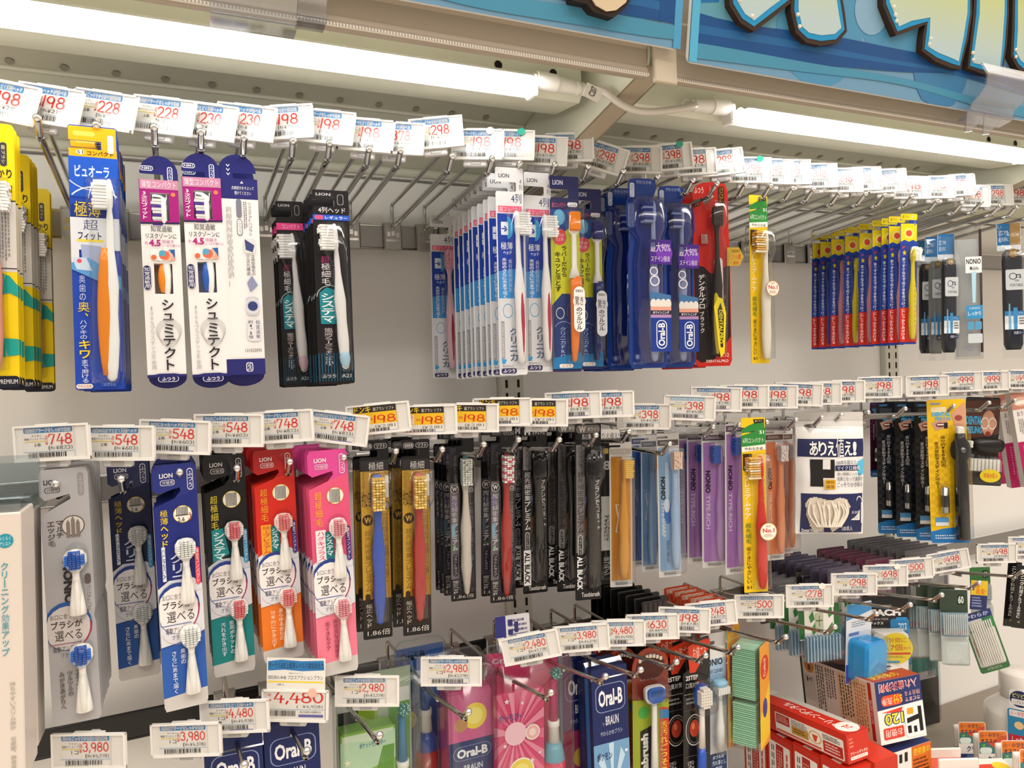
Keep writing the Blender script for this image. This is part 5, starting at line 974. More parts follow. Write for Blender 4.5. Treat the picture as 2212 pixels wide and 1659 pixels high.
def D_bag(p, key):
    w, h = p.W, p.H; nx, nz = 12, 16; p.cardname = 'bag'
    def S(u, v): e = max(0., math.sin(PI*min(1, max(0, u)))*math.sin(PI*min(1, max(0, (v-.12)/.88)))); return -.004-.013*e**.5+.0012*math.sin(17*u+5*v)*e+.0008*math.sin(23*v-8*u)
    def patch(u0, v0, u1, v1, col, off=0, kind='print', n=10):
        vs = []; fs = []
        for j in range(n+1):
            for i in range(n+1): u, v = u0+(u1-u0)*i/n, v0+(v1-v0)*j/n; x, z = p.P(u, v); vs.append((x, S(u, v)-off, z))
        for j in range(n):
            for i in range(n): a = j*(n+1)+i; fs.append((a, a+n+1, a+n+2, a+1))
        p.mb.add(vs, fs, M(col, kind), True)
    def back():
        a, b = p.P(0, 1), p.P(1, 0); p.mb.slab(rrp(a[0], a[1], b[0], b[1], .002), .0, .0012, M('#e9e8e6', 'print'))
    back(); patch(0, .12, 1, 1, '#efeeec', 0, 'gloss', 16); patch(.0, 0, 1, .07, '#dcdad6', -.002, 'gloss'); patch(.0, .07, 1, .13, '#e9e8e5', -.001, 'gloss'); 
    patch(.02, .215, .985, .36, '#252c58', .0006); patch(.06, .66, .97, .985, '#252c58', .0006); patch(.18, .38, .52, .60, '#201e20', .0006); patch(.36, .38, .46, .46, '#efeeec', .0009); patch(.36, .53, .53, .60, '#efeeec', .0009)
    def tx(s, *a, **k):
        n0 = len(p.mb.v); p.y = 0; p.t(s, *a, **k)
        p.mb.v[n0:] = [(x, S((x-p.x0)/w, (p.z0-z)/h)-.0017, z) for x, y, z in p.mb.v[n0:]]
    for i, ch in enumerate('ありえ値え!'): tx(ch, .17+.127*i, .205 if ch == '値' else .235, .29+.127*i-(.06 if ch == '!' else 0), .35 if ch != '値' else .365, '#f1f0ee', bold=.05)
    tx('100本を超えた', .54, .385, .86, .42, '#252c58', bold=.02); patch(.53, .427, .93, .47, '#252c58', .0008); tx('マイクロ繊維', .55, .432, .91, .466, '#e9e9f0', bold=.01); tx('狭い隙間に入り込み', .56, .485, .95, .51, '#333'); tx('毛束となって歯間を', .56, .52, .96, .555, '#252c58', bold=.02); tx('ごっそりかき取る', .56, .565, .96, .605, '#252c58', bold=.03)
    p.y = S(.44, .56)-.0016; p.r(.37, .54, .53, .62, '#dda92c', .001); p.t('情熱', .39, .55, .51, .575, '#4a3510', .02); p.t('価格', .39, .585, .51, .612, '#4a3510', .02); p.y = S(.9, .42)-.002; p.poly([(.88, .4), (.97, .37), (.96, .5), (.87, .52)], '#5fc0e6')
    # tooth shaped window with the floss picks inside
    T = [(.12, .74), (.16, .70), (.25, .685), (.4, .705), (.48, .71), (.6, .69), (.7, .70), (.76, .76), (.74, .83), (.66, .88), (.6, .95), (.52, .985), (.46, .91), (.42, .90), (.38, .97), (.28, .99), (.2, .93), (.13, .83)]
    vs = []; fs = []; N = 44
    def ins(u, v):
        c = False
        for i in range(len(T)):
            (a, b), (d, e) = T[i], T[i-1]
            if (b > v) != (e > v) and u < (d-a)*(v-b)/(e-b)+a: c = not c
        return c
    for j in range(N):
        for i in range(N):
            u, v = .1+.68*i/N, .68+.31*j/N
            if ins(u+.34/N, v+.155/N):
                k = len(vs)
                for a, b in ((u, v), (u, v+.31/N), (u+.68/N, v+.31/N), (u+.68/N, v)): x, z = p.P(a, b); vs.append((x, S(a, b)-.0012, z))
                fs.append((k, k+1, k+2, k+3))
    p.mb.add(vs, fs, M('#d9cfbf'), True)
    fm = MB(); rnd = random.Random(3)
    for i in range(16):
        u = .17+.034*i; b = [p.P(u, .72+.03*abs(math.sin(i*2.1))), p.P(u+rnd.uniform(-.05, .07), .82), p.P(.28+.022*i, .93)]; y = S(u, .8)-.0032
        fm.tube(spline([(a[0], y-.0006*rnd.random(), a[1]) for a in b], 4), .0013, M('#efe8da', 'plastic'), 6)
    p.part('floss_picks', fm)
    tx('歯と歯の間', .79, .80, .91, .825, '#e9e9f0'); p.y = S(.85, .87)-.0012; p.r(.76, .795, .92, .88, '#efeeec', .001); p.t('清潔に', .78, .84, .9, .87, '#252c58', .03); p.t('歯と歯の間', .78, .805, .9, .825, '#252c58'); tx('100本入', .66, .925, .82, .97, '#eeeef2', bold=.03); tx('Dental Floss&Picks', .08, .955, .4, .98, '#eeeef2', bold=.02); p.y = S(.9, .75)-.0016; p.ring(.905, .73, .045, '#dfe3ea', .2, rv=.05, a0=0, a1=180); p.r(.93, .73, .95, .9, '#dfe3ea')
def D_stain(p, key):
    yl = key == 'yellow'; c = {'yellow': '#f0c419', 'black': '#20242c', 'purple': '#5a2048'}[key]
    p.rcard(c, .004, kind='gloss'); p.poly([(.0, .92), (.3, .9), (1, .88), (1, .985), (.97, 1), (.03, 1), (0, .985)], '#2379c0')
    for j in range(24):
        for i in range(8):
            if (i+j) % 2: p.y += p.STEP; p.r(.02+i*.12, .24+j*.027, .14+i*.12, .267+j*.027, '#e3b412' if yl else '#2b313b' if key == 'black' else '#6a2a55')
    p.y -= p.STEP; p.t('CLEARDENT', .08, .02, .36, .035, '#3f8fd0', .03); p.r(.1, .05, .5, .09, '#f3e2b4' if yl else '#3a3f46', .002); p.t('DENTAL', .12, .085, .6, .115, '#49b2e6', .05); p.t('PEELING', .2, .12, .6, .145, '#49b2e6', .05)
    p.poly([(.1, .16), (.5, .125), (.55, .19), (.2, .215)], '#c9a08c'); p.c(.33, .175, .12, '#7a2a2c', rv=.016); p.r(.25, .168, .42, .178, '#efe9e2'); p.r(.42, .16, .52, .2, '#2a2624')
    p.poly([(.62, .1), (.97, .02), (.98, .2), (.7, .19)], '#d8a184'); p.c(.8, .13, .1, '#a04a44', rv=.02)
    p.vt('毎分約9500回の', .32, .25, .44, .47, '#3a2f10' if yl else '#e8e8ea', .03); p.vt('音波振動でステイン除去!', .16, .29, .27, .62, '#3a2f10' if yl else '#e8e8ea', .02)
    p.r(.12, .82, .46, .855, '#5a9fd4'); p.r(.12, .855, .46, .88, '#e9edf0'); p.fine(.1, .94, .9, .975, '#cfe3f4', 2)
    if key == 'purple': p.r(.0, .5, 1, .9, '#4a1a3c')
    bm = MB(); X = p.x0+.34*p.W; bm.tube([(X, -.007, -.60*p.H), (X, -.007, -.61*p.H), (X, -.007, -.78*p.H)], [.002, .0058, .0058], M('#c9c9c6', 'metal'), 12); bm.tube([(X, -.007, -.66*p.H), (X, -.007, -.74*p.H)], .006, M('#2a2a2c', 'print'), 12); p.part('battery', bm)
    mb = MB(); X = p.x0+.74*p.W; K = M('#1d1b1b', 'plastic'); L = p.H
    mb.loft([(-t*L, X, -.012, a, b) for t, a, b in ((.235, .0075, .006), (.27, .008, .007), (.3, .0125, .0085), (.35, .0145, .009), (.39, .013, .0085), (.42, .0085, .008), (.46, .0095, .0085), (.96, .0095, .0085), (.965, .008, .007))], K, 16)
    em = MB(); em.box(X-.005, X+.005, -.017, -.007, -.235*L, -.185*L, M('#eeece6', 'soft'), .002); bt = MB(); bt.sphere((X, -.0185, -.345*L), .0055, M('#77777a', 'metal'), 12)
    p.part('stain_eraser', mb, [('eraser_tip', em.mesh('eraser_tip'), None), ('button', bt.mesh('button'), None)])
    p.bubble(.54, .17, .98, .98, .025, rad=.008); p.bubble(.2, .58, .48, .8, .015, rad=.004)
def D_eraser(p, key):
    p.rcard('#2a2426', .003, kind='gloss'); p.poly([(.02, .05), (.98, .02), (.98, .42), (.02, .5)], '#5c3a30'); p.c(.68, .3, .2, '#d8a184', rv=.15); p.ring(.58, .3, .12, '#f0ece6', .2, rv=.07); p.ring(.8, .3, .12, '#f0ece6', .2, rv=.07); p.c(.68, .42, .08, '#a03a38', rv=.03); p.t('DENTAL', .02, .22, .5, .32, '#49b2e6', .05); p.t('PEELING', .02, .34, .5, .42, '#49b2e6', .05); p.r(.0, .64, 1, .74, '#3a2a18'); p.t('日本製・Made in Japan', .04, .66, .96, .72, '#cfe0ee', .02); p.r(0, .74, 1, .98, '#d8b83a'); p.r(0, .94, 1, .995, '#3a8ab4')
    mb = MB(); w, h = p.W, p.H; mb.loft([(-t*h, w*.12, -.01, a, b) for t, a, b in ((.47, .018, .005), (.49, .024, .008), (.55, .026, .009), (.61, .022, .008), (.63, .014, .005))], M('#1d1c1c', 'plastic'), 14); mb.box(-w*.48, -w*.3, -.014, -.006, -.58*h, -.5*h, M('#eeece6', 'soft'), .002); p.part('stain_eraser', mb)
    em = MB()
    for i in range(8): em.box(-w*.4+i*w*.11, -w*.31+i*w*.11, -.016, -.004, -.86*h, -.70*h, M('#efece4', 'soft'), .001)
    em.box(-w*.45, w*.52, -.018, -.003, -1.0*h, -.84*h, M('#242222', 'plastic'), .003); p.part('spare_tips', em)
    p.bubble(.0, .68, 1.02, 1.0, .024, rad=.004); p.y = -.0255; p.c(.62, .88, .3, '#e4cf2e', rv=.075); p.t('増量8個入', .42, .85, .84, .905, '#d0382a', .03)
def D_magenta(p, key):
    p.cardname = 'carton'; w, h = p.W, p.H; p.mb.box(-w/2, w/2, -.014, -.0004, -h, 0, M('#e9e5e1', 'print')); p.y = -.0142
    p.r(0, 0, 1, .18, '#c98a74'); p.c(.5, .1, .4, '#e3b5a2', rv=.05); p.r(.2, .09, .8, .13, '#f4efe8'); p.t('おうち', .2, .2, .7, .25, '#4a4644'); p.r(.62, .3, .9, .42, '#4a4a50'); p.fine(.2, .28, .5, .45, '#8a8684', 3, 3, True); p.r(0, .52, 1, 1, '#b01d5c'); p.fine(.2, .56, .8, .94, '#d0709a', 4, 3, True)
# ---------------------------------------------------------------- top row stock
G = 'top row '
pk('toothbrush_pack', D_yellow, 'yellow and grey toothbrush pack with teal bands', 'toothbrush', G+'yellow grey toothbrush packs', -12, 266, 2, 838, 84, .725, 2, [.011, .022, .08, .091, .102, .113, .20, .211], where='the far left stack')
pk('toothbrush_pack', D_blue, 'blue white toothbrush pack with a yellow header', 'toothbrush', G+'blue yellow toothbrush packs', 199, 273, 217, 841, 106, .72, 2, steps(8, .0145, .018), where='its hook')
pk('toothbrush_carton', D_schm, 'white and magenta toothbrush carton showing an orange handle', 'toothbrush', None, 341, 337, 364, 839, 83, .735, 2, key='orange')
pk('toothbrush_carton', D_schm, 'white and magenta toothbrush carton showing a blue handle', 'toothbrush', G+'magenta cartons', 431, 331, 459, 838, 82, .735, 2, [.022], key='blue', where='its hook')
pk('toothbrush_carton', D_schm, 'white toothbrush carton hung backwards with navy ends', 'toothbrush', G+'reversed cartons', 510, 334, 532, 833, 82, .735, 2, [.022], key='back', where='its hook')
pk('toothbrush_pack', D_sys, 'black toothbrush pack with a pink stripe and white brush', 'toothbrush', G+'black pink packs', 624, 435, 643, 834, 59, .785, 4, [.015, .03], key='pink', where='its hook')
pk('toothbrush_pack', D_sys, 'black toothbrush pack with a blue stripe and pale brush', 'toothbrush', G+'black blue packs', 713, 411, 728, 829, 78, .725, 4, steps(6, .0135, .016), key='blue', where='its hook')
pk('toothbrush_pack', D_clin, 'blue and silver toothbrush pack with a pink brush', 'toothbrush', None, 955, 466, 963, 817, 54, .915, 5, key='pink')
pk('toothbrush_pack', D_clin, 'blue and silver toothbrush pack with a red gripped brush', 'toothbrush', G+'blue silver packs', 1099, 362, 1110, 810, 60, .725, 8, steps(8, .0156, .022), key='red', where='the row of nine')
pk('toothbrush_pack', D_clin, 'blue silver pack with red gripped brush, right of the row of nine', 'toothbrush', None, 1160, 373, 1166, 803, 58, .735, 8, key='red')
pk('toothbrush_pack', D_clinpro, 'lime and navy toothbrush pack with an orange rubber head', 'toothbrush', None, 1218, 381, 1226, 803, 62, .725, 10, key='orange')
pk('toothbrush_pack', D_clinpro, 'lime and navy toothbrush pack with a navy rubber head', 'toothbrush', None, 1269, 408, 1275, 798, 58, .765, 10, key='navy')
pk('toothbrush_pack', D_oral, 'glossy blue toothbrush pack with a black handled brush', 'toothbrush', G+'glossy blue packs', 1396, 386, 1402, 795, 88, .725, 12, [.045, .068, .09, .11], key='black', where='its hook', jit=.002)
pk('toothbrush_pack', D_oral, 'glossy blue toothbrush pack with a magenta handled brush', 'toothbrush', None, 1458, 402, 1464, 794, 82, .745, 14, key='magenta')
pk('toothbrush_pack', D_pro, 'red and black toothbrush pack with a yellow gripped brush', 'toothbrush', G+'red black packs', 1532, 392, 1541, 791, 82, .735, 20, [.048, .074], key='x', where='its hook')
pk('toothbrush_pack', D_prem, 'yellow toothbrush pack with a cream brush, alone in the top row', 'toothbrush', None, 1637, 422, 1643, 785, 39, .74, 6, key='white')
A, W, H, mw = place(1967, 461, 1967, 743, 36, .735, 20); X = A.x
for k, (px, key) in enumerate(((1950, 'yellow'), (1924.7, 'pink'), (1907.6, 'blue'), (1889, 'blue'), (1860, 'pink'), (1829, 'yellow'), (1799.6, 'pink'), (1775, 'blue'), (1759, 'blue'))):
    y = X/(ray(px+17*(1-.12*k/8), 600).x/ray(px+17*(1-.12*k/8), 600).y); y = max(.735+.0145*k, y)
    t = thing('toothbrush_pack', f'blue and red children\'s toothbrush pack with {key} brush, {"frontmost" if k == 0 else ordn(k+1)} of its row', 'toothbrush', A, None, G+"children's packs"); t.matrix_world = Matrix.Translation((random.uniform(-1, 1)*.001, y-.735, -.0002*k)) @ mw; put(t, build(D_kid, W, H, key))
for k, (cx, key, yt, yb) in enumerate(((2043, 'b', 506, 778), (2016, 'grey', 512, 780), (1995, 'c', 520, 779))):
    pk('travel_toothbrush', D_ora, f'{["black", "grey", "narrow black"][k]} travel toothbrush case under a blue header, {["nearest", "in the middle", "rearmost"][k]} of three', 'toothbrush', G+'travel cases', cx, yt, cx+2, yb, 36, .76+.035*k, 30, key=key)
pk('toothbrush_bag', D_nonbag, 'clear zip bag with grey white print beside the travel cases', 'toothbrush', None, 2088, 488, 2094, 776, 62, .74, 35, key='x')
pk('travel_toothbrush', D_ora, 'black travel toothbrush case at the far right with tan header', 'toothbrush', None, 2178, 483, 2184, 773, 52, .74, 35, key='a')
# ---------------------------------------------------------------- middle row stock
G = 'middle row '
pk('brush_head_pack', D_nongrey, 'grey twin brush head pack with blue bristles', 'brush head', G+'grey head packs', 136, 1012, 168, 1560, 106, .722, 2, steps(8, .0135, .0138), key='x', where='its stack')
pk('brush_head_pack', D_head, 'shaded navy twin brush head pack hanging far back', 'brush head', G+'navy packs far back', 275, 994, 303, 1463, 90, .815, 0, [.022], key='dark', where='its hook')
pk('brush_head_pack', D_head, 'bright navy twin brush head pack with white bristles', 'brush head', G+'bright navy packs', 375, 1003, 404, 1528, 95, .722, -4, steps(7, .0135, .014), key='navy', where='its stack')
pk('brush_head_pack', D_head, 'black and teal twin brush head pack with pink bristles', 'brush head', G+'teal packs', 482, 982, 508, 1455, 90, .755, -2, steps(5, .0135, .014), key='teal', where='its stack')
pk('brush_head_pack', D_head, 'red and orange twin brush head pack', 'brush head', G+'red packs', 589, 971, 614, 1424, 87, .745, 0, steps(8, .0136, .014), key='red', where='its stack')
pk('brush_head_pack', D_head, 'pink twin brush head pack', 'brush head', G+'pink packs', 706, 972, 732, 1455, 86, .722, 0, steps(8, .0136, .018), key='pink', where='its stack')
pk('toothbrush_pack', D_gold, 'gold and black toothbrush pack with a blue brush', 'toothbrush', G+'gold blue packs', 807, 951, 817, 1379, 63, .722, 6, [.03], key='blue', where='its hook')
pk('toothbrush_pack', D_gold, 'gold and black toothbrush pack with a red brush', 'toothbrush', G+'gold red packs', 897, 949, 902, 1371, 61, .722, 6, [.035, .055, .075], key='red', where='its hook')
pk('toothbrush_pack', D_holo, 'black silver toothbrush pack with a white brush', 'toothbrush', G+'black white packs', 996, 934, 1002, 1297, 54, .80, 6, [.028, .043, .058], key='white', where='its hook')
pk('toothbrush_pack', D_holo, 'black silver toothbrush pack with a red brush', 'toothbrush', G+'black red packs', 1086, 926, 1087, 1301, 54, .775, 6, [.03], key='red', where='its hook')
pk('toothbrush_pack', D_black, 'black toothbrush pack with white lettered strip and black brush', 'toothbrush', G+'black strip packs', 1154, 921, 1157, 1281, 53, .80, 6, [.03], key='m', where='its hook')
pk('toothbrush_pack', D_black, 'all black toothbrush pack under a silver header', 'toothbrush', G+'all black packs', 1270, 915, 1272, 1296, 56, .752, 10, [.046, .07, .10], key='w', where='its hook')
pk('toothbrush_pack', D_arie, 'black and white lettered toothbrush pack with a white header', 'toothbrush', G+'black white lettered packs', 1313, 928, 1315, 1262, 54, .80, 8, [.02, .034, .048, .062], key='x', where='its hook')
pk('toothbrush_case_pack', D_case, 'amber yellow toothbrush in a slim clear case', 'toothbrush', None, 1340, 955, 1343, 1268, 48, .772, 14, key='yellow')
pk('toothbrush_case_pack', D_case, 'deep blue toothbrush in a slim clear case', 'toothbrush', None, 1378, 934, 1381, 1224, 30, .85, 6, key='blue')
pk('toothbrush_case_pack', D_case, 'pale blue toothbrush with orange bristles in a clear case', 'toothbrush', None, 1401, 940, 1404, 1234, 34, .80, 6, key='clearblue')
pk('toothbrush_case_pack', D_case, 'light blue toothbrush in a clear case with wavy print', 'toothbrush', None, 1442, 936, 1448, 1246, 48, .762, 10, key='sharp')
pk('toothbrush_case_pack', D_case, 'purple toothbrush in a clear case, left purple row', 'toothbrush', G+'purple cases', 1541, 926, 1544, 1226, 52, .758, 12, [.03, .055, .08, .105], key='purple', where='five', jit=.0005)
pk('toothbrush_case_pack', D_case, 'purple toothbrush in a clear case, alone beside the red brush', 'toothbrush', None, 1587, 904, 1589, 1240, 42, .735, 6, key='purple')
pk('toothbrush_pack', D_prem, 'yellow toothbrush pack with a red brush and gold seal', 'toothbrush', None, 1626, 902, 1634, 1279, 51, .712, 16, key='red')
pk('toothbrush_case_pack', D_case, 'orange toothbrush in a clear case right of the red brush', 'toothbrush', None, 1672, 926, 1675, 1210, 40, .78, 10, key='orange')
pk('toothbrush_case_pack', D_case, 'second orange toothbrush case, beside the floss bag', 'toothbrush', None, 1698, 926, 1700, 1196, 28, .83, 4, key='orange')
pk('floss_bag', D_bag, 'white and navy zip bag of dental floss picks', 'dental floss', None, 1789, 890, 1790, 1152, 146, .735, 27, key='x')
pk('stain_eraser_pack', D_stain, 'plum stain eraser pack hanging high at the back', 'stain eraser', G+'plum packs', 1918, 868, 1920, 1032, 34, .90, 20, [.02], key='purple', where='its hook')
pk('stain_eraser_pack', D_stain, 'yellow and blue stain eraser pack with a black wand', 'stain eraser', None, 2043, 863, 2053, 1172, 84, .73, 34, key='yellow')
pk('stain_eraser_pack', D_stain, 'black checkered stain eraser pack behind the yellow one', 'stain eraser', G+'black checkered packs', 2010, 867, 2015, 1168, 70, .785, 34, [.035, .07], key='black', where='its hook')
pk('eraser_refill_pack', D_eraser, 'dark stain eraser pack with white refill tips', 'stain eraser', None, 2124, 858, 2119, 1046, 74, .77, 38, key='x')
for k, (a, b, c, d, y) in enumerate(((2190, 846, 2214, 1044, .74), (2164, 850, 2186, 1046, .77), (2145, 852, 2160, 1040, .81))):
    pk('whitening_carton', D_magenta, f'magenta and white tooth whitening carton, {["nearest", "second", "rearmost"][k]} of three at the right edge', 'carton', G+'magenta cartons', a, b, c, d, 40, y, 30, key='x')
# ---------------------------------------------------------------- bottom row stock
def facep(mb, W, H, draw, mt, bend=None):
    t = Sheet(W, H, MB(), y=-.0002, x0=0, z0=0); draw(t)
    for mat in t.mb.mats:
        pass
    base = len(mb.v); mb.v += [tuple(mt @ Vector(v)) for v in t.mb.v]
    for f, k, sm in zip(t.mb.f, t.mb.mi, t.mb.sm):
        m = t.mb.mats[k]
        if m not in mb.mats: mb.mats.append(m)
        mb.f.append(tuple(i+base for i in f)); mb.mi.append(mb.mats.index(m)); mb.sm.append(sm)
def m_left(d): return Matrix(((0, 1, 0, 0), (-1, 0, 0, d), (0, 0, 1, 0), (0, 0, 0, 1)))
def m_top(d): return Matrix(((1, 0, 0, 0), (0, 0, 1, d), (0, -1, 0, 0), (0, 0, 0, 1)))
def m_right(w): return Matrix(((0, -1, 0, w), (1, 0, 0, 0), (0, 0, 1, 0), (0, 0, 0, 1)))
def carton(name, label, cat, P, yaw, w, d, h, col, front, left=None, top=None, right=None, pitch=0, roll=0, group=None, flap=None):
    t = thing(name, label, cat, P, None, group)
    t.matrix_world = Matrix.Translation(P) @ Matrix.Rotation(math.radians(-yaw), 4, 'Z') @ Matrix.Rotation(math.radians(pitch), 4, 'X') @ Matrix.Rotation(math.radians(roll), 4, 'Y')
    mb = MB(); mb.box(0, w, 0, d, -h, 0, M(col, 'print'), .0012)
    facep(mb, w, h, front, Matrix())
    if left: facep(mb, d, h, left, m_left(d))
    if top: facep(mb, w, d, top, m_top(d))
    if right: facep(mb, d, h, right, m_right(w))
    mb.obj('box_body', t)
    if flap: flap(t, w, d, h)
    return t
def oralbox(c, art):
    c.r(0, 0, 1, 1, '#17245c'); c.r(.1, .095, .93, .265, '#8796c0', .008); c.r(.12, .10, .91, .26, '#17245c', .0075); c.t('Oral-B', .18, .13, .85, .23, '#eef0f4', .03); c.t('BRAUN', .36, .29, .72, .345, '#dfe2ea', .01); c.t('by', .28, .32, .32, .345, '#9aa6c8'); c.t('やわらかめブラシ', .2, .375, .82, .405, '#b9c2da')
    art(c)
def art_light(c):
    c.r(0, .45, 1, 1, '#6f9cc4'); 
    for k in range(9): a = math.radians(20+40*k); c.poly([(.5, .75), (.5+.5*math.cos(a), min(1, max(.45, .75+.3*math.sin(a)))), (.5+.5*math.cos(a+.3), min(1, max(.45, .75+.3*math.sin(a+.3))))], '#b9d3e6')
    c.c(.5, .76, .24, '#ecd53a'); c.c(.5, .76, .15, '#f4e878'); c.t('ポケモン', .08, .5, .5, .55, '#27406e', .03)
    star(c, .9, .52, .06, '#f3f5f7'); star(c, .12, .92, .07, '#f3f5f7')
def star(c, u, v, r, col):
    k = c.W/c.H; c.poly([(u+r*(1 if i % 2 == 0 else .42)*math.sin(math.radians(36*i)), v-k*r*(1 if i % 2 == 0 else .42)*math.cos(math.radians(36*i))) for i in range(10)], col)
def silver_flap(t, w, d, h):
    mb = MB(); mb.add([(-.001, -.0015, -.012), (w+.001, -.0015, -.012), (w+.001, .016, .004), (-.001, .016, .004), (w/2, -.0015, -.012)][:4], [(0, 1, 2, 3)], M('#c3c7d2', 'metal')); mb.obj('glossy_flap', t)
none = lambda c: None
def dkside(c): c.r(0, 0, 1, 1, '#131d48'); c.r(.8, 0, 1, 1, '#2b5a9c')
# navy refill cartons at bottom left
A = at(440, 1606, .745); carton('brush_refill_carton', 'navy refill carton at the bottom left corner with a shiny top flap', 'carton', A, 4, .052, .03, .16, '#17245c', lambda c: oralbox(c, none), dkside, flap=silver_flap, group='navy refill cartons')
A = at(568, 1570, .75); carton('brush_refill_carton', 'navy refill carton below the tall 4,480 yen price card', 'carton', A, 2, .053, .03, .16, '#17245c', lambda c: oralbox(c, lambda q: q.c(.5, .62, .35, '#2a3550')), dkside, group='navy refill cartons')
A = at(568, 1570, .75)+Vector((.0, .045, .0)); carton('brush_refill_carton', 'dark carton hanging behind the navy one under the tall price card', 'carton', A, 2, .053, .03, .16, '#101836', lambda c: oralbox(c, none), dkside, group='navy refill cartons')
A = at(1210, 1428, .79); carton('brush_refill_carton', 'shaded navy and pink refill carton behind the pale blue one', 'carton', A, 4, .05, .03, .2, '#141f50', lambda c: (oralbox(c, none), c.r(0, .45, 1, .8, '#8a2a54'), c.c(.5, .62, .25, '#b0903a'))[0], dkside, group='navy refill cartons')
A = at(1276, 1450, .745); carton('brush_refill_carton', 'navy and pale blue refill carton with a silver flap', 'carton', A, 2, .049, .035, .2, '#17245c', lambda c: oralbox(c, art_light), lambda c: (c.r(0, 0, 1, 1, '#12204f'), c.r(.55, 0, .8, 1, '#2a6ab0'), c.r(.1, .25, .4, .6, '#20306a'))[0], flap=silver_flap, group='navy refill cartons')
# electric toothbrush clamshells
def ebrush(p, u, v0, c, key, lift=.02):
    """electric brush standing in a clamshell: head, neck, collar, body"""
    X = p.x0+u*p.W; zt = p.z0-v0*p.H; y = -lift; b1, b2, nk = dict(red=('#2a4a9c', '#b5221c', '#1f5aa8'), pink=('#cc2a50', '#d8345c', '#c92a6a'), white=('#f0ece6', '#2f86b8', '#3c86b4'))[key]
    mb = MB(); mb.loft([(zt-.022, X, y, .0045, .0045), (zt-.03, X, y, .004, .004), (zt-.072, X, y, .0055, .0055)], M(nk, 'plastic'), 14)
    mb.loft([(zt-.072, X, y, .0072, .0072), (zt-.079, X, y, .0072, .0072), (zt-.080, X, y, .0062, .0062), (zt-.098, X, y, .0072, .0072)], M('#f0ece4', 'plastic'), 14)
    s = MB(); s.loft([(zt-.098, X, y, .008, .008), (zt-.106, X, y, .0115, .0115), (zt-.12, X, y, .0135, .0135), (zt-.24, X, y, .0125, .0125), (zt-.25, X, y, .009, .009)], M(b1 if key != 'pink' else '#6aa9bc', 'gloss'), 20)
    g = MB(); g.loft([(zt-.118, X, y-.0006, .0136, .0134), (zt-.235, X, y-.0006, .0128, .0128)], M(b2, 'gloss'), 20)
    g2 = MB(); g2.loft([(zt-.128-.09*i/8, X, y-.0055, .0088*max(.1, math.sin(PI*(.04+.92*i/8))**.5), .0095) for i in range(9)], M('#c4271f' if key == 'red' else '#e04a62' if key == 'pink' else '#e8ecee', 'gloss'), 16)
    b = MB(); rnd = random.Random(2)
    for i in range(40):
        a = 2.4*i; r = .0055*math.sqrt(i/40); b.tube([(X+r*math.cos(a), y-.004, zt-.013+r*math.sin(a)), (X+r*math.cos(a)*1.15, y-.012-.002*rnd.random(), zt-.013+r*math.sin(a)*1.15)], .0007, M(['#35b5a8', '#e6f2f0', '#2a9a94'][i % 3], 'soft'), 5)
    p.part('electric_toothbrush', mb, [('bristles', b.mesh('bristles'), None), ('body', s.mesh('body'), None), ('grip', g.mesh('grip'), None), ('button_panel', g2.mesh('button_panel'), None)])
def clamshell(p, d, lip=.004):
    w, h = p.W, p.H; mb = MB(); c = M('#f2f5f5', 'tint'); x = w/2
    for a in (0,):
        P0 = rrp(-x, -h, x, 0, .012, 5); n = len(P0); Q = [(px*.96, pz*.985-.003) for px, pz in P0]
        vs = [(px, -.001, pz) for px, pz in P0]+[(px, -d*.75, pz) for px, pz in Q]+[(px*.97, -d, pz-.003) for px, pz in Q]
        mb.add(vs, [tuple(range(2*n, 3*n))]+[(k*n+i, k*n+(i+1) % n, (k+1)*n+(i+1) % n, (k+1)*n+i) for k in (0, 1) for i in range(n)], c, True)
    p.part('clear_shell', mb)
    r = MB(); r.tube([(px, -.001, pz) for px, pz in P0]+[(P0[0][0], -.001, P0[0][1])], .0012, M('#eef2f2', 'clear'), 6); p.part('shell_rim', r)
def D_egreen(p, key):
    w, h = p.W, p.H; p.cardname = 'insert_card'; p.mb.slab([(-w*.47, -h*.97), (w*.47, -h*.97), (w*.47, -h*.06), (-w*.47, -h*.06)], -.0005, .0005, M('#a9b8a0', 'print')); p.r(.05, .08, .95, .2, '#2d62a8'); p.t('Oral-B', .3, .1, .7, .15, '#e9eef6', .03); p.r(.05, .2, .95, .3, '#e3e4e2'); p.r(.05, .3, .3, .4, '#2a3530'); p.r(.3, .3, .55, .4, '#8fae2a'); p.poly([(.68, .3), (.95, .3), (.95, .97), (.68, .97)], '#5f9e3a')
    mb = MB(); s = Sheet(w*.66, h*.62, mb, y=-.026, x0=-w*.48, z0=-h*.375); mb.box(-w*.48, w*.18, -.0255, -.0015, -h, -h*.375, M('#7fb04a', 'print'), .003)
    s.r(0, 0, 1, 1, '#7db53c'); s.r(.03, .02, .97, .2, '#cfe0c4'); s.poly([(.0, .08), (.6, .12), (1, .04), (1, .35), (.5, .42), (0, .35)], '#b9d8b4')
    for k in range(7): s.poly([(.62+.05*k, .5), (.66+.05*k, .5), (.80+.03*k, .2), (.77+.03*k, .2)], '#5d9a2c')
    s.t('ポケットモンスター', .34, .12, .82, .185, '#5b8fb0', .04); s.c(.45, .62, .36, '#f0cf22'); s.c(.45, .62, .26, '#f5e05a'); s.c(.45, .62, .14, '#f8ec9a'); star(s, .12, .3, .07, '#f3f0c8'); star(s, .88, .62, .09, '#f3f0c8'); star(s, .84, .86, .06, '#f3f0c8')
    p.part('pouch', mb); ebrush(p, .78, .19, p, 'white', .022); clamshell(p, .042)
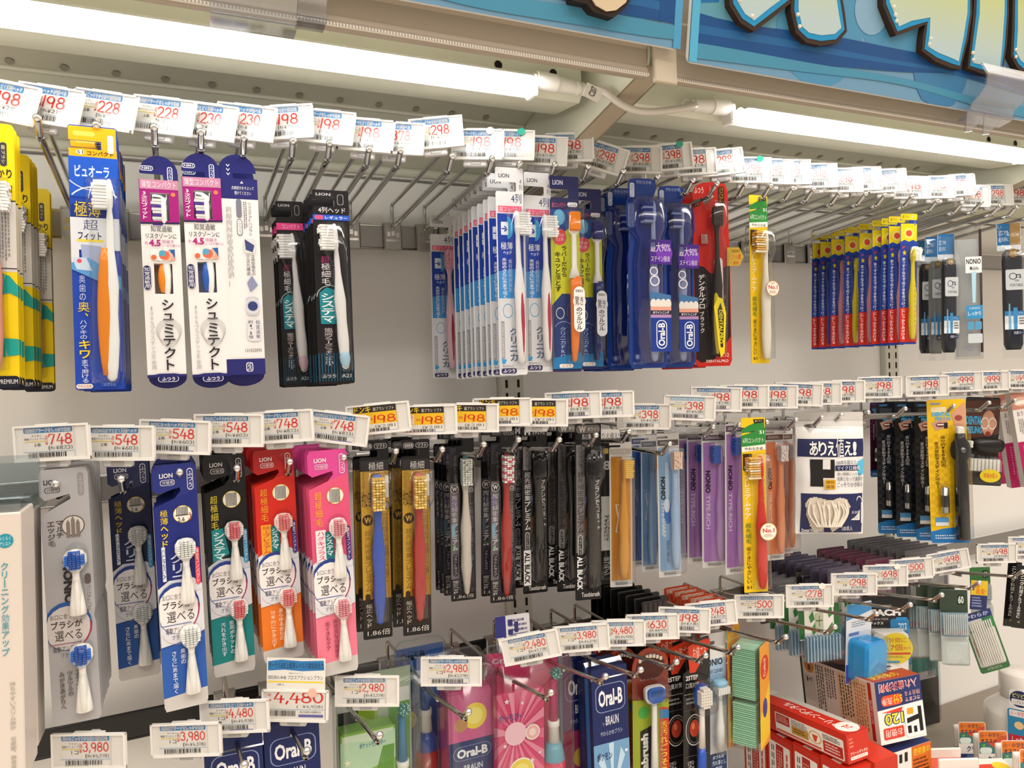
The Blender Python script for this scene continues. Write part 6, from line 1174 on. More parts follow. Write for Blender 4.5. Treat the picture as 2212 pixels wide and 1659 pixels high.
def D_ered(p, key):
    w, h = p.W, p.H; p.cardname = 'insert_card'; p.mb.slab([(-w*.47, -h*.97), (w*.47, -h*.97), (w*.47, -h*.05), (-w*.47, -h*.05)], -.0005, .0005, M('#2a5aa4', 'print')); p.r(.05, .06, .95, .18, '#3a76b8'); p.t('Oral-B', .1, .08, .6, .13, '#e9eef6', .03); p.r(.05, .2, .95, .26, '#c4d4e8'); p.c(.25, .6, .2, '#1f3f8c', rv=.2); p.c(.22, .5, .18, '#ecd02c'); p.c(.22, .5, .1, '#f6e684')
    ebrush(p, .46, .015, p, 'red', .024); clamshell(p, .044)
def D_epinknavy(p, key):
    w, h = p.W, p.H; p.cardname = 'insert_card'; p.mb.box(-w*.47, w*.47, -.03, .0, -h*.97, -h*.2, M('#c4447a', 'print'), .003); p.y = -.0305
    p.r(.04, .21, .96, .5, '#c95a8c'); p.c(.6, .36, .26, '#e9cf3a'); p.c(.6, .36, .17, '#f2e27a'); p.c(.3, .40, .14, '#b98a5a'); p.r(.03, .5, .97, .78, '#1d2c66'); p.r(.12, .53, .94, .615, '#8796c0', .008); p.r(.135, .533, .925, .612, '#1d2c66', .0075); p.t('Oral-B', .2, .545, .86, .60, '#eef0f4', .04); p.t('BRAUN', .34, .645, .74, .68, '#dfe2ea', .01); p.t('すみずみクリーン キッズ', .18, .71, .88, .735, '#b9c2da'); p.r(.03, .78, .97, .97, '#d23a76')
    clamshell(p, .046)
def D_epink(p, key):
    w, h = p.W, p.H; p.cardname = 'insert_card'; p.mb.slab([(-w*.47, -h*.97), (w*.47, -h*.97), (w*.47, -h*.05), (-w*.47, -h*.05)], -.0005, .0005, M('#c83a6c', 'print')); p.r(.05, .06, .6, .15, '#2d6ab0'); p.t('Oral-B', .12, .08, .45, .115, '#e9eef6', .03); p.poly([(.66, .2), (.95, .2), (.95, .97), (.66, .97)], '#d8406a')
    mb = MB(); s = Sheet(w*.62, h*.74, mb, y=-.030, x0=-w*.47, z0=-h*.23); mb.box(-w*.47, w*.15, -.0295, -.0015, -h*.97, -h*.23, M('#cf2c66', 'print'), .003)
    s.r(0, 0, 1, 1, '#d2356c')
    for k in range(18):
        a = math.radians(20*k); b = math.radians(20*k+9); R = .8
        def cl(u, v): return (min(1, max(0, u)), min(1, max(0, v)))
        s.poly([(.42, .32), cl(.42+R*math.cos(a), .32+R*.62*math.sin(a)), cl(.42+R*math.cos(b), .32+R*.62*math.sin(b))], '#e88aa6' if k % 2 else '#e4688e')
    s.c(.42, .32, .22, '#f3c4cf'); 
    s.t('ポケットモンスター', .10, .155, .54, .22, '#1f4788', .02)
    s.c(.53, .62, .26, '#f3e9dc'); s.c(.53, .62, .23, '#ecd02c'); s.c(.53, .62, .15, '#f5e373'); s.c(.28, .76, .2, '#f3e9dc'); s.c(.28, .76, .17, '#b87a40'); s.c(.28, .76, .1, '#e3c49a'); s.c(.76, .33, .15, '#f3e9dc'); s.c(.76, .33, .125, '#f0b6b4'); s.c(.76, .33, .07, '#f7dcd6')
    for q in ((.25, .06, .06), (.56, .09, .04), (.2, .4, .05), (.74, .55, .06), (.9, .88, .06), (.9, .5, .04)): star(s, *q, '#f1dfe2')
    p.part('pouch', mb); ebrush(p, .80, .09, p, 'pink', .024); clamshell(p, .046)
G = 'electric brush clamshells'
pk('electric_toothbrush_pack', D_egreen, 'clear clamshell with a green pouch and a white blue electric brush', 'electric toothbrush', G, 806, 1432, 812, 1745, 172, .79, 0, key='x')
pk('electric_toothbrush_pack', D_ered, 'blue clamshell with a red and blue electric brush', 'electric toothbrush', G, 906, 1378, 916, 1720, 108, .84, 0, key='x')
pk('electric_toothbrush_pack', D_epinknavy, 'clear clamshell holding a pink and navy box', 'electric toothbrush', G, 992, 1400, 1000, 1745, 98, .80, 0, key='x')
pk('electric_toothbrush_pack', D_epink, 'clear clamshell with a pink pouch and a pink electric brush', 'electric toothbrush', G, 1126, 1384, 1132, 1745, 166, .79, 4, key='x')
# tongue cleaners
def D_orab(p, key):
    w, h = p.W, p.H; p.cardname = 'lip_card'
    q = [(0, .985), (0, .26)]+[(.5-.5*math.cos(math.radians(a)), .13-.13*math.sin(math.radians(a)) if a < 180 else .13) for a in range(0, 181, 15)]+[(1, .26), (1, .985)]
    p.card(q, '#7c3326' if key != 'rear' else '#8a2a1c', .001, 'gloss'); p.c(.5, .13, .4, '#4a1d17', rv=.085); p.ring(.5, .13, .5, '#a83f28', .2, rv=.13, a0=0, a1=180)
    for i in range(7): p.r(.18+.095*i, .075-.03*math.sin(PI*(i+.5)/7), .26+.095*i, .10-.03*math.sin(PI*(i+.5)/7), '#e6dccb', .001)
    p.t('Built in Scraper', .2, .2, .8, .215, '#b98a7a'); p.poly([(0, .33), (1, .36), (1, .985), (0, .985)], '#9aa82e'); p.c(.3, .42, .15, '#4aa84a'); p.poly([(.72, .4), (1, .42), (1, .985), (.72, .985)], '#c43a22'); p.poly([(.72, .42), (1, .43), (1, .49), (.72, .48)], '#2f7ab0'); p.vt('舌汚れごっそり', .76, .5, .96, .85, '#ecd23a', .04)
    p.poly([(.2, .54), (.68, .5), (.68, .985), (.2, .985)], '#2a2524'); p.t('orabrush', .22, .56, .42, .88, '#e9e7e4', .05, rot=-90)
    mb = MB(); X = 0; z = lambda v: -v*h; mb.loft([(z(.335), X, -.009, .004, .003), (z(.36), X, -.009, .0036, .003), (z(.6), X, -.009, .0042, .003), (z(.95), X, -.009, .006, .004)], M('#efece6', 'plastic'), 12); hd = [(.0145*math.copysign(abs(math.cos(math.radians(a)))**(.6 if a <= 180 else .8), math.cos(math.radians(a))), z(.27)+.0135*math.copysign(abs(math.sin(math.radians(a)))**.7, math.sin(math.radians(a)))*(.55 if a <= 180 else 1.15)) for a in range(0, 360, 15)]
    mb.slab(hd, -.012, -.007, M('#efece6', 'plastic')); pad = MB(); c = M('#2f62b8' if key != 'rear' else '#e07a2a', 'soft'); pad.slab([(a*.82, (b-z(.27))*.82+z(.27)) for a, b in hd], -.0165, -.0125, c)
    for i in range(9): pad.box(-.0085+.002*i, -.0077+.002*i, -.0172, -.0165, z(.29), z(.25), M('#244c94' if key != 'rear' else '#c9641c', 'soft'))
    p.part('tongue_brush', mb, [('bristle_pad', pad.mesh('bristle_pad'), None)]); p.bubble(.1, .2, .9, .34, .021, rad=.008); p.bubble(.3, .34, .72, .98, .017, rad=.004)
def D_2step(p, key):
    w, h = p.W, p.H
    p.card([(0, .2), (.3, .17), (.3, .0), (.95, -.02), (1, .03), (1, .985), (.1, 1), (0, .97)], '#1a1818', .0009, 'gloss'); p.poly([(.2, .03), (.75, -.02), (1, .0), (1, .05), (.8, .1), (.45, .2), (.25, .2), (.2, .12)], '#d23f22'); p.t('お値ごろ', .36, .04, .86, .12, '#f0d5c4', .03)
    p.t('2STEP', .1, .215, .55, .245, '#e6e2de', .03); p.t('口臭対策', .1, .26, .6, .295, '#e6e2de', .03); p.r(.04, .33, .96, .333, '#c9c5c0'); p.fine(.1, .35, .6, .4, '#a9a5a0', 2); p.r(.04, .43, .96, .433, '#6a6662')
    p.ring(.4, .56, .32, '#c9c5c0', .07, rv=.1); p.ring(.4, .56, .26, '#5a5653', .1, rv=.085); p.c(.4, .55, .17, '#b5402a', rv=.055); p.c(.36, .535, .06, '#d87a5a', rv=.02); p.r(.04, .72, .96, .723, '#6a6662'); p.vt('舌みがき', .12, .75, .4, .86, '#b9b5b0', .01)
    if key == 'brush':
        mb = MB(); X = .02*w; z = lambda v: -v*h; mb.slab([(X+.0115*math.cos(math.radians(a)), z(.33)+.0165*math.sin(math.radians(a))) for a in range(0, 360, 18)], -.0125, -.0085, M('#2c4fa4', 'plastic')); mb.loft([(z(.40), X, -.0105, .004, .003), (z(.45), X, -.0105, .0036, .0032), (z(.66), X, -.0105, .0046, .0036)], M('#ece8e2', 'plastic'), 12)
        hm = MB(); hm.loft([(z(.655), X, -.0105, .0046, .0038), (z(.72), X, -.0105, .0062, .0045), (z(.97), X, -.0105, .006, .0045)], M('#2f56b8', 'plastic'), 12); b = MB()
        for i in range(-3, 4):
            for j in (-2, -1, 0, 1, 2):
                if (i/3.6)**2+(j/2.6)**2 < 1: b.box(X+j*.0034-.0015, X+j*.0034+.0015, -.0215, -.012, z(.33)+i*.0036-.0015, z(.33)+i*.0036+.0015, M('#eee6dc', 'soft'))
        p.part('tongue_brush', mb, [('bristles', b.mesh('bristles'), None), ('grip', hm.mesh('grip'), None)]); p.bubble(.1, .22, .98, .44, .025, rad=.01)
    else:
        b = MB(); b.sphere((w*.42, -.011, -.4*h), .0105, M('#e8702a', 'soft'), 14); p.part('scrubber_head', b); p.bubble(.3, .3, .98, .5, .022, rad=.01)
def D_ntongue(p, key):
    p.notch('#c9c8c8', .05, .075, .55, .06, kind='gloss'); p.r(.03, .095, .97, .17, '#e6e7e8'); p.poly([(.03, .17), (.97, .17), (.97, .5), (.03, .42)], '#a9c8e4'); p.poly([(.03, .42), (.97, .5), (.97, .985), (.03, .985)], '#dfe3e8'); p.t('NONIO', .05, .17, .86, .215, '#1f1f24', .03); p.t('TONGUE CLEANER', .1, .24, .86, .265, '#2c3848', .01); p.vt('舌汚れを落とす', .14, .5, .24, .78, '#4a78b0', .01)
    p.r(.3, .80, .97, .985, '#22406c', .002); p.t('ダブルの', .4, .815, .85, .84, '#e6ecf4', .02); p.t('汚れ落とし', .38, .85, .93, .88, '#e6ecf4', .02); p.t('機能', .5, .89, .78, .915, '#e6ecf4', .02); p.r(.36, .93, .92, .97, '#58a8dc', .002)
    mb = MB(); w, h = p.W, p.H; X = .06*w; z = lambda v: -v*h; mb.loft([(z(.29), X, -.009, .006, .005), (z(.305), X, -.009, .0105, .0075), (z(.335), X, -.009, .0115, .008), (z(.365), X, -.009, .0085, .006), (z(.385), X, -.009, .0032, .0032), (z(.5), X, -.009, .0036, .0034), (z(.6), X, -.009, .006, .0045), (z(.76), X, -.009, .0064, .0048)], M('#e9e8e6', 'plastic'), 16)
    b = MB()
    for i in range(7): b.box(X-.009+.0028*i, X-.0072+.0028*i, -.0185, -.011, z(.375), z(.33), M('#f2f2f2', 'soft'))
    cp = MB(); cp.loft([(z(.288), X, -.0095, .0064, .0055), (z(.305), X, -.0095, .011, .008), (z(.325), X, -.0095, .0118, .0085)], M('#8fc4e4', 'gloss'), 16); p.part('tongue_brush', mb, [('bristles', b.mesh('bristles'), None), ('coloured_cap', cp.mesh('coloured_cap'), None)])
    p.bubble(.12, .27, .98, .42, .022, rad=.012); p.bubble(.3, .4, .85, .79, .017, rad=.004)
G = 'tongue cleaner packs'
pk('tongue_cleaner_pack', D_orab, 'tongue cleaner on a card with a big open mouth and blue pad', 'tongue cleaner', None, 1404, 1398, 1407, 1725, 78, .765, 4, key='front')
pk('tongue_cleaner_pack', D_orab, 'tongue cleaner with an orange pad, half hidden behind the blue one', 'tongue cleaner', G, 1342, 1398, 1346, 1690, 66, .80, 4, [.035, .06, .085], key='rear', where='its hook')
pk('tongue_brush_pack', D_2step, 'black tongue care pack with an orange round scrubber', 'tongue cleaner', G, 1466, 1386, 1468, 1725, 64, .775, 0, [.03, .045, .06, .075], key='ball', where='its hook')
pk('tongue_brush_pack', D_2step, 'black tongue care pack with a blue handled brush', 'tongue cleaner', None, 1504, 1383, 1506, 1725, 58, .752, 4, key='brush')
pk('tongue_brush_pack', D_ntongue, 'pale blue and white tongue cleaner pack', 'tongue cleaner', None, 1540, 1368, 1545, 1692, 54, .76, 2, key='x')
# green floss picks: a clear tray turned sideways
def D_green(p, key):
    w, h = p.W, p.H; p.rcard('#e2a32c', .003, kind='gloss'); p.r(.05, .12, .95, .5, '#e8902e'); p.c(.5, .28, .42, '#d2452a', rv=.13); p.vt('糸ようじ', .34, .17, .66, .38, '#f6eadc', .04); p.c(.55, .66, .25, '#3a4a8a', rv=.08); p.r(.05, .78, .95, .95, '#f0d24a'); p.vt('やわらか', .36, .8, .6, .94, '#d2452a', .02)
    d = .034; mb = MB()
    for r, (v0, v1, n) in enumerate(((.13, .56, 26), (.60, .95, 20))):
        for i in range(n):
            z = -h*(v0+(v1-v0)*i/n); mb.box(-w*.40+.001*math.sin(i*.3), w*.40, -d, -.004, z-.0021, z-.0004, M('#8fd0a8' if i % 2 else '#a9dcbb', 'gloss'))
    p.part('floss_picks', mb); p.y = -d-.0065; p.r(.06, .1, .95, .96, '#e8a03a', .002); p.poly([(.06, .7), (.95, .45), (.95, .9), (.06, .95)], '#f0c93a'); p.c(.5, .3, .36, '#d2452a', rv=.1); p.vt('糸ようじ', .38, .22, .62, .38, '#f6eadc', .04); p.c(.5, .64, .2, '#3a4a8a', rv=.08); p.bubble(.02, .07, .98, .985, d+.006, rad=.005, taper=.002); p.bubble(.1, .565, .9, .6, d+.004, rad=.002, name='tray_rib')
def D_itoyo(p, key):
    p.rcard('#a83a22', .003, kind='gloss'); p.r(0, 0, 1, .15, '#6fae8c'); p.t('い', .2, .02, .8, .1, '#e6efe6', .04); p.t('とよ', .1, .18, .9, .28, '#e9d9c8', .04); p.r(0, .5, 1, .92, '#3a5a36'); p.bubble(.05, .3, .95, .95, .02, rad=.004)
pk('floss_pick_pack', D_green, 'clear tray of pale green floss picks turned sideways', 'dental floss', None, 1584, 1352, 1580, 1606, 30, .765, -30, key='x', dims=(.048, .155))
pk('floss_pick_pack', D_itoyo, 'red and green floss pick card behind the pale green tray', 'dental floss', None, 1576, 1362, 1578, 1612, 40, .80, -6, key='x')
pk('toothbrush_pack', D_prem, 'small yellow toothbrush pack peeking out behind the green floss tray', 'toothbrush', None, 1631, 1392, 1635, 1602, 26, .86, 6, key='white')
# floss and interdental brushes on the right
def D_leaf(p, key):
    p.rcard('#eceae4', .003, v1=.62, kind='gloss'); p.r(0, 0, .14, .6, '#2f6a3a'); p.r(.86, 0, 1, .6, '#2f6a3a')
    for u, v in ((.25, .2), (.7, .14), (.3, .42), (.72, .44)): p.poly([(u, v), (u+.1, v-.1), (u+.14, v+.06), (u+.04, v+.12)], '#3f8a46')
    p.r(.4, .14, .6, .5, '#b9c2a6', .002); p.t('十', .42, .2, .58, .4, '#3a4636', .02); mb = MB()
    for i in range(11): mb.box(-p.W*.42+i*p.W*.078, -p.W*.39+i*p.W*.078, -.012, -.004, -p.H*.97, -p.H*.52, M('#8fb4cc', 'gloss'))
    p.part('floss_picks', mb); p.bubble(.03, .5, .97, 1, .018, rad=.004)
pk('floss_pick_pack', D_leaf, 'floss pick pack with green leaves on a white card', 'dental floss', 'leaf floss pick packs', 1768, 1306, 1772, 1424, 88, .76, 14, [.03, .055], key='x', where='its hook')
pk('floss_pick_pack', D_leaf, 'narrow leaf printed floss pack beside the blue dispenser', 'dental floss', None, 1813, 1285, 1816, 1400, 48, .77, 6, key='x')
def D_reach(p, key):
    w, h = p.W, p.H; p.rcard('#161517', .004, v1=.5, kind='gloss'); p.r(.62, .3, 1, .9, '#2b7fb8', .004); p.t('REACH', .08, .17, .84, .26, '#f1f0f0', .06); p.t('デンタルフロス', .2, .285, .58, .315, '#e2e0e0', .01); p.t('ワックス', .2, .335, .48, .375, '#f1f0f0', .04); p.fine(.3, .11, .75, .13, '#b9b9b9', 1); p.r(.74, .28, .96, .32, '#2b8fd0', .001); p.t('フロス', .78, .36, .95, .46, '#e6f0f6', .02)
    mb = MB(); q = rrp(-w*.34, -h*1.0, w*.36, -h*.42, .006, 4); mb.slab([(x*(1-.12*max(0, (-z/h-.7))/.3), z) for x, z in q], -.022, -.002, M('#f3efe9', 'gloss')); p.part('floss_dispenser', mb); q = p.sub(-.0225)
    q.c(.60, .62, .33, '#ecd21e'); q.t('1分間に', .42, .48, .80, .545, '#c22a22', .05); q.t('5.7個', .36, .565, .72, .65, '#c22a22', .05); q.t('売れてる', .74, .6, .9, .64, '#c22a22', .02); q.r(.32, .675, .88, .70, '#d6382a'); q.fine(.4, .715, .8, .745, '#8a7a20', 2); q.r(.40, .78, .66, .81, '#2f93c4', .003); q.t('UNFLAVORED', .38, .85, .62, .865, '#5a5654'); q.t('WAXED FLOSS', .38, .875, .62, .89, '#5a5654'); q.fine(.5, .92, .75, .93, '#8a8684', 1); p.part('round_sticker', q.mb)
    p.bubble(.1, .4, .93, 1.02, .025, rad=.006)
def D_bluefloss(p, key):
    w, h = p.W, p.H; p.rcard('#dfe3e8', .003, kind='gloss'); p.poly([(0, .0), (1, .02), (1, .12), (0, .2)], '#3f8fcc'); p.fine(.2, .22, .8, .3, '#7a8aa0', 3); p.r(.1, .36, .5, .4, '#2f62b0'); p.poly([(0, .75), (1, .75), (1, .985), (0, .985)], '#4a56c0')
    mb = MB(); q = rrp(-w*.42, -h*.95, w*.42, -h*.42, .008, 4); mb.slab(q, -.026, -.001, M('#1f9ae0', 'gloss')); mb.slab([(x*.86, z*.97-.004) for x, z in q], -.030, -.025, M('#35a9ea', 'gloss')); p.part('floss_dispenser', mb); p.bubble(.02, .36, .98, .99, .034, rad=.006)
pk('floss_pack', D_reach, 'white floss dispenser with a yellow round sticker on black card', 'dental floss', None, 1908, 1288, 1914, 1450, 106, .79, 30, key='x')
pk('floss_pack', D_bluefloss, 'bright blue floss dispenser in a clear blister', 'dental floss', None, 1856, 1302, 1852, 1472, 54, .75, -6, key='x')
def D_inter(p, key):
    w, h = p.W, p.H; p.rcard('#c9cdc8', .003, kind='gloss'); p.r(0, .0, 1, .3, '#4f8a52' if key == 'green' else '#3a4a3e'); p.r(.62, .06, .9, .2, '#1f3a26', .001); p.t('60', .66, .08, .86, .18, '#e6eee4', .03); p.r(.02, .3, .98, .72, '#9fc4dc'); p.r(.05, .52, .95, .6, '#b56a86'); p.c(.76, .76, .16, '#d24a4a', rv=.09); p.r(.02, .62, .98, .98, '#e6e9e8')
    mb = MB()
    for i in range(12): mb.tube([(-w*.42+i*w*.075, -.006, -h*.3), (-w*.42+i*w*.075, -.006, -h*.58)], .0011, M('#dfe6ea', 'gloss'), 6)
    p.part('interdental_brushes', mb); p.bubble(.02, .28, .98, .62, .012, M('#eef3f2', 'tint'), rad=.003); p.bubble(.02, .63, .98, .99, .014, M('#eef3f2', 'tint'), rad=.003)
pk('interdental_brush_pack', D_inter, 'white and pale blue interdental brush pack', 'interdental brush', 'pale blue interdental packs', 2059, 1274, 2064, 1436, 60, .75, 36, [.020, .040], key='white', where='its hook')
pk('interdental_brush_pack', D_inter, 'greenish clear interdental brush pack', 'interdental brush', 'greenish interdental packs', 1994, 1256, 1998, 1420, 76, .835, 30, [.021, .042, .063, .084], key='grey', where='its stack')
pk('interdental_brush_pack', D_inter, 'green topped interdental pack behind the tilted one', 'interdental brush', None, 2116, 1225, 2120, 1340, 44, .80, 30, key='green')
def D_tilt(p, key):
    w, h = p.W, p.H; p.rcard('#2f6a3a', .004, kind='gloss'); p.r(.06, .0, .94, .9, '#e6e3dc', .003); p.r(0, 0, 1, .12, '#2c3a72'); p.t('やわらか', .1, .02, .9, .09, '#c9d2e6', .02); p.r(.62, .12, .98, .3, '#2f8a46'); p.c(.18, .3, .06, '#3f8a46'); p.fine(.1, .45, .16, .8, '#c97a4a', 1, 4, True); p.t('INTERDENTAL', .25, .925, .75, .965, '#b9cbb6')
    mb = MB()
    for i in range(10): mb.tube([(-w*.34+i*w*.075, -.004, -h*.15), (-w*.34+i*w*.075, -.004, -h*.85)], .0012, M('#f2efe8', 'gloss'), 6)
    p.part('interdental_brushes', mb); p.bubble(.07, .12, .93, .9, .010, rad=.003)
tilt = pk('interdental_brush_pack', D_tilt, 'tilted white and green interdental brush pack under a yellow refund header', 'interdental brush', None, 2106, 1322, 2138, 1436, 66, .745, 32, key='x')
def D_refund(p, key):
    p.rcard('#2c3566', .001); p.r(0, 0, 1, .5, '#e6c22c'); p.t('全額', .12, .06, .5, .26, '#d0352a', .05); p.t('返金!', .3, .26, .9, .46, '#d0352a', .04); p.fine(.1, .55, .7, .92, '#9aa6cf', 4)
ref = pk('refund_header', D_refund, 'yellow and navy refund header', 'card', None, 2116, 1254, 2114, 1318, 36, .735, 32, key='x')
hd = [o for o in ref.children][0]; hm_ = ref.matrix_world.copy(); hd.parent = tilt; hd.name = 'refund_header'; hd.matrix_parent_inverse = tilt.matrix_world.inverted() @ hm_; hd['label'] = 'yellow and navy refund header'; bpy.data.objects.remove(ref)
def D_sachet(p, key):
    w, h = p.W, p.H; p.rcard('#191718', .001, kind='gloss'); p.vt('ニンニク料理', .3, .06, .6, .45, '#e4e0da', .02); p.vt('アルコールの後に', .3, .46, .55, .84, '#e4e0da', .02); p.t('46', .4, .88, .6, .92, '#b9a56a')
for k, (a, b) in enumerate(((2193, 2186), (2213, 2204))): pk('breath_sachet', D_sachet, f'black breath care sachet at the right edge, {["left", "right"][k]} of the pair', 'sachet', 'black sachets', a, 1214+8*k, b, 1356+4*k, 30, .74-.02*k, 34, key='x')
# stock at the back of the bottom hooks
def D_plum(p, key):
    c = {'purple': '#4d4658', 'plum': '#5e4650', 'grey': '#6a686c', 'orange': '#d8512c', 'photo': '#3a3230', 'teal': '#1c6a60'}[key]
    p.rcard(c, .003, kind='gloss'); p.r(.08, .03, .92, .12, {'orange': '#f0b59a', 'purple': '#5a5368', 'plum': '#7a3550', 'grey': '#77757a'}.get(key, '#6a6460')); p.r(.1, .3, .9, .9, '#7d7590' if key == 'purple' else '#8a6674' if key == 'plum' else '#a09c9a')
    if key == 'orange': p.t('GO', .2, .03, .8, .13, '#f6e4da', .04)
    if key == 'teal': p.r(0, .4, 1, 1, '#1a1a1c'); p.vt('医果恵', .6, .1, .9, .38, '#222', .04)
    p.bubble(.06, .04, .94, .96, .012, rad=.004)
G = 'rear '
pk('interdental_brush_pack', D_plum, 'purple interdental brush pack deep under the middle row', 'interdental brush', G+'purple packs', 1822, 1225, 1826, 1350, 70, .80, 8, steps(8, .0165), key='purple', where='its row')
pk('interdental_brush_pack', D_plum, 'plum and grey interdental brush pack right of the purple ones', 'interdental brush', G+'plum packs', 1900, 1206, 1904, 1330, 62, .84, 10, steps(6, .0165), key='plum', where='its row')
pk('interdental_brush_pack', D_plum, 'grey interdental brush pack behind the 500 yen tag', 'interdental brush', G+'grey packs', 2000, 1185, 2004, 1300, 90, .82, 10, steps(7, .0165), key='grey', where='its row')
pk('floss_pick_pack', D_plum, 'dark pack printed with a photograph behind the 278 yen tag', 'dental floss', None, 1748, 1228, 1752, 1340, 70, .86, 6, key='photo')
pk('floss_pick_pack', D_plum, 'grey flat pack under the purple toothbrushes', 'dental floss', G+'grey flat packs', 1690, 1250, 1694, 1350, 60, .86, 6, [.02, .04], key='grey', where='its hook')
pk('floss_pick_pack', D_plum, 'orange lettered pack under the purple toothbrush cases', 'dental floss', G+'orange packs', 1552, 1299, 1556, 1420, 58, .83, 4, steps(5, .019), key='orange', where='its row')
pk('display_pack', D_plum, 'teal and black card hanging beside the right post', 'card', None, 1994, 1400, 1999, 1568, 62, .93, 6, key='teal')
def D_dkhead(p, key):
    w, h = p.W, p.H; p.rcard('#1b1a1b', .004, kind='gloss'); p.r(.2, .05, .8, .14, '#6a6664', .002); mb = MB()
    for i in range(5): mb.tube([(-w*.3+i*w*.15, -.008, -.004), (-w*.3+i*w*.15, -.008, -h*.3)], .004, M('#4a4442', 'soft'), 8)
    p.part('rubber_bristles', mb)
pk('tongue_brush_pack', D_dkhead, 'black rubber bristled pack behind the 630 yen tag', 'tongue cleaner', G+'black rubber packs', 1406, 1290, 1408, 1440, 70, .815, 0, steps(6, .019), key='x', where='its row')
def D_sample(p, key):
    p.rcard('#e3e2e6', .002, kind='gloss'); p.r(0, 0, .3, 1, '#3a3a86'); p.fine(.4, .1, .95, .9, '#55557c', 6); p.r(.36, .12, .5, .3, '#3a3a7c'); p.r(.36, .4, .5, .55, '#3a3a7c'); p.r(.55, .2, .66, .5, '#3a3a7c')
    mb = MB(); mb.tube([(-p.W*.5, -.008, -p.H*.75), (-p.W*.30, -.008, -p.H*.75)], .009, M('#eceae6', 'plastic'), 14); p.part('white_cap', mb)
pk('display_pack', D_sample, 'small white and navy information pack behind the 2,480 yen tag', 'card', None, 1106, 1328, 1110, 1404, 74, .80, 10, key='x')
# tall white carton at the left edge and its neighbour
def D_whitebox(p, key):
    w, h = p.W, p.H; d = .045 if key == 'near' else .03; p.cardname = 'box_body'; p.mb.box(-w/2, w/2, -d, -.0006, -h, -h*.16, M('#dbd1c7', 'print'), .0015); p.y = -d-.0004
    p.c(.77, .245, .12, '#2a94a8'); p.t('らくらく', .69, .232, .85, .243, '#e6f2f4'); p.t('アシスト', .69, .248, .85, .26, '#e6f2f4'); p.r(.0, .2, .5, .955, '#6a4a34', .003); p.c(.26, .3, .2, '#8a4a2a', rv=.08)
    p.vt('クリーニング効果アップ', .70, .31, .81, .60, '#3f9ab0', .01); p.vt('持ちやすいスリム設計', .8, .68, .88, .83, '#a59a90'); p.vt('低振動・静音設計', .8, .85, .88, .965, '#a59a90'); p.t('電池1本', .55, .972, .75, .983, '#a59a90')
    mb = MB(); a = rrp(-w*.5, -h*.17, w*.62, 0, .006, 4); mb.slab(a, -.0018, -.0006, M('#e9eef0', 'tint')); mb.box(-w*.48, w*.48, -d*.95, -.002, -h*.16, -h*.11, M('#e3e8ea', 'tint'), .002); p.part('clear_hanger', mb)
pk('electric_toothbrush_carton', D_whitebox, 'tall cream carton with a brown window at the left edge', 'carton', None, 0, 985, 12, 1642, 142, .70, 2, key='near')
pk('electric_toothbrush_carton', D_whitebox, 'second cream carton just behind the one at the left edge', 'carton', None, 22, 1000, 34, 1590, 130, .755, 2, key='rear')
# ---------------------------------------------------------------- lower shelf with boxes, tubes and a bottle
DZ = CZ-.72
o = MB().box(.46, 2.6, .50, YB-.002, DZ-.025, DZ, M('#8a8073', 'paint'), .003).obj('lower_shelf'); tag(o, 'lower shelf board under the boxes and mouthwash', 'shelf')
def dn_front(c):
    c.r(0, 0, 1, 1, '#f0ece8'); c.poly([(0, 0), (1, 0), (1, .42), (0, .46)], '#28346a'); c.t('入れ歯洗浄剤', .08, .04, .92, .19, '#f3eee9', .06, rot=180); c.t('入れ歯洗浄剤', .1, .05, .9, .18, '#d8402c', .02, rot=180); c.r(.1, .24, .56, .41, '#e0512c', .006); c.t('5分', .36, .25, .56, .40, '#f4df2c', .05, rot=180); c.t('洗浄', .12, .28, .34, .39, '#f6e9e2', .02, rot=180); c.t('カビまで', .62, .33, .95, .4, '#e6b5ae', .02, rot=180); c.t('除去する', .62, .23, .95, .31, '#e6b5ae', .02, rot=180)
    c.poly([(.08, .5), (.5, .54), (.55, .46)], '#e0402c'); c.t('120', .12, .52, .55, .72, '#28346a', .07, rot=180); c.t('120', .14, .535, .53, .705, '#f4df2c', .02, rot=180); c.r(.08, .75, .52, .93, '#d8402c', .002); c.t('お徳用', .12, .78, .48, .9, '#f6ece6', .03, rot=180)
    c.r(.56, .47, .98, .96, '#f4f1ee', .004); c.r(.86, .5, .94, .9, '#191718'); c.poly([(.6, .66), (.86, .62), (.86, .7), (.6, .74)], '#191718'); c.r(.6, .78, .68, .9, '#191718'); c.r(.73, .8, .8, .9, '#191718'); c.r(.62, .5, .76, .6, '#e0a02c', .001)
def dn_left(c):
    c.r(0, 0, 1, 1, '#e9e1d4'); c.r(0, 0, .03, 1, '#28201c'); c.c(.13, .12, .07, '#d88a2c', rv=.13); c.r(.11, .1, .15, .2, '#5a3a1c'); c.r(.04, .3, .2, .75, '#d2cdc4', .003); c.t('ド', .08, .33, .17, .42, '#1d1a18', .05); c.fine(.22, .05, .34, .9, '#55504a', 4, 2, True); c.fine(.36, .05, .5, .7, '#6a655e', 4, 8, True); c.r(.53, .04, .9, .97, '#dcc7a0'); c.fine(.55, .08, .72, .93, '#5a4c36', 5, 5, True); c.fine(.74, .1, .89, .93, '#b5713c', 5, 6, True); c.r(.915, .03, .955, .97, '#b3261e'); c.vt('使用方法', .92, .3, .95, .7, '#f0d5cc')
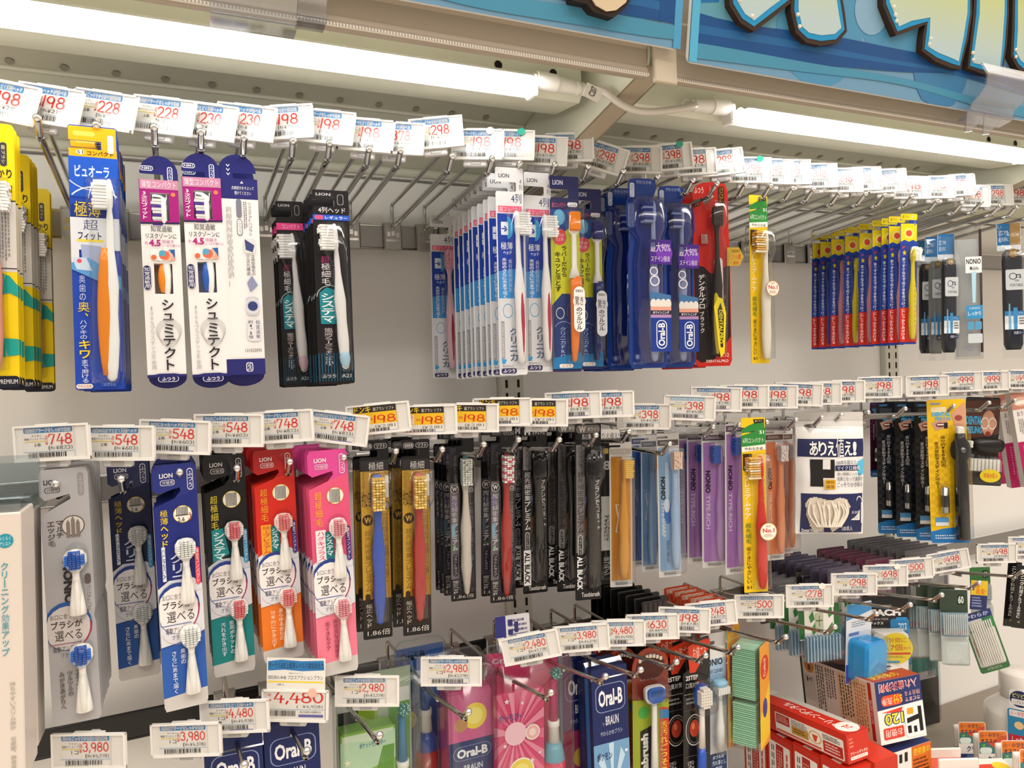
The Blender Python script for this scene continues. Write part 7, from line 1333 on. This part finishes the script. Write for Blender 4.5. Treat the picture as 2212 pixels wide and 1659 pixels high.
def dn_top(c):
    c.r(0, 0, 1, 1, '#3a2c30'); c.r(0, .78, 1, 1, '#b5401f'); c.t('使用後の', .06, .84, .7, .95, '#f4df2c', .04); c.r(.0, .0, .9, .2, '#a8381c'); c.t('入れ歯', .1, .03, .7, .16, '#e8a83c', .04); c.r(.7, .55, 1, .8, '#e9e5e0'); c.r(.76, .6, .92, .64, '#191718'); c.r(.76, .69, .92, .73, '#191718'); c.c(.4, .4, .2, '#6a4a44', rv=.1)
A = at(1888, 1475, .70); dz_low = -.535
carton('denture_cleaner_box', 'large white and navy denture cleaner box standing upside down', 'box', A, 8, .078, .155, .083, '#efe9e2', dn_front, dn_left, dn_top, pitch=-7, group='denture cleaner boxes')
def dn2_front(c):
    c.r(0, 0, 1, 1, '#f0ece8'); c.r(.52, .0, 1, 1, '#d8702a'); c.t('使用後の', .56, .04, .97, .16, '#f4df2c', .05); c.fine(.56, .2, .95, .45, '#4a2c14', 4); c.t('99.9%', .54, .5, 1, .62, '#f4df2c', .05); c.r(.08, .08, .16, .6, '#191718'); c.r(.08, .5, .42, .62, '#191718'); c.r(.22, .06, .29, .2, '#191718'); c.r(.35, .05, .42, .2, '#191718')
def dn2_top(c): c.r(0, 0, 1, 1, '#28346a'); c.r(0, .0, 1, .4, '#f0ece8'); c.t('入れ歯洗浄剤', .06, .3, .94, .9, '#f3eee9', .06); c.t('入れ歯洗浄剤', .08, .34, .92, .86, '#d8402c', .02)
A2 = Vector((A.x+.012, A.y-.012, CZ-.548)); h2 = A2.z-DZ
carton('denture_cleaner_box', 'denture cleaner box under the upside down one', 'box', A2, 2, .08, .16, h2*.5, '#efe9e2', dn2_front, dn_left, dn2_top, group='denture cleaner boxes')
carton('denture_cleaner_box', 'lowest denture cleaner box standing on the shelf', 'box', A2-Vector((0, 0, h2*.5+.0004)), 2, .08, .16, h2*.5-.0006, '#efe9e2', dn2_front, dn_left, dn2_top, group='denture cleaner boxes')
def tp_end(c): c.r(0, 0, 1, 1, '#c9301f'); c.t('クリーンデンタル', .12, .62, .92, .74, '#f4e6dc', .04); c.r(.12, .78, .9, .9, '#efe3da', .001); c.t('トータルケア', .2, .8, .8, .88, '#c9301f'); c.fine(.1, .12, .3, .5, '#e8947c', 3)
def tp_left(c):
    c.r(0, 0, 1, 1, '#c9301f'); c.r(.26, .22, .97, .95, '#efe9e4', .002); c.r(.27, .26, .42, .62, '#b52a20'); c.fine(.28, .3, .41, .56, '#e8b5a8', 4); c.fine(.44, .26, .62, .5, '#4a4644', 4); c.r(.44, .5, .62, .78, '#b98f3a', .001); c.fine(.46, .54, .6, .72, '#5a3a14', 2); c.c(.69, .55, .065, '#c9a04a', rv=.22); c.c(.69, .55, .055, '#f3ece4', rv=.19); c.poly([(.66, .46), (.72, .46), (.70, .7), (.68, .7)], '#d2452a'); c.r(.77, .5, .96, .9, '#b52a20'); c.fine(.79, .55, .94, .85, '#f0cfc4', 3); c.fine(.77, .27, .95, .45, '#4a4644', 3); c.r(.27, .84, .75, .9, '#d2452a'); c.fine(.02, .3, .22, .8, '#e06a54', 3)
def tp_top(c):
    c.r(0, 0, 1, 1, '#c9301f'); c.poly([(.55, 0), (1, 0), (1, .95), (.75, .8), (.7, .3)], '#c2bdb4'); c.t('クリーンデンタル', .22, .28, .58, .86, '#f3eae2', .04, rot=-90); c.poly([(.0, .0), (1, .0), (1, .08), (.3, .07)], '#d9d4cb'); c.c(.55, .9, .4, '#f3ece4', rv=.09); c.t('TC', .4, .87, .7, .93, '#d2452a', .04)
B = at(1827, 1589, .66)
carton('toothpaste_carton', 'long red toothpaste carton lying on top of the upright ones', 'carton', B, 0, .039, .165, .036, '#c9301f', tp_end, tp_left, tp_top, pitch=-5, group='red toothpaste cartons')
def tq_left(c): c.r(0, 0, 1, 1, '#c9301f'); c.r(.08, .05, .92, .98, '#efe9e4', .002); c.fine(.16, .08, .3, .9, '#4a4644', 2, 3, True); c.r(.36, .06, .66, .45, '#b52a20'); c.fine(.4, .1, .62, .42, '#e8b5a8', 3, 4, True); c.c(.5, .6, .25, '#c9a04a', rv=.14); c.c(.5, .6, .2, '#f3ece4', rv=.115); c.c(.5, .6, .14, '#d2452a', rv=.08); c.fine(.74, .1, .86, .9, '#c9564a', 1, 5, True)
zt = B.z-.0372
for k in range(4):
    carton('toothpaste_carton', f'upright red toothpaste carton, {ordn(k+1)} from the front of its row', 'carton', Vector((B.x-.004, B.y-.008+.0475*k, zt-.0045*(k+1))), 0, .039, .046, zt-.0045*(k+1)-DZ-.0004, '#c9301f', tp_end, tq_left, (lambda c: (c.r(0, 0, 1, 1, '#c9301f'), c.r(.1, .3, .9, .6, '#efe3da'))[0]), group='red toothpaste cartons')
carton('toothpaste_carton', 'red toothpaste carton with its end turned up beside the row', 'carton', Vector((B.x+.036, B.y-.012, zt-.002)), 0, .042, .15, zt-DZ-.0025, '#cf3a24', tp_end, None, lambda c: (c.r(0, 0, 1, 1, '#cf3a24'), c.r(.1, .05, .8, .16, '#f0e3da'), c.t('クリーンデンタル', .15, .2, .8, .3, '#f0e3da', .03))[0], group='red toothpaste cartons')
# pump bottle of mouthwash
Q = at(2192, 1570, .80); bx = Vector((Q.x+.01, .80, DZ))
bt = thing('mouthwash_bottle', 'white mouthwash bottle with a round cap at the right edge', 'bottle', bx)
hb = at(2185, 1452, .80).z-DZ
mb = MB(); W_ = M('#f0ebe4', 'gloss'); mb.lathe([(.001, 0), (.05, 0), (.052, .004), (.052, hb-.085), (.052, hb-.072), (.05, hb-.066), (.028, hb-.048), (.027, hb-.046), (.001, hb-.046)][0:9], W_, n=28); mb.obj('body', bt)
mb = MB(); mb.lathe([(.0, hb-.047), (.026, hb-.047), (.026, hb-.043), (.0285, hb-.041), (.0285, hb-.003), (.027, hb), (.0, hb-.002)], W_, n=28); mb.obj('cap', bt)
def lab(name, cu, cz, draw, W, H, yaw=62):
    mb = MB(); ya = math.radians(yaw); R_ = Matrix.Translation(Vector((-math.sin(ya)*.056, -math.cos(ya)*.056, cz))) @ Matrix.Rotation(-ya, 4, 'Z'); t = Sheet(W, H, MB(), y=0, x0=-W/2+cu, z0=0); draw(t)
    base = MB(); base.slab(rrp(-W/2+cu, -H, W/2+cu, 0, .004), .0002, .001, M('#e9e9ec', 'print'))
    for src in (base, t.mb):
        b0 = len(mb.v); mb.v += [tuple(R_ @ Vector(v)) for v in src.v]
        for f, k, sm in zip(src.f, src.mi, src.sm):
            m = src.mats[k]
            if m not in mb.mats: mb.mats.append(m)
            mb.f.append(tuple(i+b0 for i in f)); mb.mi.append(mb.mats.index(m)); mb.sm.append(sm)
    mb.obj(name, bt)
lab('neck_tag', .004, hb-.046, lambda c: (c.r(.02, .02, .98, .98, '#3a8ab8', .004), c.r(.1, .05, .9, .22, '#f0e6e4', .002), c.t('小・中学生', .14, .07, .86, .2, '#d2354a', .04), c.c(.5, .44, .2, '#f0cf9a'), c.r(.06, .7, .94, .95, '#c92f3a', .002), c.t('しっかり', .2, .74, .8, .9, '#f6e6e6', .03)), .034, .066)
lab('cap_label', .006, hb-.014, lambda c: (c.c(.5, .5, .48, '#2a3360', rv=.48), c.r(.1, .52, .9, .85, '#efece8', .002), c.t('ピリピリ', .16, .18, .86, .44, '#ecdf6a', .03), c.t('ノンアルコール', .16, .58, .84, .78, '#2a3360', .01)), .03, .03)
# small children's tubes with header cards, standing in a row
def tubeset(px, py, y, k, n):
    P = at(px, py, y); t = thing('toothpaste_tube', f"children's toothpaste tube with orange header card, {ordn(k+1)} from the back of its row", 'toothpaste', Vector((P.x, y, DZ)), (0, 0, math.radians(-30)), "children's toothpaste tubes"); h = P.z-DZ
    W = .043; mb = MB(); mb.loft([(h-.078, 0, 0, .014, .012), (h-.07, 0, 0, .019, .014), (h-.02, 0, 0, .0215, .009), (h-.012, 0, 0, .022, .002)], M('#efece6', 'gloss'), 18, .85); mb.loft([(.0, 0, 0, .016, .013), (h-.079, 0, 0, .016, .013)], M('#2a8a7c', 'gloss'), 18); mb.obj('tube_body', t)
    mb = MB(); c = Sheet(W, .062, mb, y=-.0162, x0=-W/2, z0=h); mb.slab(rrp(-W/2, h-.062, W/2, h, .003), -.0162, -.0155, M('#efece6', 'print')); c.r(.02, .01, .98, .5, '#e27a2c', .002); c.poly([(.02, .3), (.98, .2), (.98, .58), (.02, .58)], '#3f7a78'); c.poly([(.3, .3), (.98, .1), (.98, .36), (.6, .46)], '#d2502c'); c.t('小・中学生に', .06, .05, .88, .17, '#2a2a4a', .04); c.t('オススメ', .08, .2, .62, .31, '#2a2a4a', .04); c.r(.04, .42, .46, .58, '#dfeee8', .004); c.poly([(.1, .36), (.24, .33), (.2, .42)], '#7ab04a')
    c.c(.66, .42, .1, '#3a2a2c'); c.c(.66, .45, .08, '#efcfb4'); c.c(.88, .36, .09, '#4a2c2a'); c.c(.88, .39, .07, '#efcfb4'); c.poly([(.56, .58), (.6, .5), (.74, .5), (.78, .58)], '#e9e9e6'); c.t('クリニカ', .3, .64, .98, .80, '#2c3460', .03); c.r(.02, .86, .98, .985, '#28346a'); c.fine(.3, .88, .9, .96, '#8a9ac8', 2); mb.obj('header_card', t)
for k, (px, py, y) in enumerate(((2088, 1550, .80), (2132, 1568, .735), (2182, 1588, .675), (2222, 1606, .62))): tubeset(px, py, y, k, 4)
def redtube(px, py, y, w, lb):
    P = at(px, py, y); t = thing('toothpaste_tube', lb, 'toothpaste', Vector((P.x, y, DZ)), (0, 0, math.radians(-26)), 'orange red toothpaste tubes'); h = P.z-DZ
    mb = MB(); mb.loft([(.018, 0, 0, w*.32, w*.3), (.04, 0, 0, w*.42, w*.32), (h-.014, 0, 0, w*.49, .006)], M('#d84a2a', 'gloss'), 20, .85); mb.obj('tube_body', t)
    MB().box(-w*.5, w*.5, -.002, .002, h-.0145, h, M('#efe6dc', 'gloss'), .002).obj('crimped_end', t); MB().lathe([(.0, 0), (w*.3, 0), (w*.3, .017), (.0, .018)], M('#efe6dc', 'gloss'), n=18).obj('cap', t)
redtube(2031, 1616, .70, .058, 'orange red toothpaste tube with a cream crimp beside the denture boxes'); redtube(2070, 1638, .66, .056, 'nearer orange red toothpaste tube with a cream crimp')
carton('toothpaste_carton', 'red and white carton tip at the bottom edge before the small tubes', 'carton', at(2142, 1702, .62), 24, .062, .07, .06, '#efe6dc', lambda c: (c.r(0, 0, 1, 1, '#d84a2a'), c.c(.7, .2, .2, '#e8cf2c'))[0], None, lambda c: (c.r(0, 0, 1, 1, '#efe6dc'), c.r(.0, .2, .6, .9, '#d8402c'), c.t('お徳用', .08, .35, .5, .7, '#f6ece6', .03), c.c(.75, .3, .18, '#e8cf2c'))[0])
# clear fence panes on the lower shelf
for k, (x, y) in enumerate(((1.02, .88), (1.02, .80))): tag(MB().box(x, x+.16, y, y+.002, DZ, DZ+.055, M('#e6ebea', 'tint'), .001).obj('shelf_divider'), f'clear shelf divider beside the denture boxes, {["rear", "front"][k]} one', 'divider', 'clear dividers')
